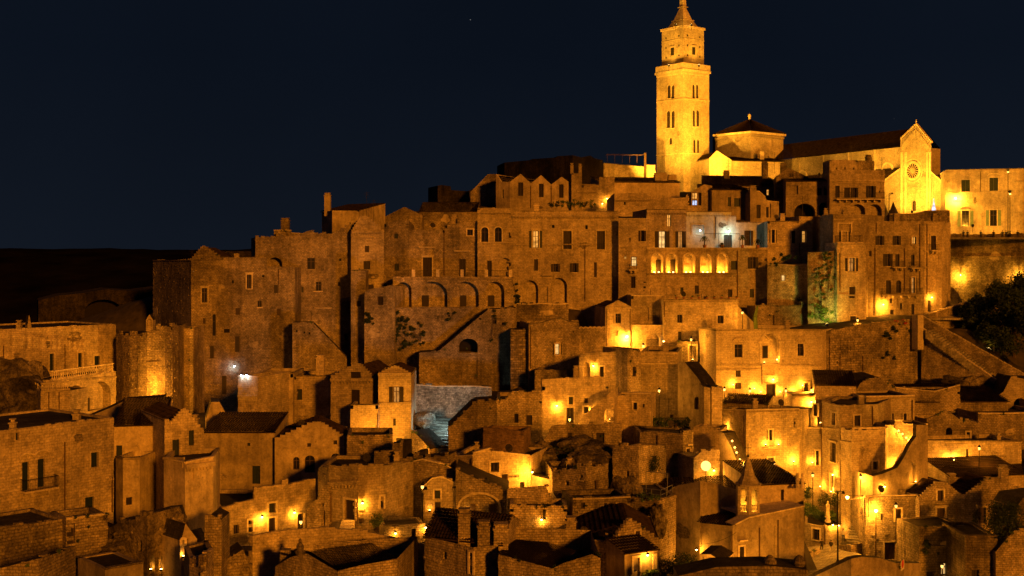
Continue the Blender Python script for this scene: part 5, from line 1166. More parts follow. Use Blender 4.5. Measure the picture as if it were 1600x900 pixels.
w2b = Bld('house', 'rough arched recess house with small window and door', [(662, 122.7), (712, 122.7)], 742, 835, D=2, mat='ashlar', crumb=.2, prof=[(662, 760), (675, 748), (690, 745), (712, 756)], f='s+ 679 766 688 779;d 679 784.5 688.5 800;n+ 667.5 785 676 799 .3', cat='house')
w3 = Bld('house', 'sloping-topped wall house with wide blind arch and a tiny lamp', [(712.3, 122), (795, 122)], 760, 835, D=6, mat='rubble', crumb=.2, roof='block', prof=[(712.3, 733), (740, 746), (765, 757), (795, 768)], f='A+ 718 772 780 812 .4')
for a, b_, nm in ((734.5, 742.5, 'door'), (764, 773.5, 'door')):
    g = w3.segs[0]; u0, za = g.uz(a, 789); u1_, zb_ = g.uz(b_, 806); m = MB(); m.box(g.w(u0, zb_, -.38), g.u*(u1_-u0), g.n*.06, Z*(za-zb_)); m.build(nm, 'brown_wood', w3.root)
w1 = Bld('house', 'flat house front lit by the bright bracket lamp, with painted sign', [(702, 131), (739, 128), (828, 130)], 713, 790, D=8, mat='ashlar', crumb=.1, par=.4, prof=[(702, 714), (738.9, 712), (739.1, 708), (765, 701), (768, 706), (828, 712)], f='w+ 766.5 722.5 779.5 737.5;s 784 741 793.5 752 brown_wood;s 812.5 753 819.5 763;p 738.5 716 739.2 748')
w1c = Bld('gate_wall', 'bright cream gate wall beside the bracket lamp', [(828.5, 131), (863, 129.5)], 745, 785, D=1.2, mat='plaster', cat='wall', roof='block', relief=False, prof=[(828.5, 742), (863, 750)])
w4 = Bld('house', 'low block with stepped right edge below the cream gate wall', [(793, 121), (846, 120), (876, 121)], 763, 810, D=6, mat='rubble', crumb=.15, prof=[(793, 764), (846, 760), (853, 760), (858, 772), (868, 780), (876, 788)])
w4b = Bld('house', 'low crumbling wall house with lit gate right of the blind arch', [(797, 116.5), (886, 116.5)], 790, 830, D=4, mat='rubble', crumb=.3, f='d 848 796 853 812;n 844 808 850 816 .2')
w6 = Bld('house', 'ruined corner house with tiny windows right of the cream gate wall', [(863.5, 127), (916, 124), (950, 127)], 737, 830, D=7, mat='rubble', crumb=.5, prof=[(863.5, 738), (890, 733), (915.9, 727), (916.1, 726), (930, 729), (950, 731)], f='s 883 752 889 759;w 905.5 742 911 750;R 906 768.5 913 776;c 866 761 904 761;s 929 750 935.5 766', proud=.1)
w7 = Bld('house', 'pale square ruin block leaning above the rubble hollow', [(957.5, 135), (998, 133)], 699, 760, D=6, mat='rubble', crumb=.4, prof=[(957.5, 702), (970, 697), (998, 696)], f='s 978 736 983 747', proud=.1)
w8 = Bld('house', 'dark low houses with a pale door panel in the rubble hollow', [(895, 118), (985, 119)], 780, 830, D=5, mat='weathered', crumb=.4, f='n 925 777 947 785 .05;d 944 786 948 800;n 955 784 961 798 .1;s 908 785 914 795')
w9 = Bld('house', 'crumbling terrace house with metal railings and potted plants', [(984, 124), (1030, 122), (1056, 125)], 776, 845, D=7, mat='rubble', par=.1, crumb=.25, f='w 1000 791 1007 801;w+ 998 810 1009.5 821;V 1018 786 1028 812', proud=.1)
m = MB(); g = w9.segs[0]; z0 = w9.z1
def rail(m, a, b, n, h=1.0):
    m.tube(a+Z*h, b+Z*h, .035, 5); m.tube(a+Z*h*.5, b+Z*h*.5, .025, 5)
    for i in range(n+1): p = a.lerp(b, i/n); m.tube(p, p+Z*h, .03, 5)
rail(m, w9.segs[0].w(.3, z0, -.3), w9.segs[0].w(w9.segs[0].L, z0, -.3), 3); rail(m, w9.segs[0].w(w9.segs[0].L, z0, -.3), w9.segs[1].w(w9.segs[1].L-.2, z0, -.3), 2)
a = w9.segs[0].w(.2, z0, -3); b_ = w9.segs[0].w(2.7, z0, -3)
for q in (a, b_): m.tube(q, q+Z*2.2, .04, 5)
m.tube(a+Z*2.2, b_+Z*2.2, .04, 5); m.build('railing', 'steel', w9.root)
# bottom front houses
x1 = Bld('house', 'front tiled house with chimneys and tall closed shutter, bottom centre', [(664, 104), (740, 100), (784, 101)], 838, 915, D=9, mat='rubble', roof='side', rise=1.5, crumb=0, f='s+ 734 864 744.5 897 sage_paint;s 692 862 698 874;c 664 870 690 878', prof=None)
x1.chimney(725.5, 803, 3, 1.0, 1.5); x1.chimney(756, 822, 2, 1, 1.2); x1.chimney(790-7, 826, 3.5, 1.2, .5)
x2 = Bld('house', 'front house with broad dark roof and stepped right gable, bottom centre right', [(779, 98), (862, 96), (938, 98)], 870, 915, D=10, mat='rubble', roof='none', prof=[(779, 866), (861.9, 888), (862.1, 889), (880, 880), (905, 872), (925, 866), (938, 872)])
m = MB(); tile_sheet(m, x2.segs[0].w(0, x2.segs[0].prof[0][1]-.1), x2.segs[0].w(x2.segs[0].L, x2.segs[0].prof[-1][1]-.1), P(902, 862, 104), P(812, 836, 112)); m.build('roof', 'tiles', x2.root); m = MB(); tile_sheet(m, P(902, 866, 103), P(936, 870, 99), P(925, 860, 106), P(902, 862, 104)); m.build('roof', 'tiles', x2.root)
x3 = Bld('gabled_house', 'gabled front house with slit window above a lamp-lit doorway', [(887, 110), (958, 107), (1029, 110)], 842, 915, D=9, mat='rubble', roof='gable', crumb=.15, prof=[(887, 842), (957.9, 848)]+st(958.1, 1029, 846, 843, 985, 812, 6, 6), f='s+ 992 829.5 999 854 brown_wood')
x3.chimney(892, 815, 3, .9, .4)
x4 = Bld('house', 'low lamp-lit doorway house under the slit window gable', [(976, 104), (1027, 105.5)], 864, 915, D=3, mat='plaster', relief=False, roof='shed', rise=.6, prof=None, f='h+ 1021 868 1024 888 dark_wood;d+ 989.5 871 999 893 lit_warm white_paint')
x5 = Bld('roof_house', 'dark roof with a leaning stone finial, bottom left of centre', [(430, 103), (528, 98), (620, 100)], 890, 915, D=8, mat='rubble', roof='none', cat='house', prof=[(430, 885), (455, 870), (480, 865), (527.9, 893), (528.1, 892), (560, 884), (620, 873)])
m = MB(); tile_sheet(m, x5.segs[1].w(0, x5.segs[1].prof[0][1]), x5.segs[1].w(x5.segs[1].L, x5.segs[1].prof[-1][1]+.1), P(570, 843, 112), P(484, 864, 110)); m.build('roof', 'tiles', x5.root); m = MB(); tile_sheet(m, x5.segs[0].w(.5, x5.segs[0].prof[1][1]), x5.segs[1].w(0, x5.segs[1].prof[0][1]), P(484, 864, 110), P(470, 860, 111)); m.build('roof', 'tiles', x5.root)
m = MB(); pp = P(469, 868, 104); m.lathe(pp, [(.5, -.6), (.42, .2), (.5, .35), (.3, .5), (.34, .8), (.12, 1.15), (.16, 1.25), (.03, 1.5)], 8); m.build('finial', 'weathered', x5.root)
x5.chimney(446, 858, 1.5, .8, 1.0, cap=False)
# lower left terraces
y1 = Bld('terrace_wall', 'dark stained terrace wall with pale cap below the near left house', [(-60, 92), (103, 98)], 824, 915, D=6, mat='weathered', cat='terrace', par=.25, f='c -60 826 103 822', prof=[(-60, 828), (60, 817), (103, 810)])
y1b = Bld('terrace_wall', 'lit broken wall block at the corner of the stained terrace wall', [(103.3, 97), (168, 99)], 812, 880, D=4, mat='rubble', cat='terrace', crumb=.3, f='d 104 818 117 850;c 117 828 168 824')
y2 = Bld('parapet_wall', 'curved patterned parapet wall in the bottom left corner', [(-60, 84), (60, 84), (118, 89)], 890, 925, D=.6, mat='rubble', cat='wall', roof='block', prof=[(-60, 897), (0, 888), (60, 873), (118, 855)])
y3 = Bld('cave_front', 'craggy cave front with small doorways lit by narrow lights', [(168.3, 101), (230, 98), (292, 101)], 800, 910, D=1.5, mat='rock', roof='block', cat='cave', crumb=.6, relief=False, proud=.2,
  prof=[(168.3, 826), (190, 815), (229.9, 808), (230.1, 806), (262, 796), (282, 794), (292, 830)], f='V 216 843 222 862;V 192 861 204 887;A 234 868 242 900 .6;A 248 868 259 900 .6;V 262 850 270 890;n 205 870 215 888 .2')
y4 = Bld('buttress', 'slanting lit buttress with lamp niche beside the cave front', [(283, 97), (308, 98)], 835, 915, D=3, mat='plaster', roof='block', cat='buttress', relief=False, prof=[(283, 845), (290, 818), (308, 842)], f='A+ 281.5 843 287.5 876 .3;d 290 842 294 872')
y5 = Bld('tub_wall', 'rounded stone terrace tub at the foot of the slanting buttress', [(296, 90), (318, 88), (334, 92)], 868, 915, D=4, mat='rubble', cat='wall', par=.2, prof=[(296, 872), (318, 868), (334, 860)])
y6 = Bld('house', 'dark low flat roof hut at the bottom beside the cave doorways', [(164, 90), (224, 92)], 890, 925, D=5, mat='plaster', cat='house', relief=False, par=.1)
y7 = Bld('pier_wall', 'tall rough pier between cave court and lit row house', [(320, 104), (346, 104)], 800, 900, D=3, mat='rubble', cat='wall', crumb=.4, roof='block', prof=[(320, 812), (330, 804), (346, 812)])
y8 = Bld('rough_wall', 'coarse block wall patch under the row house windows', [(346.3, 106), (395, 107)], 858, 915, D=3, mat='weathered', cat='wall', roof='block', prof=[(346.3, 878), (365, 868), (380, 858), (395, 900)])
# ============================================================ RIGHT FRONT
v0 = Bld('house', 'corner house beside the two glaring lamps, with wide brown garage door', [(1329, 146), (1353, 138), (1436, 140)], 776, 880, D=8, mat='rubble', crumb=.1, proud=.07, f='s+ 1398.5 795 1408.5 814.5 brown_wood;s 1376 802.5 1381.5 813;d+ 1381.5 847 1399.5 875 brown_wood;n 1377 816 1381 822 .1;p 1368 798 1369 876;d 1343 792 1348 814;c 1353 778 1436 777',
   prof=[(1329, 781), (1352.9, 777), (1353.1, 776), (1436, 774)], roof='flat')
v1 = Bld('gabled_house', 'front house with rounded stepped gable and one attic window', [(1436.3, 139), (1506, 140)], 777, 835, D=10, mat='rubble', roof='gable', crumb=.12, prof=st(1436.3, 1505.8, 778, 777, 1471, 753, 8, 14), f='s+ 1464.5 766 1474 784 brown_wood;s+ 1463.5 793.5 1477 820 brown_wood hood;c 1436 784 1506 783;p 1437 790 1438 820;p 1494 790 1495 806')
v2 = Bld('gabled_house', 'front right house with broad stepped gable and one tall door', [(1506.3, 140), (1597, 141.5)], 774, 835, D=10, mat='rubble', roof='gable', crumb=.15, prof=st(1506.3, 1596.8, 776, 765, 1552, 747, 8, 16), f='s+ 1528.5 792.5 1540.5 818 brown_wood hood;c 1506 783 1597 780')
v2.chimney(1568, 733, 3, .9, 3.5); v1.chimney(1487, 746, 2.5, .9, 5)
Bld('roof_house', 'dark wide roofs behind the rounded stepped gable', [(1385, 149), (1520, 149)], 767, 800, D=9, mat='weathered', roof='shed', rise=2.3, relief=False)
Bld('roof_house', 'dark wide roofs behind the broad stepped gable', [(1500, 148), (1640, 148)], 752, 800, D=8, mat='weathered', roof='shed', rise=1.4, relief=False); BL[-1].chimney(1532, 735, 2, .9, 3)
Bld('roof_house', 'low tiled shed roof catching light beside the small blue sign', [(1484, 145), (1600, 147)], 745, 780, D=6, mat='ashlar', roof='shed', rise=1.2, relief=False)
v3 = Bld('terrace_house', 'dim low front house with worn terrace below the rounded gable', [(1436.3, 131), (1508, 132)], 824, 915, D=5, mat='weathered', crumb=.2, par=.1, f='c 1436 852 1508 856;d 1448 893 1460 910;w 1470 880 1480 899 lit_pale;p 1469 880 1469.6 900')
v4 = Bld('house', 'dark plastered house under the trees, bottom right', [(1508.3, 126), (1558, 126)], 838, 915, D=7, mat='weathered', par=.2, relief=False, f='d 1518 890 1530 912;c 1508 838 1558 843')
v5 = Bld('house', 'sloping corner house at the right edge with serrated gable', [(1556, 125.3), (1640, 125.6)], 830, 915, D=2, mat='rubble', roof='block', crumb=.2, prof=[(1556, 862), (1570, 845), (1585, 829), (1640, 828)])
Bld('house', 'dark narrow house corner at the right edge above the serrated gable', [(1589, 130), (1640, 131)], 790, 860, D=4, mat='weathered', prof=[(1589, 792), (1598, 778), (1640, 772)], roof='block')
v6 = Bld('curved_wall', 'curved foreground wall rising beside the paved ramp', [(1262, 117), (1330, 113), (1400, 115), (1438, 122)], 878, 925, D=.8, mat='plaster', cat='wall', roof='block', relief=False, prof=[(1262, 905), (1290, 892), (1330, 873), (1345, 870), (1375, 872), (1400, 880), (1438, 880)])
gdw = Bld('garden_wall', 'lit retaining wall under the hedge garden with statue', [(1257, 150), (1290, 148), (1330, 149)], 817, 855, D=9, mat='ashlar', cat='wall', par=.15, f='w+ 1270 826.5 1281 844;p 1289 818 1290 850', relief=True)
lw = Bld('low_wall', 'low parapet wall left of the paved ramp', [(1256.5, 137), (1282, 142)], 868, 900, D=.6, mat='rubble', cat='wall', roof='block', prof=[(1256.5, 868), (1282, 858)])
lw2 = Bld('low_wall', 'rounded low wall between the paved ramp and corner house steps', [(1311, 142), (1330, 139), (1353, 140)], 852, 872, D=1.5, mat='rubble', cat='wall', roof='block', prof=[(1311, 851), (1330, 852), (1353, 848)], crumb=.1)
bkr = Bld('roof_house', 'foreground roof ridge with two urn finials along the bottom edge', [(1060, 95), (1262, 95)], 884, 925, D=3, mat='weathered', roof='block', cat='house', relief=False, prof=[(1060, 900), (1120, 886), (1200, 884), (1262, 890)])
for x in (1203, 1249):
    m = MB(); pp = P(x, 889, 96); m.lathe(pp, [(.4, -1.2), (.32, 0), (.42, .1), (.42, .3), (.55, .45), (.5, .7), (.3, .95), (.12, 1.1)], 10); m.build('urn_finial', 'weathered', bkr.root)
Bld('shed', 'small dark hut with square window below the chapel wall lamp', [(1093, 118), (1130, 117)], 872, 915, D=4, mat='plaster', cat='shed', relief=False, f='w+ 1103 874 1114 886', prof=[(1093, 866), (1110, 866), (1130, 878)], roof='block')
# ============================================================ GROUND
pts = []
for b in BL:
    if b.base_ok if hasattr(b, 'base_ok') else True:
        for g in b.segs:
            for t in (0, .5, 1): p = g.a.lerp(g.b, t); pts.append((p.x, p.y, b.z0))
pts += [(x, 40, -48) for x in range(-160, 200, 20)]+[(x, 80, -38) for x in range(-160, 200, 20)]
pts += [(x, 330, 12 if x > 0 else -25) for x in range(-200, 260, 20)]
pts += [(P(1590, 500, 195).x, 195, P(0, 545, 195).z), (P(1540, 500, 200).x, 200, P(0, 540, 200).z), (P(1620, 560, 190).x, 190, P(0, 575, 190).z)]
pts += [(-110, 230, -25), (-90, 260, -30), (-140, 200, -20)]
arr = np.array(pts)
X0, X1, Y0_, Y1_, S = -170, 230, 60, 340, 1.6
xs = np.arange(X0, X1+.1, S); ys = np.arange(Y0_, Y1_+.1, S); GX, GY = np.meshgrid(xs, ys)
num = np.zeros(GX.shape); den = np.zeros(GX.shape)
for (x, y, z) in arr:
    w = 1/((GX-x)**2+(GY-y)**2+1.0)**2.2; num += w*z; den += w
GZ = num/den
for iy in range(GX.shape[0]):
    pass
def inside(poly, X, Y):
    r = np.ones(X.shape, bool); n = len(poly); s = 0
    for i in range(n): s += poly[i][0]*poly[(i+1) % n][1]-poly[(i+1) % n][0]*poly[i][1]
    sg = 1 if s > 0 else -1
    for i in range(n):
        a, b = poly[i], poly[(i+1) % n]; r &= sg*((b[0]-a[0])*(Y-a[1])-(b[1]-a[1])*(X-a[0])) >= -1e-6
    return r
for b in BL:
    for g in b.segs:
        n = g.n*2.6; e = g.u*1.6
        q = [g.a+n-e, g.b+n+e, g.b+b.bk*(b.D-.5)+e, g.a+b.bk*(b.D-.5)-e]
        msk = inside([(p.x, p.y) for p in q], GX, GY)
        GZ[msk] = np.minimum(GZ[msk], b.z0-.15)
PXG = GX/GY*FOC+800
def clamp_view(px0, px1, ya, yb, z, reach=30, slack=.25):
    """keep the ground under the sight lines to a base edge"""
    t = (PXG-px0)/(px1-px0); Yb = ya+(yb-ya)*t
    m = (t > -.02) & (t < 1.02) & (GY < Yb+1.0) & (GY > Yb-reach); lim = z*np.minimum(1, GY/Yb)-slack
    GZ[m] = np.minimum(GZ[m], lim[m])
for b in BL:
    for g in b.segs: clamp_view(g.px0, g.px1, g.a.y, g.b.y, b.z0)
for (pa_, pb_, ya, yb, py) in ((1250, 1345, 128, 137, 900), (1254, 1345, 147, 143, 856), (1300, 1352, 141, 141, 850), (1440, 1560, 186, 204, 500), (640, 770, 143, 150, 712)): clamp_view(pa_, pb_, ya, yb, P(0, py, (ya+yb)/2).z-.6, 12)
nz = np.array([[noise.noise(Vector((x*.35, y*.35, 0)))*.25 for x in xs] for y in ys]); GZ = GZ+nz-.15
def grid_mesh(name, xs, ys, GZ, mat, kind='structure'):
    ny, nx = GZ.shape; v = [(float(xs[i]), float(ys[j]), float(GZ[j, i])) for j in range(ny) for i in range(nx)]
    f = [(j*nx+i, j*nx+i+1, (j+1)*nx+i+1, (j+1)*nx+i) for j in range(ny-1) for i in range(nx-1)]
    me = bpy.data.meshes.new(name); me.from_pydata(v, [], f); me.uv_layers.new(name='UVMap'); me.materials.append(MATS[mat])
    me.polygons.foreach_set('use_smooth', [True]*len(me.polygons))
    o = bpy.data.objects.new(name, me); C.objects.link(o); o['kind'] = kind; return o
grid_mesh('ground', xs, ys, GZ, 'soil')
# far plateau and ravine side
def hill(name, X0, X1, Y0, Y1, S, fn, mat):
    xs = np.arange(X0, X1+.1, S); ys = np.arange(Y0, Y1+.1, S)
    G = np.array([[fn(x, y) for x in xs] for y in ys]); return grid_mesh(name, xs, ys, G, mat)
def far(x, y):
    t = min(1, max(0, (y-335)/330)); s = t*t*(3-2*t)
    top = 3.0+noise.noise(Vector((x*.006, y*.003, 0)))*3+noise.noise(Vector((x*.05, y*.02, 3)))*1.2+R.uniform(-.35, .5)
    z = -60+(60+top)*s
    z += noise.noise(Vector((x*.03, y*.03, 1)))*5*(1-s)+4*abs(noise.noise(Vector((x*.012, z*.12, 5))))*(1-s)
    return z
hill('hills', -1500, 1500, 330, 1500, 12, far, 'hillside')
# wide valley floor all round, below the town
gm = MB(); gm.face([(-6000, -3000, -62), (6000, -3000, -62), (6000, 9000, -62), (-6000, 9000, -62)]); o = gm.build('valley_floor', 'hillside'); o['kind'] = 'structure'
# cliff with arch cave behind the far left roofs
def cliff(x, z): return 0
cv = Bld('rock_cliff', 'shaded rocky cliff with wide cave arch behind the far left roofs', [(60, 215), (300, 225)], 455, 540, D=14, mat='rock_shaded', roof='block', cat='cliff', relief=False, prof=[(60, 470), (90, 462), (130, 458), (165, 452), (210, 455), (250, 450), (300, 455)], f='V 132 468 190 505')  # dark tone stands for the shadow on the rock
# ============================================================ paving
def paving(name, pts, mat='paving'):
    m = MB(); m.face([Vector(p) for p in pts]); m.face([Vector(p)-Z*.3 for p in pts][::-1])
    for i in range(len(pts)): j = (i+1) % len(pts); m.face([Vector(pts[i]), Vector(pts[j]), Vector(pts[j])-Z*.3, Vector(pts[i])-Z*.3][::-1])
    o = m.build(name, mat); o['kind'] = 'structure'; return o
paving('street', [P(1250, 900, 128), P(1300, 900, 128), P(1345, 866, 137), P(1312, 855, 143), P(1300, 849, 149), P(1254, 856, 147)])
paving('ramp_road', [P(1440, 497, 186), P(1505, 497, 190), P(1560, 470, 204), P(1560, 458, 212), P(1500, 478, 204), P(1444, 492, 193)])
paving('square', [P(1470, 371, 205), P(1650, 371, 205), P(1650, 368, 230), P(1400, 368, 246), P(1380, 366, 250)], 'paving')
paving('courtyard', [P(985, 550, 180), P(1046, 550, 180), P(1046, 547, 184), P(985, 547, 184)])
stairway('stairway', 'broad low steps with paving beside the corner house lamps', 'stairs', P(1322, 846, 141.5), P(1351, 848, 140.2), P(1334, 806, 147)-P(1322, 846, 141.5), 10, 'paving')
# long balustraded stair at the right: two parapets with steps between
def sloped_wall(name, label, a, b, th, h, drop, matn):
    a, b = Vector(a), Vector(b); d = b-a; u = Vector((d.x, d.y, 0)).normalized(); n = Vector((u.y, -u.x, 0)); rt = root(name, label, 'wall', (a+b)/2)
    m = MB(); q = [a, b, b+n*th, a+n*th]; top = [p+Z*h for p in q]; bot = [p-Z*drop for p in q]
    m.face(top); m.face(bot[::-1])
    for i in range(4): j = (i+1) % 4; m.face([bot[i], bot[j], top[j], top[i]])
    m.build('wall', matn, rt)
    m = MB(); L = d.length; k = int(L/.7)
    for i in range(k):
        p = a+d*(i+.08)/k+Z*h-n*.05; m.box(p, d*.84/k, n*(th+.1), Z*R.uniform(.1, .22))
    m.build('coping', 'trim', rt); return rt
sloped_wall('stair_parapet', 'upper stone parapet of the long stair running down to the right', P(1442, 505, 184.5), P(1604, 597, 178), .5, 1.0, 7, 'rubble')
sloped_wall('stair_parapet', 'lower stone parapet of the long stair, left of the steps', P(1441, 517, 182.3), P(1590, 622, 175), .5, .5, 8, 'rubble')
stairway('stairway', 'long straight stair descending right from the road wall', 'stairs', P(1584, 616, 175.6), P(1592, 612, 177.6), P(1446, 514, 180.5)-P(1584, 616, 175.6), 34, 'paving')
sloped_wall('road_wall', 'dim road wall rising right behind the dark trees', P(1446, 496, 187), P(1560, 462, 203), .5, .5, 10, 'weathered')
Bld('pillar', 'lit square gate pillar at the head of the long stair', [(1434, 180.5), (1443, 181)], 492, 515, D=1.2, mat='trim', cat='pillar', roof='block', relief=False)
# ============================================================ LAMPS
WL = wall_lamp; GS = ground_spot
B_ = {b.root['label']: b for b in BL}
WL(q1, 978, 527, 900, 'very bright lamp low on the narrow gabled tower house', 'w', .6, bulb='globe')
WL(q2b, 1037, 534, 1100, 'glaring lamp right of the arched courtyard gate', 'w', .6, bulb='globe')
WL(n2, 928, 572, 120, 'dome lamp left of the upper house door', 'w', .35)
WL(n2, 974, 576, 120, 'dome lamp on the right end of the upper house', 'w', .35)
WL(n1, 870, 634, 170, 'lamp above the decorated niche on the long lit front', 'w', .35)
WL(n1, 924, 640, 90, 'small lamp under the diagonal stair by the lit front', 'w', .3)
WL(k1, 407.5, 808, 130, 'lamp between window and first door of the row house', 'w', .35)
WL(k1, 457.5, 801, 120, 'lamp left of the second door of the row house', 'w', .35)
WL(k2, 565, 786, 150, 'lamp beside the round house door above the steps', 'w', .35)
WL(B_['small low house with two lamps below the round house'], 617, 833, 60, 'left lamp on the small low house', 'w', .4)
WL(B_['small low house with two lamps below the round house'], 664, 824, 70, 'right lamp on the small low house', 'w', .4)
WL(w1, 827, 736, 420, 'bright bracket lamp at the corner of the sign house', 'w', 1.0)
WL(w3, 731, 797, 22, 'tiny lamp inside the wide blind arch', 'w', .25)
WL(w4b, 846, 812, 40, 'tiny lamp beside the low gate', 'w', .3)
WL(x4, 1008, 867, 110, 'lantern beside the lamp-lit doorway at the bottom', 'w', .4)
WL(cw, 1096, 858, 170, 'lamp on the left edge of the blank chapel front', 'w', .8)
WL(v0, 1361, 797, 900, 'glaring lamp on the front of the corner house', 'w', 1.0, bulb='globe')
WL(v0, 1349, 779, 1200, 'glaring lamp on the corner house edge above the steps', 'w', 1.8, bulb='globe')
WL(s2, 1377.5, 476, 420, 'bright wall lamp under the palace balconies', 'w', .7)
WL(s3, 1453, 465, 130, 'lamp over the small lit doorway by the ramp', 'w', .5)
WL(B_['tall blank retaining wall below the square at the right edge'], 1501, 430, 900, 'wall lamp lighting the ramp below the square', 'y', 1.0)
WL(B_['tall blank retaining wall below the square at the right edge'], 1592, 428, 420, 'wall lamp at the right edge below the square', 'y', 1.0)
WL(pal, 1493, 311, 1300, 'bright lamp on the palace facade left of its shutters', 'y', .9, bulb='globe')
WL(p9c, 1136, 362, 70, 'cool white lamp over the palm terrace', 'g', 1.1)
WL(p9c, 1092, 361, 12, 'small cool lamp left of the palm terrace', 'g', .7)
WL(B_['low wall with pierced parapet above the planted roof terrace'], 948, 311, 150, 'wall lamp at the end of the planted roof terrace', 'w', .5)
WL(B_['low wall with pierced parapet above the planted roof terrace'], 941, 319, 25, 'little lantern under the roof terrace wall lamp', 'w', .4)
WL(p1, 365, 572, 24, 'single cool lamp above the small door of the corner palazzo', 'c', .6)
WL(cl, 379, 587, 9, 'left cool lamp of the pair on the small flat house', 'c', .3)
WL(cl, 387, 587, 9, 'right cool lamp of the pair on the small flat house', 'c', .3)
WL(r1, 1485.5, 718, 520, 'bright lamp low on the long terrace wall', 'w', .6, bulb='globe')
WL(o3b, 1266.5, 628, 420, 'very bright lamp in the small courtyard', 'w', .5)
WL(o2, 1305.5, 742, 150, 'lamp by the ground floor door of the angular house', 'w', .4, 'up')
WL(o4b, 1426, 686, 120, 'lamp at the head of the lamp-lined stair', 'w', .5)
WL(o4c, 1378, 760, 130, 'lamp low on the curving parapet wall', 'w', .5)
WL(lit_w := B_['jagged warm wall behind the glowing globe lamp'], 1113, 735, 70, 'small lamp right of the glowing globe', 'w', .4)
WL(gdw, 1299, 820, 70, 'left of two small lamps on the garden retaining wall', 'w', .35)
WL(gdw, 1308, 821, 60, 'right of two small lamps on the garden retaining wall', 'w', .35)
for x, y, pw, lb in ((1144, 601, 120, 'left uplight at the palace foot'), (1177, 607, 110, 'second uplight at the palace foot'), (1239, 612, 150, 'uplight right of the palace door'), (1252, 602, 130, 'uplight before the right palace door'), (1217, 612, 110, 'uplight touching the palace door frame'), (1187, 612, 80, 'uplight left of the palace door frame')):
    GS(q4, x, y, pw, 'small '+lb, 'w', .5)
WL(q4, 1207, 593, 110, 'lamp in the lunette over the palace door', 'w', .4)
WL(q4, 1214, 562, 60, 'lamp inside the central arched balcony niche', 'w', .05, 'up'); GS(q4, 1194, 566, 40, 'small left light in the central arched niche', 'w', .1)
GS(o1, 1195, 694, 70, 'left uplight on the balcony window ledge', 'w', .35); GS(o1, 1215, 694, 70, 'right uplight on the balcony window ledge', 'w', .35)
GS(o1, 1238, 720, 230, 'tall wall washer at the right corner of the balcony window house', 'w', .5)
GS(o1, 1137, 668, 160, 'wall washer on the left flank of the balcony window house', 'w', .4)
GS(o3, 1268, 722, 120, 'upright wall washer left of the recessed front window', 'w', .4); GS(o2, 1287, 760, 200, 'wall washer beside the garden at the angular house', 'w', .5)
GS(o2, 1303, 768, 120, 'second wall washer beside the garden door', 'w', .4)
GS(o3, 1281, 660, 120, 'uplight by the courtyard doorway', 'w', .4)
GS(tw, 244, 618, 1700, 'spotlight washing the curved ruined wall', 'w', 3.2)
GS(y4, 285, 868, 12, 'light in the buttress niche', 'w', .2); GS(y3, 238, 890, 12, 'light in the left cave doorway', 'w', -.2); GS(y3, 254, 890, 14, 'light in the second cave doorway', 'w', -.2)
WL(y3, 268, 889, 16, 'round lamp on the ground by the cave front', 'w', .5)
GS(w2b, 671.5, 797, 14, 'light inside the little niche by the arch', 'w', .1)
GS(B_['bright cream gate wall beside the bracket lamp'], 845, 780, 60, 'light at the foot of the cream gate wall', 'w', .8)
GS(q3b, 1082, 562, 30, 'light inside the passage above the brick steps', 'w', -.2)
GS(n1s, 951, 657, 40, 'light inside the lit stair arch', 'w', -1.0)
GS(B_['inner sloping wall left of the lamp-lined stair'], 1398, 728, 220, 'light washing the inner wall of the lamp-lined stair', 'w', .7)
GS(o4c, 1428, 752, 60, 'light inside the small arch of the curving parapet', 'w', .3)
GS(w1, 780, 760, 60, 'light at the foot of the sign house front', 'w', 1.0)
GS(bast, 1480, 490, 60, 'light at the foot of the ramp bastion', 'w', 1.2)
# stair path lamps (small globes)
for i, (x, y, Y, g_) in enumerate(((1404, 674, 149.6, 0), (1410, 679, 149.2, 0), (1416, 685, 148.8, 0), (1420, 689, 148.4, 0), (1144, 690, 137.7, 1), (1148, 700, 137.4, 1), (1151, 708, 137.2, 1), (1156, 719, 137, 1), (1161, 728, 136.8, 1))):
    p = P(x, y, Y); lb = ['%s small stair lamp on the lamp-lined stair', '%s small stair lamp on the sloping wall above the globe'][g_] % ['top', 'second', 'third', 'lowest', 'top', 'second', 'middle', 'fourth', 'lowest'][i]
    rt = root('stair_lamp', lb, 'stair lamp', p, 'small lamps along the stairs'); m = MB(); m.lathe(p-Z*.3, [(.06, 0), (.04, .2), (.04, .24)], 6); m.build('post', 'iron', rt)
    m = MB(); m.lathe(p, [(.05, -.05), (.13, .04), (.13, .1), (.05, .18)], 8); m.build('globe', 'globe', rt); light(p+Z*.35, 110, 'w', .1, parent=rt)
# glowing globe
p = P(1103, 728, 134); rt = root('globe_lamp', 'large glowing globe lamp on a wall', 'globe lamp', p); bm = bmesh.new(); bmesh.ops.create_uvsphere(bm, u_segments=20, v_segments=12, radius=.55)
me = bpy.data.meshes.new('globe'); bm.to_mesh(me); bm.free(); me.materials.append(MATS['globe']); me.polygons.foreach_set('use_smooth', [True]*len(me.polygons)); o = bpy.data.objects.new('globe', me); C.objects.link(o); o.parent = rt
m = MB(); m.tube(p-Z*2.5, p-Z*.5, .06, 6); m.build('post', 'iron', rt); light(p+Vector((.2, -.2, -.95)), 130, 'w', .3, parent=rt)
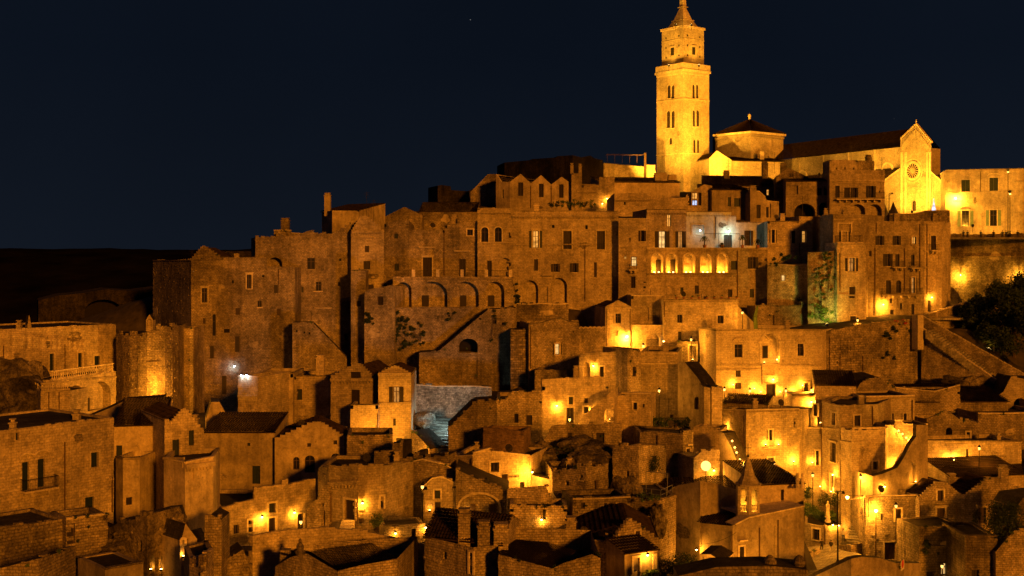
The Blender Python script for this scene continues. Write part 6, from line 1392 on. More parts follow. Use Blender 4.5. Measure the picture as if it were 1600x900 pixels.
# street lamp posts
def lamp_post(px, ybase, ytop, Y, label, power=300, col='y', heads=1):
    b = P(px, ybase, Y); t = P(px, ytop, Y); rt = root('street_lamp', label, 'street lamp', b); m = MB(); m.lathe(b, [(.16, -1), (.16, .5), (.09, .7), (.06, t.z-b.z)], 8); m.build('post', 'iron', rt)
    if power:
        for k in range(heads):
            hz = t-Z*(k*2.2); m = MB(); m.lathe(hz, [(.12, 0), (.3, .35), (.32, .4), (.1, .55)], 8); m.build('lamp_head', 'iron', rt); m = MB(); m.lathe(hz-Z*.02, [(.04, -.22), (.2, -.08), (.22, 0)], 8); m.build('bulb', 'globe', rt)
            light(hz-Z*.5, power, col, .15, parent=rt)
    else:
        m = MB(); m.tube(t, t+Vector((.5, -.3, .1)), .04, 5); m.lathe(t+Vector((.5, -.3, -.15)), [(.2, 0), (.12, .2), (.05, .3)], 8); m.build('lamp_head', 'iron', rt)
    return rt
lamp_post(1578, 366, 302, 222, 'tall street lamp glowing before the town palace', 1500)
lamp_post(1575, 366, 268, 226, 'taller twin street lamp behind the glowing one on the square', 260, 'w')
lamp_post(1309, 884, 768, 128, 'unlit tall street lamp post on the paved ramp', 0)
lamp_post(1389, 362, 302, 222, 'thin unlit mast at the left of the church front', 0)
# flagpole-like spike with blue-white light by the church
p = P(1459, 335, 224); rt = root('cone_lamp', 'small white and blue lit cone on the parapet right of the church', 'lamp', p)
m = MB(); m.lathe(p, [(.45, 0), (.4, .8), (.15, 2.0), (.03, 3.0)], 8); m.build('cone', 'lit_cool', rt); m = MB(); m.tube(p+Z*2.9, p+Z*5.5, .03, 4); m.build('mast', 'iron', rt)
light(p+Vector((-.8, .6, 1)), 40, 'c', .2, parent=rt)
# cool lamp for the grey stairway
flood(P(752, 640, 150), P(690, 632, 160), 800, 'cool white floodlight aimed at the grey wall', (.72, .98, .88), 92, .8)
flood(P(742, 648, 149.6), P(682, 682, 151), 700, 'cool white floodlight aimed down the grey stairway', (.72, .98, .90), 100, .8)
# floodlights on tower and church
flood(P(1010, 292, 256), P(1050, 170, 286), 52000, 'left floodlight aimed up the bell tower', 'y', 58, .8)
flood(P(1104, 296, 254), P(1080, 170, 286), 52000, 'right floodlight aimed up the bell tower', 'y', 58, .8)
flood(P(1060, 294, 262), P(1066, 255, 284), 7000, 'low floodlight at the foot of the bell tower', 'y', 100, .9)
flood(P(1050, 286, 258), P(1062, 60, 284), 60000, 'upward floodlight for the tower top', 'y', 30, .8)
for i, (px, Y) in enumerate(((1045, 284), (1092, 283))):
    flood(P(px, 101, Y), P(px, 70, Y+2.2), 260, '%s small floodlight on the tower gallery' % ['left', 'right'][i], 'y', 120, .8)
for i, (px, Y) in enumerate(((1056, 283.0), (1080, 283.0))):
    flood(P(px, 38.5, Y), P(px+(1067-px)*.6, 24, Y+3), 150, '%s small floodlight under the pyramid cap' % ['left', 'right'][i], 'y', 130, .8)
flood(P(1408, 336, 242), P(1424, 268, 250), 9000, 'floodlight at the left foot of the church front', 'y', 110, .8)
flood(P(1448, 336, 236), P(1438, 250, 247), 8000, 'floodlight at the right foot of the church front', 'y', 100, .8)
flood(P(1425, 330, 226), P(1430, 250, 248), 7000, 'floodlight facing the rose window', 'y', 70, .8)
flood(P(1150, 286, 266), P(1160, 240, 284), 6500, 'floodlight aimed at the hipped crossing tower', 'y', 105, .8)
flood(P(1122, 292, 268), P(1124, 262, 276), 900, 'floodlight at the foot of the gabled church wing', 'y', 110, .8)
flood(P(1280, 272, 246), P(1300, 238, 274), 6500, 'floodlight aimed along the church nave', 'y', 120, .8)
flood(P(1370, 268, 238), P(1380, 240, 256), 1800, 'floodlight at the front end of the church nave', 'y', 110, .8)
flood(P(985, 288, 256), P(985, 262, 268), 1300, 'floodlight on the low pergola wall', 'y', 120, .8)
flood(P(598, 705, 143.3), P(600, 650, 147.8), 1150, 'floodlight washing the bright yellow house', 'w', 120, .8)
flood(P(650, 712, 143), P(650, 690, 146.5), 300, 'floodlight washing the bright buttress', 'w', 120, .8)
flood(P(1292, 507, 180.6), P(1282, 470, 185), 420, 'green-tinted floodlight in the ivy gap', (.75, .85, .12), 120, .8)
flood(P(1545, 545, 184), P(1552, 500, 190), 60, 'spotlight under the dark garden trees', 'w', 100, .8)
flood(P(1520, 352, 214), P(1530, 300, 234), 6000, 'floodlight washing the palace on the square', 'y', 110, .8)
# lamp posts added in the lanes to fill the central quarter with light
def fill_lamp(px, py, Y, power, label, h=3.2):
    p = P(px, py, Y); rt = root('fill_lamp', label, 'added fill lamp', p-Z*h); m = MB(); m.tube(p-Z*(h+1), p+Z*.15, .05, 6); m.lathe(p+Z*.1, [(.22, 0), (.2, .05), (.05, .3)], 8); m.build('post', 'iron', rt)
    m = MB(); m.lathe(p-Z*.12, [(.06, -.1), (.14, 0), (.15, .2)], 8); m.build('bulb', 'globe', rt); light(p-Z*.4, power, 'w', .15, parent=rt)  # bulb of the added fill lamp
for a in ((1132, 608, 166, 620, 'added fill lamp left of the ornate palace foot'), (1172, 610, 167, 620, 'added fill lamp before the ornate palace, second from left'), (1228, 610, 168, 700, 'added fill lamp before the ornate palace, right of its door'), (1268, 609, 168, 520, 'added fill lamp at the right corner of the ornate palace'),
          (1005, 540, 176, 600, 'added fill lamp in the bright arched courtyard'), (1080, 530, 176, 420, 'added fill lamp under the terrace-roofed house'), (1190, 748, 147, 700, 'added fill lamp hidden behind the chapel roof'), (1232, 742, 148, 700, 'added fill lamp at the right end of the chapel lane'),
          (1270, 742, 150, 420, 'added fill lamp in the corner by the garden'), (1345, 745, 142, 420, 'added fill lamp below the curving parapet wall'), 
          (890, 655, 148, 380, 'added fill lamp before the long lit front'), (1030, 610, 160, 420, 'added fill lamp under the tall plain wall'), (930, 598, 158, 260, 'added fill lamp by the upper house with dome lamps'), (1120, 880, 115, 260, 'added fill lamp left of the blank chapel front'), (1215, 905, 117, 700, 'added fill lamp below the blank chapel front'),
          (760, 752, 124, 260, 'added fill lamp before the sign house'), (1530, 700, 149, 500, 'added fill lamp on the long right terrace'), (1400, 790, 135, 300, 'added fill lamp before the corner house'), (1480, 815, 135.5, 180, 'added fill lamp under the rounded gable'), (1472, 884, 127.5, 110, 'added fill lamp before the dim low front house'),
          (1160, 488, 179.5, 350, 'added fill lamp at the small bright ramp'), (1340, 500, 180, 300, 'added fill lamp under the bay block'), (660, 760, 120, 140, 'added fill lamp by the round house'), (470, 815, 116, 200, 'added fill lamp before the row house'), (1210, 725, 148, 260, 'upper added fill lamp behind the chapel ridge')):
    fill_lamp(*a)
# ============================================================ SIGNS
pS = B_['small low house with two lamps below the round house']
def sign_plate(b, x0, y0, x1, y1, matn, label, name='sign', out=.06):
    a, g = b.at(x0, y0, out); c, _ = b.at(x1, y1, out); rt = root(name, label, 'sign', (a+c)/2); m = MB(); L = (c-a).dot(g.u)
    m.box(Vector((a.x, a.y, c.z)), g.u*L, -g.n*.05, Z*(a.z-c.z)); m.build('plate', matn, rt); return rt, a, c, g, L
def text_on(rt, a, c, g, L, s, matn, fill=.8, o=.012, name='lettering'):
    cu = bpy.data.curves.new(name, 'FONT'); cu.body = s; cu.align_x = 'CENTER'; cu.align_y = 'CENTER'; cu.size = (a.z-c.z)*.8; cu.extrude = .004
    t = bpy.data.objects.new('tmp', cu); C.objects.link(t); bpy.context.view_layer.update(); me = bpy.data.meshes.new_from_object(t.evaluated_get(bpy.context.evaluated_depsgraph_get())); bpy.data.objects.remove(t)
    w = max(v.co.x for v in me.vertices)-min(v.co.x for v in me.vertices); k = min(1, L*fill/w)
    cen = (a+c)/2+g.n*o; off = parent_world(rt); Mx = Matrix((g.u*k, Z, g.n)).transposed()
    for v in me.vertices: v.co = Mx@v.co+cen-off
    me.materials.clear(); me.materials.append(MATS[matn]); ob = bpy.data.objects.new(name, me); C.objects.link(ob); ob.parent = rt; return ob
q = sign_plate(r1, 1457, 728, 1467.5, 735.5, 'sign_blue', 'small glowing blue-white sign on the long terrace wall', out=.25)
rt, a, c, g, L = sign_plate(w1, 794, 741.5, 813, 747, 'plaster', 'dark painted lettering on the flat lit house front', out=.012)
# illegible in the photograph: dark strokes of the painted word
m = MB(); u = 0.05
while u < L-.12:
    w = R.uniform(.05, .12); h = R.uniform(.12, .26); m.box(Vector((a.x, a.y, (a.z+c.z)/2-h/2))+g.u*u+g.n*.004, g.u*w, g.n*.01, Z*h); u += w+R.uniform(.03, .07)
m.build('lettering', 'dark_wood', rt)
rt, a, c, g, L = sign_plate(v6, 1407, 877.5, 1412, 888.5, 'white_paint', 'small white warning sign with a red disc on the foreground wall')
m = MB(); cc_ = (a+c)/2+Z*.12+g.n*.004; r_ = L*.36
m.face([cc_+g.u*(r_*math.cos(2*math.pi*i/16))+Z*(r_*math.sin(2*math.pi*i/16)) for i in range(16)]); m.build('red_disc', 'flowers', rt)
# ============================================================ VEGETATION
def ivy(b, x0, y0, x1, y1, label, n=700, size=.35, mat='leaf_dark', blobs=7):
    m = MB(); cs = []
    for i in range(blobs):
        x = R.uniform(x0, x1); y = R.uniform(y0, y1); p, g = b.at(min(max(x, b.segs[0].px0+1), b.segs[-1].px1-1), y, .2); k = (y1-y0)*p.y/FOC
        leaves(m, p, k*R.uniform(.12, .28), .35, k*R.uniform(.1, .26), n//blobs, size)
        cs.append(p)
    rt = root('wall_plant', label, 'wall plant', cs[0]); m.build('foliage', mat, rt)
    m = MB()
    for p in cs[1:]: m.tube(cs[0], p, .03, 4)
    m.build('stem', 'bark', rt)
rw0 = B_['mottled retaining wall with ivy below the vaulted terrace']
ivy(rw0, 606, 490, 640, 540, 'large dark ivy patch on the mottled retaining wall', 2200, .4, blobs=12)
ivy(rw0, 636, 495, 660, 535, 'scattered dark wall plants right of the large ivy patch', 500, .35, blobs=6)
ivy(rw0, 690, 488, 722, 503, 'two round capers on the mottled wall near the stair', 300, .3, blobs=3)
ivy(rmp, 762, 488, 792, 530, 'small round capers on the lit sloping stair wall', 350, .3, blobs=6)
ivy(B_['rounded buttress house with one small window by the ivy patch'], 560+11, 485, 583, 512, 'dark plants in the corner beside the rounded buttress house', 500, .35, blobs=4)
ivy(p8, 770+31, 440, 812, 478, 'bushy dark plants on the terrace end beside the wide palazzo', 700, .35, blobs=5)
ivy(rw, 1380, 508, 1402, 530, 'dark caper clumps under the red flowers on the road wall', 700, .35, blobs=6)
ivy(rw, 1422, 505, 1440, 540, 'dark hanging plants at the right end of the road wall', 900, .35, blobs=7)
ivy(rw, 1376, 548, 1404, 562, 'small lower plant tufts on the road wall', 250, .3, blobs=4)
ivy(c4, 1264, 470, 1300, 512, 'green-lit leafy bush in the gap between two palaces', 1600, .32, 'leaf_bright', 9)
ivy(c4, 1290, 395, 1301, 500, 'tall ivy column climbing the gap between two palaces', 1300, .35, 'leaf_mid', 10)
ivy(c3, 1240, 470, 1258, 520, 'dark bush left of the green-lit gap', 1000, .35, blobs=6)
ivy(c3, 1202, 398, 1245, 414, 'row of dark terrace plants above the tiny bright window', 1100, .32, blobs=9)
ivy(v3, 1440, 838, 1450, 862, 'creeper hanging on the dim low front house', 700, .25, blobs=5)
ivy(w7, 960, 745, 975, 760, 'weeds under the pale square ruin block', 500, .22, blobs=5)
# flowers
ivy(rw, 1396, 500, 1416, 508, 'red flowers spilling over the road wall', 350, .2, 'flowers', 6)
for i, (x, y, r_, lb, mt) in enumerate(((1101, 372, 7, 'first potted palm on the cool-lit terrace', 'leaf_mid'), (1160, 370, 6, 'second potted palm on the cool-lit terrace', 'leaf_mid'), (1184, 377, 8, 'bushy plant at the right end of the cool-lit terrace', 'leaf_dark'), (1128, 382, 5, 'low potted plant in the middle of the cool-lit terrace', 'leaf_dark'))):
    p = P(x, y, 191.5); rt = root('potted_plant', lb, 'potted plant', p-Z*(388-y)*.1); m = MB()
    for k in range(10 if r_ > 6 else 8):
        a_ = k*2.39; d = Vector((math.cos(a_), math.sin(a_)*.8, 0)); pr = p
        for s_ in range(4): q_ = p+d*(s_+1)*.17*r_/6+Z*(.35-.09*(s_+1)**2*.6); m.face([pr-d.cross(Z)*.06, q_-d.cross(Z)*.09, q_+d.cross(Z)*.09, pr+d.cross(Z)*.06]); pr = q_
    leaves(m, p, .5, .4, .35, 60, .25); m.build('foliage', mt, rt); m = MB(); zb = (HOR-388)/FOC*191.5; m.tube(Vector((p.x, p.y, zb+.4)), p, .07, 6); m.build('trunk', 'bark', rt); m = MB(); m.lathe(Vector((p.x, p.y, zb+.02)), [(.2, 0), (.3, .45), (.33, .5)], 8); m.build('pot', 'terracotta', rt)
# planted roof terrace
for i, x in enumerate((861, 870, 879, 888, 897, 906, 914, 925)):
    shrub(x, 318, 196.5, 4.5+R.uniform(-1, 2), 7+R.uniform(-2, 2), '%s plant from the left on the planted roof terrace' % ['first', 'second', 'third', 'fourth', 'fifth', 'sixth', 'seventh', 'last'][i], R.choice(['leaf_dark', 'leaf_mid']), 150, .3, .5, 'roof_plant', 'plant', 'plants along the roof terrace')
for i, x in enumerate((1024, 1034, 1046, 1057, 1066, 1074)):
    shrub(x, 660, 151.5, 5, 9, '%s plant from the left on the iron-fenced terrace' % ['first', 'second', 'third', 'fourth', 'fifth', 'sixth'][i], R.choice(['leaf_dark', 'leaf_mid']), 260, .25, .5, 'terrace_plant', 'plant', 'plants on the iron-fenced terrace')
m = MB(); g = n9t.segs[0]; rail(m, g.w(.1, n9t.z1, -.2), g.w(g.L-.1, n9t.z1, -.2), 40, 1.1); m.build('railing', 'iron', n9t.root)
for i, (x, y, rx, ry, mt) in enumerate(((1262, 795, 7, 13, 'leaf_mid'), (1274, 800, 8, 10, 'leaf_mid'), (1290, 782, 10, 10, 'leaf_dark'), (1308, 778, 8, 14, 'leaf_dark'), (1300, 806, 9, 9, 'leaf_bright'), (1316, 804, 9, 10, 'leaf_mid'), (1284, 808, 7, 7, 'leaf_mid'), (1262, 770, 6, 12, 'leaf_dark'))):
    shrub(x, y, 151+i*.15, rx, ry, '%s in the garden above the lit retaining wall' % ['tall rounded bush at the left end', 'rounded bush second from left', 'dark bush behind the statue', 'tall dark bush right of the statue', 'pale green bush right of the statue foot', 'rightmost rounded bush', 'low bush left of the statue foot', 'upper left climbing bush'][i], mt, 700, .22, .8, 'garden_bush', 'bush', 'bushes in the small statue garden')
ivy(x4, 1004, 884, 1026, 898, 'bushes beside the lamp-lit doorway at the bottom', 1200, .2, 'leaf_mid', 8)
shrub(1070, 880, 118, 22, 14, 'dark hedge left of the chapel wall lamp', 'leaf_dark', 1800, .2, 1.5)
shrub(1040, 888, 112, 16, 12, 'dark bush right of the lamp-lit doorway bushes', 'leaf_dark', 1300, .2, 1.2)
shrub(588, 812, 116, 9, 10, 'round olive bush beside the round house steps', 'leaf_mid', 700, .2, .6)
shrub(1570, 800, 128, 26, 16, 'spreading dark tree crown before the front right door', 'leaf_dark', 2600, .25, 2)
shrub(1565, 820, 127, 30, 18, 'dark shrub mass at the bottom right below the broad gable', 'leaf_dark', 2600, .25, 2)
shrub(1525, 802+4, 131, 6, 12, 'slim dark cypress-like bush beside the tall door', 'leaf_dark', 600, .2, .6)
shrub(880, 710, 138, 26, 12, 'bramble thicket filling the rubble hollow', 'leaf_dark', 1800, .25, 2.5)
shrub(1010, 776, 123, 26, 5, 'potted plants crowding the railed terrace', 'leaf_mid', 900, .2, 1.5)
shrub(1020, 725, 135, 14, 12, 'weedy bush below the pale ruin terrace', 'leaf_dark', 900, .22, 1)
shrub(1375, 884, 116, 34, 8, 'dark weeds topping the foreground curved wall', 'leaf_dark', 1200, .22, 1)
shrub(870, 738, 131, 10, 6, 'weeds on the ruined corner house top', 'leaf_dark', 400, .22, .8)
# rocks in the hollow
for i, (x, y, Y, rx, rz) in enumerate(((835, 712, 139, 2.2, 1.6), (853, 722, 137, 2.6, 1.4), (905, 706, 140, 3, 1.6), (935, 715, 138, 3.2, 1.5), (918, 722, 134, 2.4, 1.2), (975, 772, 127, 1.6, 1.8), (1028, 815, 121.5, .9, 1.6))):
    boulder(x, y, Y, rx, rx*.8, rz, '%s rock outcrop in the rubble hollow' % ['left', 'tall second', 'middle', 'broad right', 'low front', 'tall dark right', 'farthest right'][i], 'rock_outcrop', 'rock', 4, .5, 'rock')
for i, (x, y, Y, rx, rz) in enumerate(((15, 625, 148, 5, 4.5), (35, 640, 145, 4, 3.5), (20, 600, 152, 4.5, 3))):
    boulder(x, y, Y, rx, rx*.7, rz, '%s brown rock mass under the far left house' % ['big', 'lower', 'upper'][i], 'rock_outcrop', 'rock', 4, .5, 'rock')
for i, (x, y, Y, rx, rz) in enumerate(((1530, 608, 177, 4, 1.8), (1508, 604, 177, 3, 1.5), (1500, 850, 124, 1, .6))):
    if i < 2: boulder(x, y, Y, rx, 1.5, rz, '%s bulging rock on the craggy lit rock wall' % ['right', 'left'][i], 'rock_outcrop', 'rock', 4, .5, 'rock')
for i, (x, y, Y, rx, rz) in enumerate(((182, 858, 99.5, 1.4, .8), (245, 826, 100.3, 1.5, .8), (272, 822, 100.3, 1.0, 1.1), (205, 832, 100.5, 1.3, .7))):
    boulder(x, y, Y, rx, 1.2, rz, '%s crag on the cave front' % ['lower left', 'upper middle', 'right hand', 'upper left'][i], 'rock_outcrop', 'rock', 4, .55, 'rock')
# trees right
tree(1584, 545, 192, 11.5, 4.2, 'tall dark tree at the right edge beside the road wall', 15000)
tree(1533, 545, 190, 8.5, 3.2, 'shorter dark tree left of the tall right edge tree', 9000)
tree(1604, 580, 184, 12, 4.8, 'dark tree cut by the right edge above the stub wall', 10000)
tree(1553, 556, 186, 5.5, 3.0, 'low dark tree beside the garden spotlight', 5000)
tree(1515, 530, 190, 4.5, 2.2, 'smallest dark tree under the ramp wall', 1500)
# tree trunk by the ramp, green light put into its colour
p = P(1182, 535, 182); rt = root('bare_tree', 'bare leaning tree trunk lit beside the small bright ramp', 'tree', p); m = MB(); m.tube(p, P(1180, 495, 182), .35, 8, .3); m.tube(P(1180, 495, 182), P(1184, 478, 182.5), .28, 8, .12); m.build('trunk', 'leaf_bright', rt)  # leaf green stands for the green light on the trunk
# statue in the garden
p = P(1293.5, 812, 149.5); rt = root('statue', 'small pale robed statue on a pedestal among the garden bushes', 'statue', p)
m = MB(); m.lathe(p-Z*.3, [(.38, 0), (.38, .25), (.26, .35), (.26, .5), (.36, .6), (.36, .7)], 8); m.build('pedestal', 'trim', rt)
m = MB(); m.sm = True; m.lathe(p+Z*.4, [(.26, 0), (.24, .5), (.18, .95), (.25, 1.3), (.22, 1.5), (.08, 1.6), (.12, 1.68), (.13, 1.82), (.06, 1.93)], 10); m.tube(p+Z*1.75+Vector((.2, 0, 0)), p+Z*1.4+Vector((.1, -.25, 0)), .07, 6); m.build('figure', 'trim', rt)
# ============================================================ PEOPLE
def person(base, heading, label, shirt, legs, pose='stand', group=None, h=1.72, sit=False):
    bm = bmesh.new(); s = h/1.72
    J = dict(pel=(0, 0, .95), chest=(0, -.02, 1.28), neck=(0, -.01, 1.47), head=(0, -.02, 1.6), crown=(0, -.01, 1.70),
             sl=(-.19, 0, 1.40), el=(-.24, .04, 1.13), wl=(-.22, -.05, .9), hl=(-.21, -.08, .82), sr=(.19, 0, 1.40), er=(.24, .04, 1.13), wr=(.22, -.05, .9), hr=(.21, -.08, .82),
             tl=(-.1, 0, .88), kl=(-.11, -.02, .5), al=(-.11, .02, .09), fl=(-.12, -.14, .04), tr=(.1, 0, .88), kr=(.11, -.02, .5), ar=(.11, .02, .09), fr=(.12, -.14, .04))
    if pose == 'walk': J.update(kl=(-.1, -.2, .52), al=(-.1, -.22, .1), fl=(-.1, -.36, .07), kr=(.1, .08, .5), ar=(.1, .32, .14), fr=(.1, .2, .05), el=(-.24, .14, 1.14), wl=(-.22, .18, .92), hl=(-.22, .2, .84), er=(.24, -.08, 1.14), wr=(.22, -.24, .98), hr=(.21, -.3, .92))
    if pose == 'lean': J.update(el=(-.26, -.1, 1.15), wl=(-.1, -.32, 1.12), hl=(-.03, -.34, 1.12), er=(.26, -.1, 1.15), wr=(.1, -.32, 1.12), hr=(.03, -.34, 1.12))
    rad = dict(pel=.15, chest=.165, neck=.06, head=.1, crown=.085, sl=.075, el=.05, wl=.036, hl=.04, sr=.075, er=.05, wr=.036, hr=.04, tl=.1, kl=.07, al=.045, fl=.04, tr=.1, kr=.07, ar=.045, fr=.04)
    E = [('pel', 'chest'), ('chest', 'neck'), ('neck', 'head'), ('head', 'crown'), ('chest', 'sl'), ('sl', 'el'), ('el', 'wl'), ('wl', 'hl'), ('chest', 'sr'), ('sr', 'er'), ('er', 'wr'), ('wr', 'hr'), ('pel', 'tl'), ('tl', 'kl'), ('kl', 'al'), ('al', 'fl'), ('pel', 'tr'), ('tr', 'kr'), ('kr', 'ar'), ('ar', 'fr')]
    names = list(J); me = bpy.data.meshes.new('p'); me.from_pydata([Vector(J[n])*s for n in names], [(names.index(a), names.index(b)) for a, b in E], [])
    t = bpy.data.objects.new('tmp', me); C.objects.link(t); md = t.modifiers.new('s', 'SKIN'); 
    for i, n in enumerate(names): me.skin_vertices[0].data[i].radius = (rad[n]*s, rad[n]*s*.8); me.skin_vertices[0].data[i].use_root = (n == 'pel')
    t.modifiers.new('u', 'SUBSURF').levels = 1
    bpy.context.view_layer.update(); m2 = bpy.data.meshes.new_from_object(t.evaluated_get(bpy.context.evaluated_depsgraph_get())); bpy.data.objects.remove(t)
    m2.materials.clear()
    for k in (shirt, legs, 'skin', 'hair'): m2.materials.append(MATS[k])
    for p in m2.polygons:
        c = p.center/s
        p.material_index = 3 if c.z > 1.62 or (c.z > 1.54 and c.y > 0) else 2 if c.z > 1.46 or (abs(c.x) > .17 and c.z < 1.08 and c.z > .78) else 0 if c.z > .93 else (3 if c.z < .08 else 1)
        p.use_smooth = True
    o = bpy.data.objects.new('person', m2); C.objects.link(o); o.location = base; o.rotation_euler = (0, 0, heading); tag(o, label, 'person', group); return o
person(P(1284, 864, 143.5), math.pi, 'person in black top and shorts seen from behind on the ramp', 'cloth_dark', 'cloth_dark')
person(P(1298.5, 866, 141.8), math.pi*.8, 'person in black shirt and pale trousers walking on the ramp', 'cloth_dark', 'cloth_light', 'walk')
person(P(1317.5, 849, 143.8)+Z*.1, 2.4, 'person in white shirt on the steps, the one further left', 'cloth_light', 'cloth_blue')
person(P(1327, 848, 143.8)+Z*.1, 3.6, 'person in white shirt on the steps with arm held out, further right', 'cloth_light', 'cloth_light', 'walk')
for i, (x, lb) in enumerate(((1509, 'leftmost person leaning on the square wall'), (1515, 'second person leaning on the square wall, close to the leftmost'), (1536, 'lone person at the square wall left of the middle'), (1556, 'person at the square wall under the right green shutters'), (1570, 'left person of the pair near the glowing street lamp'), (1575.5, 'right person of the pair near the glowing street lamp'), (1594, 'rightmost person at the square wall'))):
    p = P(x, 372, 205.3); person(Vector((p.x, p.y+1.0, P(0, 366, 205).z-1.0)), R.uniform(-.5, .5)+(math.pi if i == 4 else 0), lb, R.choice(['cloth_dark', 'cloth_dark', 'cloth_blue']), 'cloth_dark', 'lean', 'people along the upper square wall')
# ============================================================ aerials, wires, pots
ords = ['first', 'second', 'third', 'fourth', 'fifth', 'sixth', 'seventh', 'eighth', 'ninth', 'tenth']
for i, (x, y, Y, h, where) in enumerate(((573, 330, 200, 3.2, 'on the pale skyline house'), (584, 331, 201, 2, 'right end of the pale skyline house'), (1038, 270, 240, 4.5, 'before the bell tower foot'), (1100, 290, 235, 2.5, 'on the roofs under the tower'), (1138, 272, 240, 3, 'on the dark long-roofed house'), (1210, 262, 240, 3, 'right of the crossing tower roofs'), (1330, 250, 226, 2.6, 'on the square roof turret'), (1378, 266, 221, 2.4, 'on the shuttered balcony house'), (1254, 330, 200, 2.5, 'on the slim lit-window house'), (300, 405, 182, 1.5, 'on the corner palazzo'))):
    p = P(x, y, Y); rt = root('aerial', 'thin rooftop aerial '+where, 'aerial', p-Z*.8); m = MB(); m.tube(p-Z*1.2, p+Z*h, .035, 4)
    for k in range(4): m.tube(p+Z*(h-.15-k*.25)+Vector((-.5+.06*k, 0, 0)), p+Z*(h-.15-k*.25)+Vector((.5-.06*k, 0, 0)), .02, 4)
    m.build('mast', 'iron', rt)
def wire(a, b, sag, label):
    a, b = Vector(a), Vector(b); m = MB(); n = 10; q = a
    for i in range(1, n+1):
        t = i/n; p = a.lerp(b, t)-Z*sag*4*t*(1-t); m.tube(q, p, .02, 4); q = p
    return tag(m.build('wire', 'iron', origin=a), label, 'cable')
wire(P(828, 735, 129), P(866, 741, 127), .2, 'thin cable from the bracket lamp to the ruined corner house')
wire(P(1094, 850, 121), P(1150, 832, 120.5), .3, 'thin cable across the blank chapel front')
wire(P(1370, 800, 137), P(1420, 822, 138), .3, 'thin cable hanging across the corner house')
wire(P(1382, 284, 219.6), P(1300, 285, 219.6), .3, 'thin cable across the shuttered balcony house')
for i, (b, x, y, h) in enumerate(((k2, 620, 712, 1.6), (w1, 745, 697, 1.4), (n1, 900, 577, 1.5), (o1, 1180, 628, 1.5), (o2, 1345, 617, 1.4), (q3, 1100, 459, 1.4), (v0, 1410, 765, 1.4), (l5c, 305, 655, 1.6), (l4, 120, 648, 1.5), (l4, 20, 662, 1.5), (m1a, 530, 577, 1.6), (w6, 890, 722, 1.2), (x3, 950, 832, 1.4), (p6, 722, 338, 1.5), (p8, 900, 321, 1.5), (p1, 370, 396, 1.4), (s1, 1290, 330, 1.4), (q4, 1110, 504, 1.2), (q4, 1230, 505, 1.2), (n3, 1040, 541, 1.2), (r1, 1560, 682, 1.4), (l1, 30, 506, 1.4), (q2, 1020, 452, 1.3))):
    b.chimney(x, y, h+1.2, R.uniform(.45, .75), R.uniform(1, 3), cap=R.random() < .6)
def dish(b, px, py, label):
    p, g = b.at(px, py, -1.2); rt = root('satellite_dish', label, 'satellite dish', p); m = MB(); m.tube(p-Z*1.2, p+Z*.1, .03, 5); m.build('mast', 'iron', rt)
    m = MB(); d = (Vector((.4, -.85, .35))).normalized(); x = d.orthogonal().normalized(); y = d.cross(x); n = 12
    ring = lambda r, o: [p+d*o+(x*math.cos(2*math.pi*i/n)+y*math.sin(2*math.pi*i/n))*r for i in range(n)]
    A, B_2, C_ = ring(.08, 0), ring(.3, .05), ring(.45, .14)
    for P_, Q_ in ((A, B_2), (B_2, C_)):
        for i in range(n): m.face([P_[i], P_[(i+1) % n], Q_[(i+1) % n], Q_[i]])
    m.face(A); m.tube(p, p+d*.45, .012, 4); m.build('reflector', 'rooftop', rt)
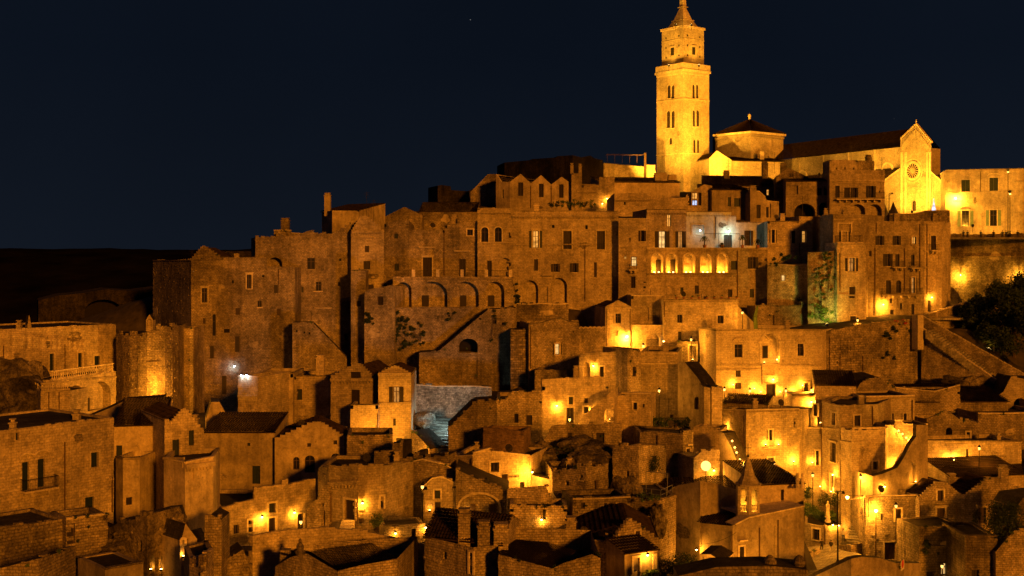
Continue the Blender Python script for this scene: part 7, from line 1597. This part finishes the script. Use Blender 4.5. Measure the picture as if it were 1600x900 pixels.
for b, x, y, lb in ((w1, 800, 703, 'satellite dish on the roof of the sign house'), (o1, 1225, 631, 'satellite dish on the balcony window house'), (q3, 1070, 460, 'satellite dish on the terrace-roofed house'), (v0, 1385, 767, 'satellite dish on the corner house'), (l6b, 470, 664, 'satellite dish on the dim low gable'), (n9, 1040, 664, 'satellite dish on the dark flat-roofed house'), (p5, 675, 352, 'satellite dish above the framed doorway house'), (c1, 1215, 339, 'satellite dish on the loggia palace neighbour'), (k2, 560, 718, 'satellite dish on the round house'), (x3, 900, 834, 'satellite dish on the slit window gable house')): dish(b, x, y, lb)
# weeds growing on wall tops and ledges
for b in BL:
    if b.mat in ('rubble', 'weathered') and b.z1 < 4 and R.random() < .65:
        m = MB()
        for _ in range(R.randint(2, 5)):
            g = R.choice(b.segs); u = R.uniform(.2, g.L-.2) if g.L > .5 else g.L/2; zz = g.prof[0][1]
            for (ua, za), (ub, zb_) in zip(g.prof, g.prof[1:]):
                if ua <= u <= ub and ub-ua > .01: zz = za+(zb_-za)*(u-ua)/(ub-ua)
            if R.random() < .4: zz = R.uniform(b.z0+1, zz) if zz > b.z0+1 else zz
            leaves(m, g.w(u, zz+.05, .05), R.uniform(.2, .55), .2, R.uniform(.12, .35), R.randint(30, 90), .16)
        o = m.build('weeds', R.choice(['leaf_dark', 'leaf_mid']), b.root); o['kind'] = 'stuff'
# roof terrace pots on q3
for i in range(9):
    u = 2+i*1.15; g = q3.segs[0]; p = g.w(u, q3.z1, -.5); rt = root('flower_pot', '%s pot from the left on the roof terrace parapet' % ords[i], 'flower pot', p, 'pots lined up on the roof terrace parapet'); m = MB(); m.lathe(p+Z*.003, [(.13, 0), (.2, .3), (.22, .34)], 8); m.build('pot', 'terracotta', rt); m = MB(); leaves(m, p+Z*.5, .25, .2, .25, 40, .18); m.build('foliage', 'leaf_mid', rt)
bpy.context.view_layer.update()
for a_, b_ in ((dome, church), (tr_, church), (sac_, church), (cf, ch), (cw, ch), (s1b, s1), (o2b, o2), (w2b, w2), (m1c, m1b), (tb, sq)): merge(a_.root, b_.root)
merge(bt, ch.root)
for o in list(bpy.data.objects):
    if o.type == 'EMPTY' and not o.children: bpy.data.objects.remove(o)
print('OBJECTS', len(bpy.data.objects), 'TRIS', sum(len(o.data.polygons) for o in bpy.data.objects if o.type == 'MESH'))
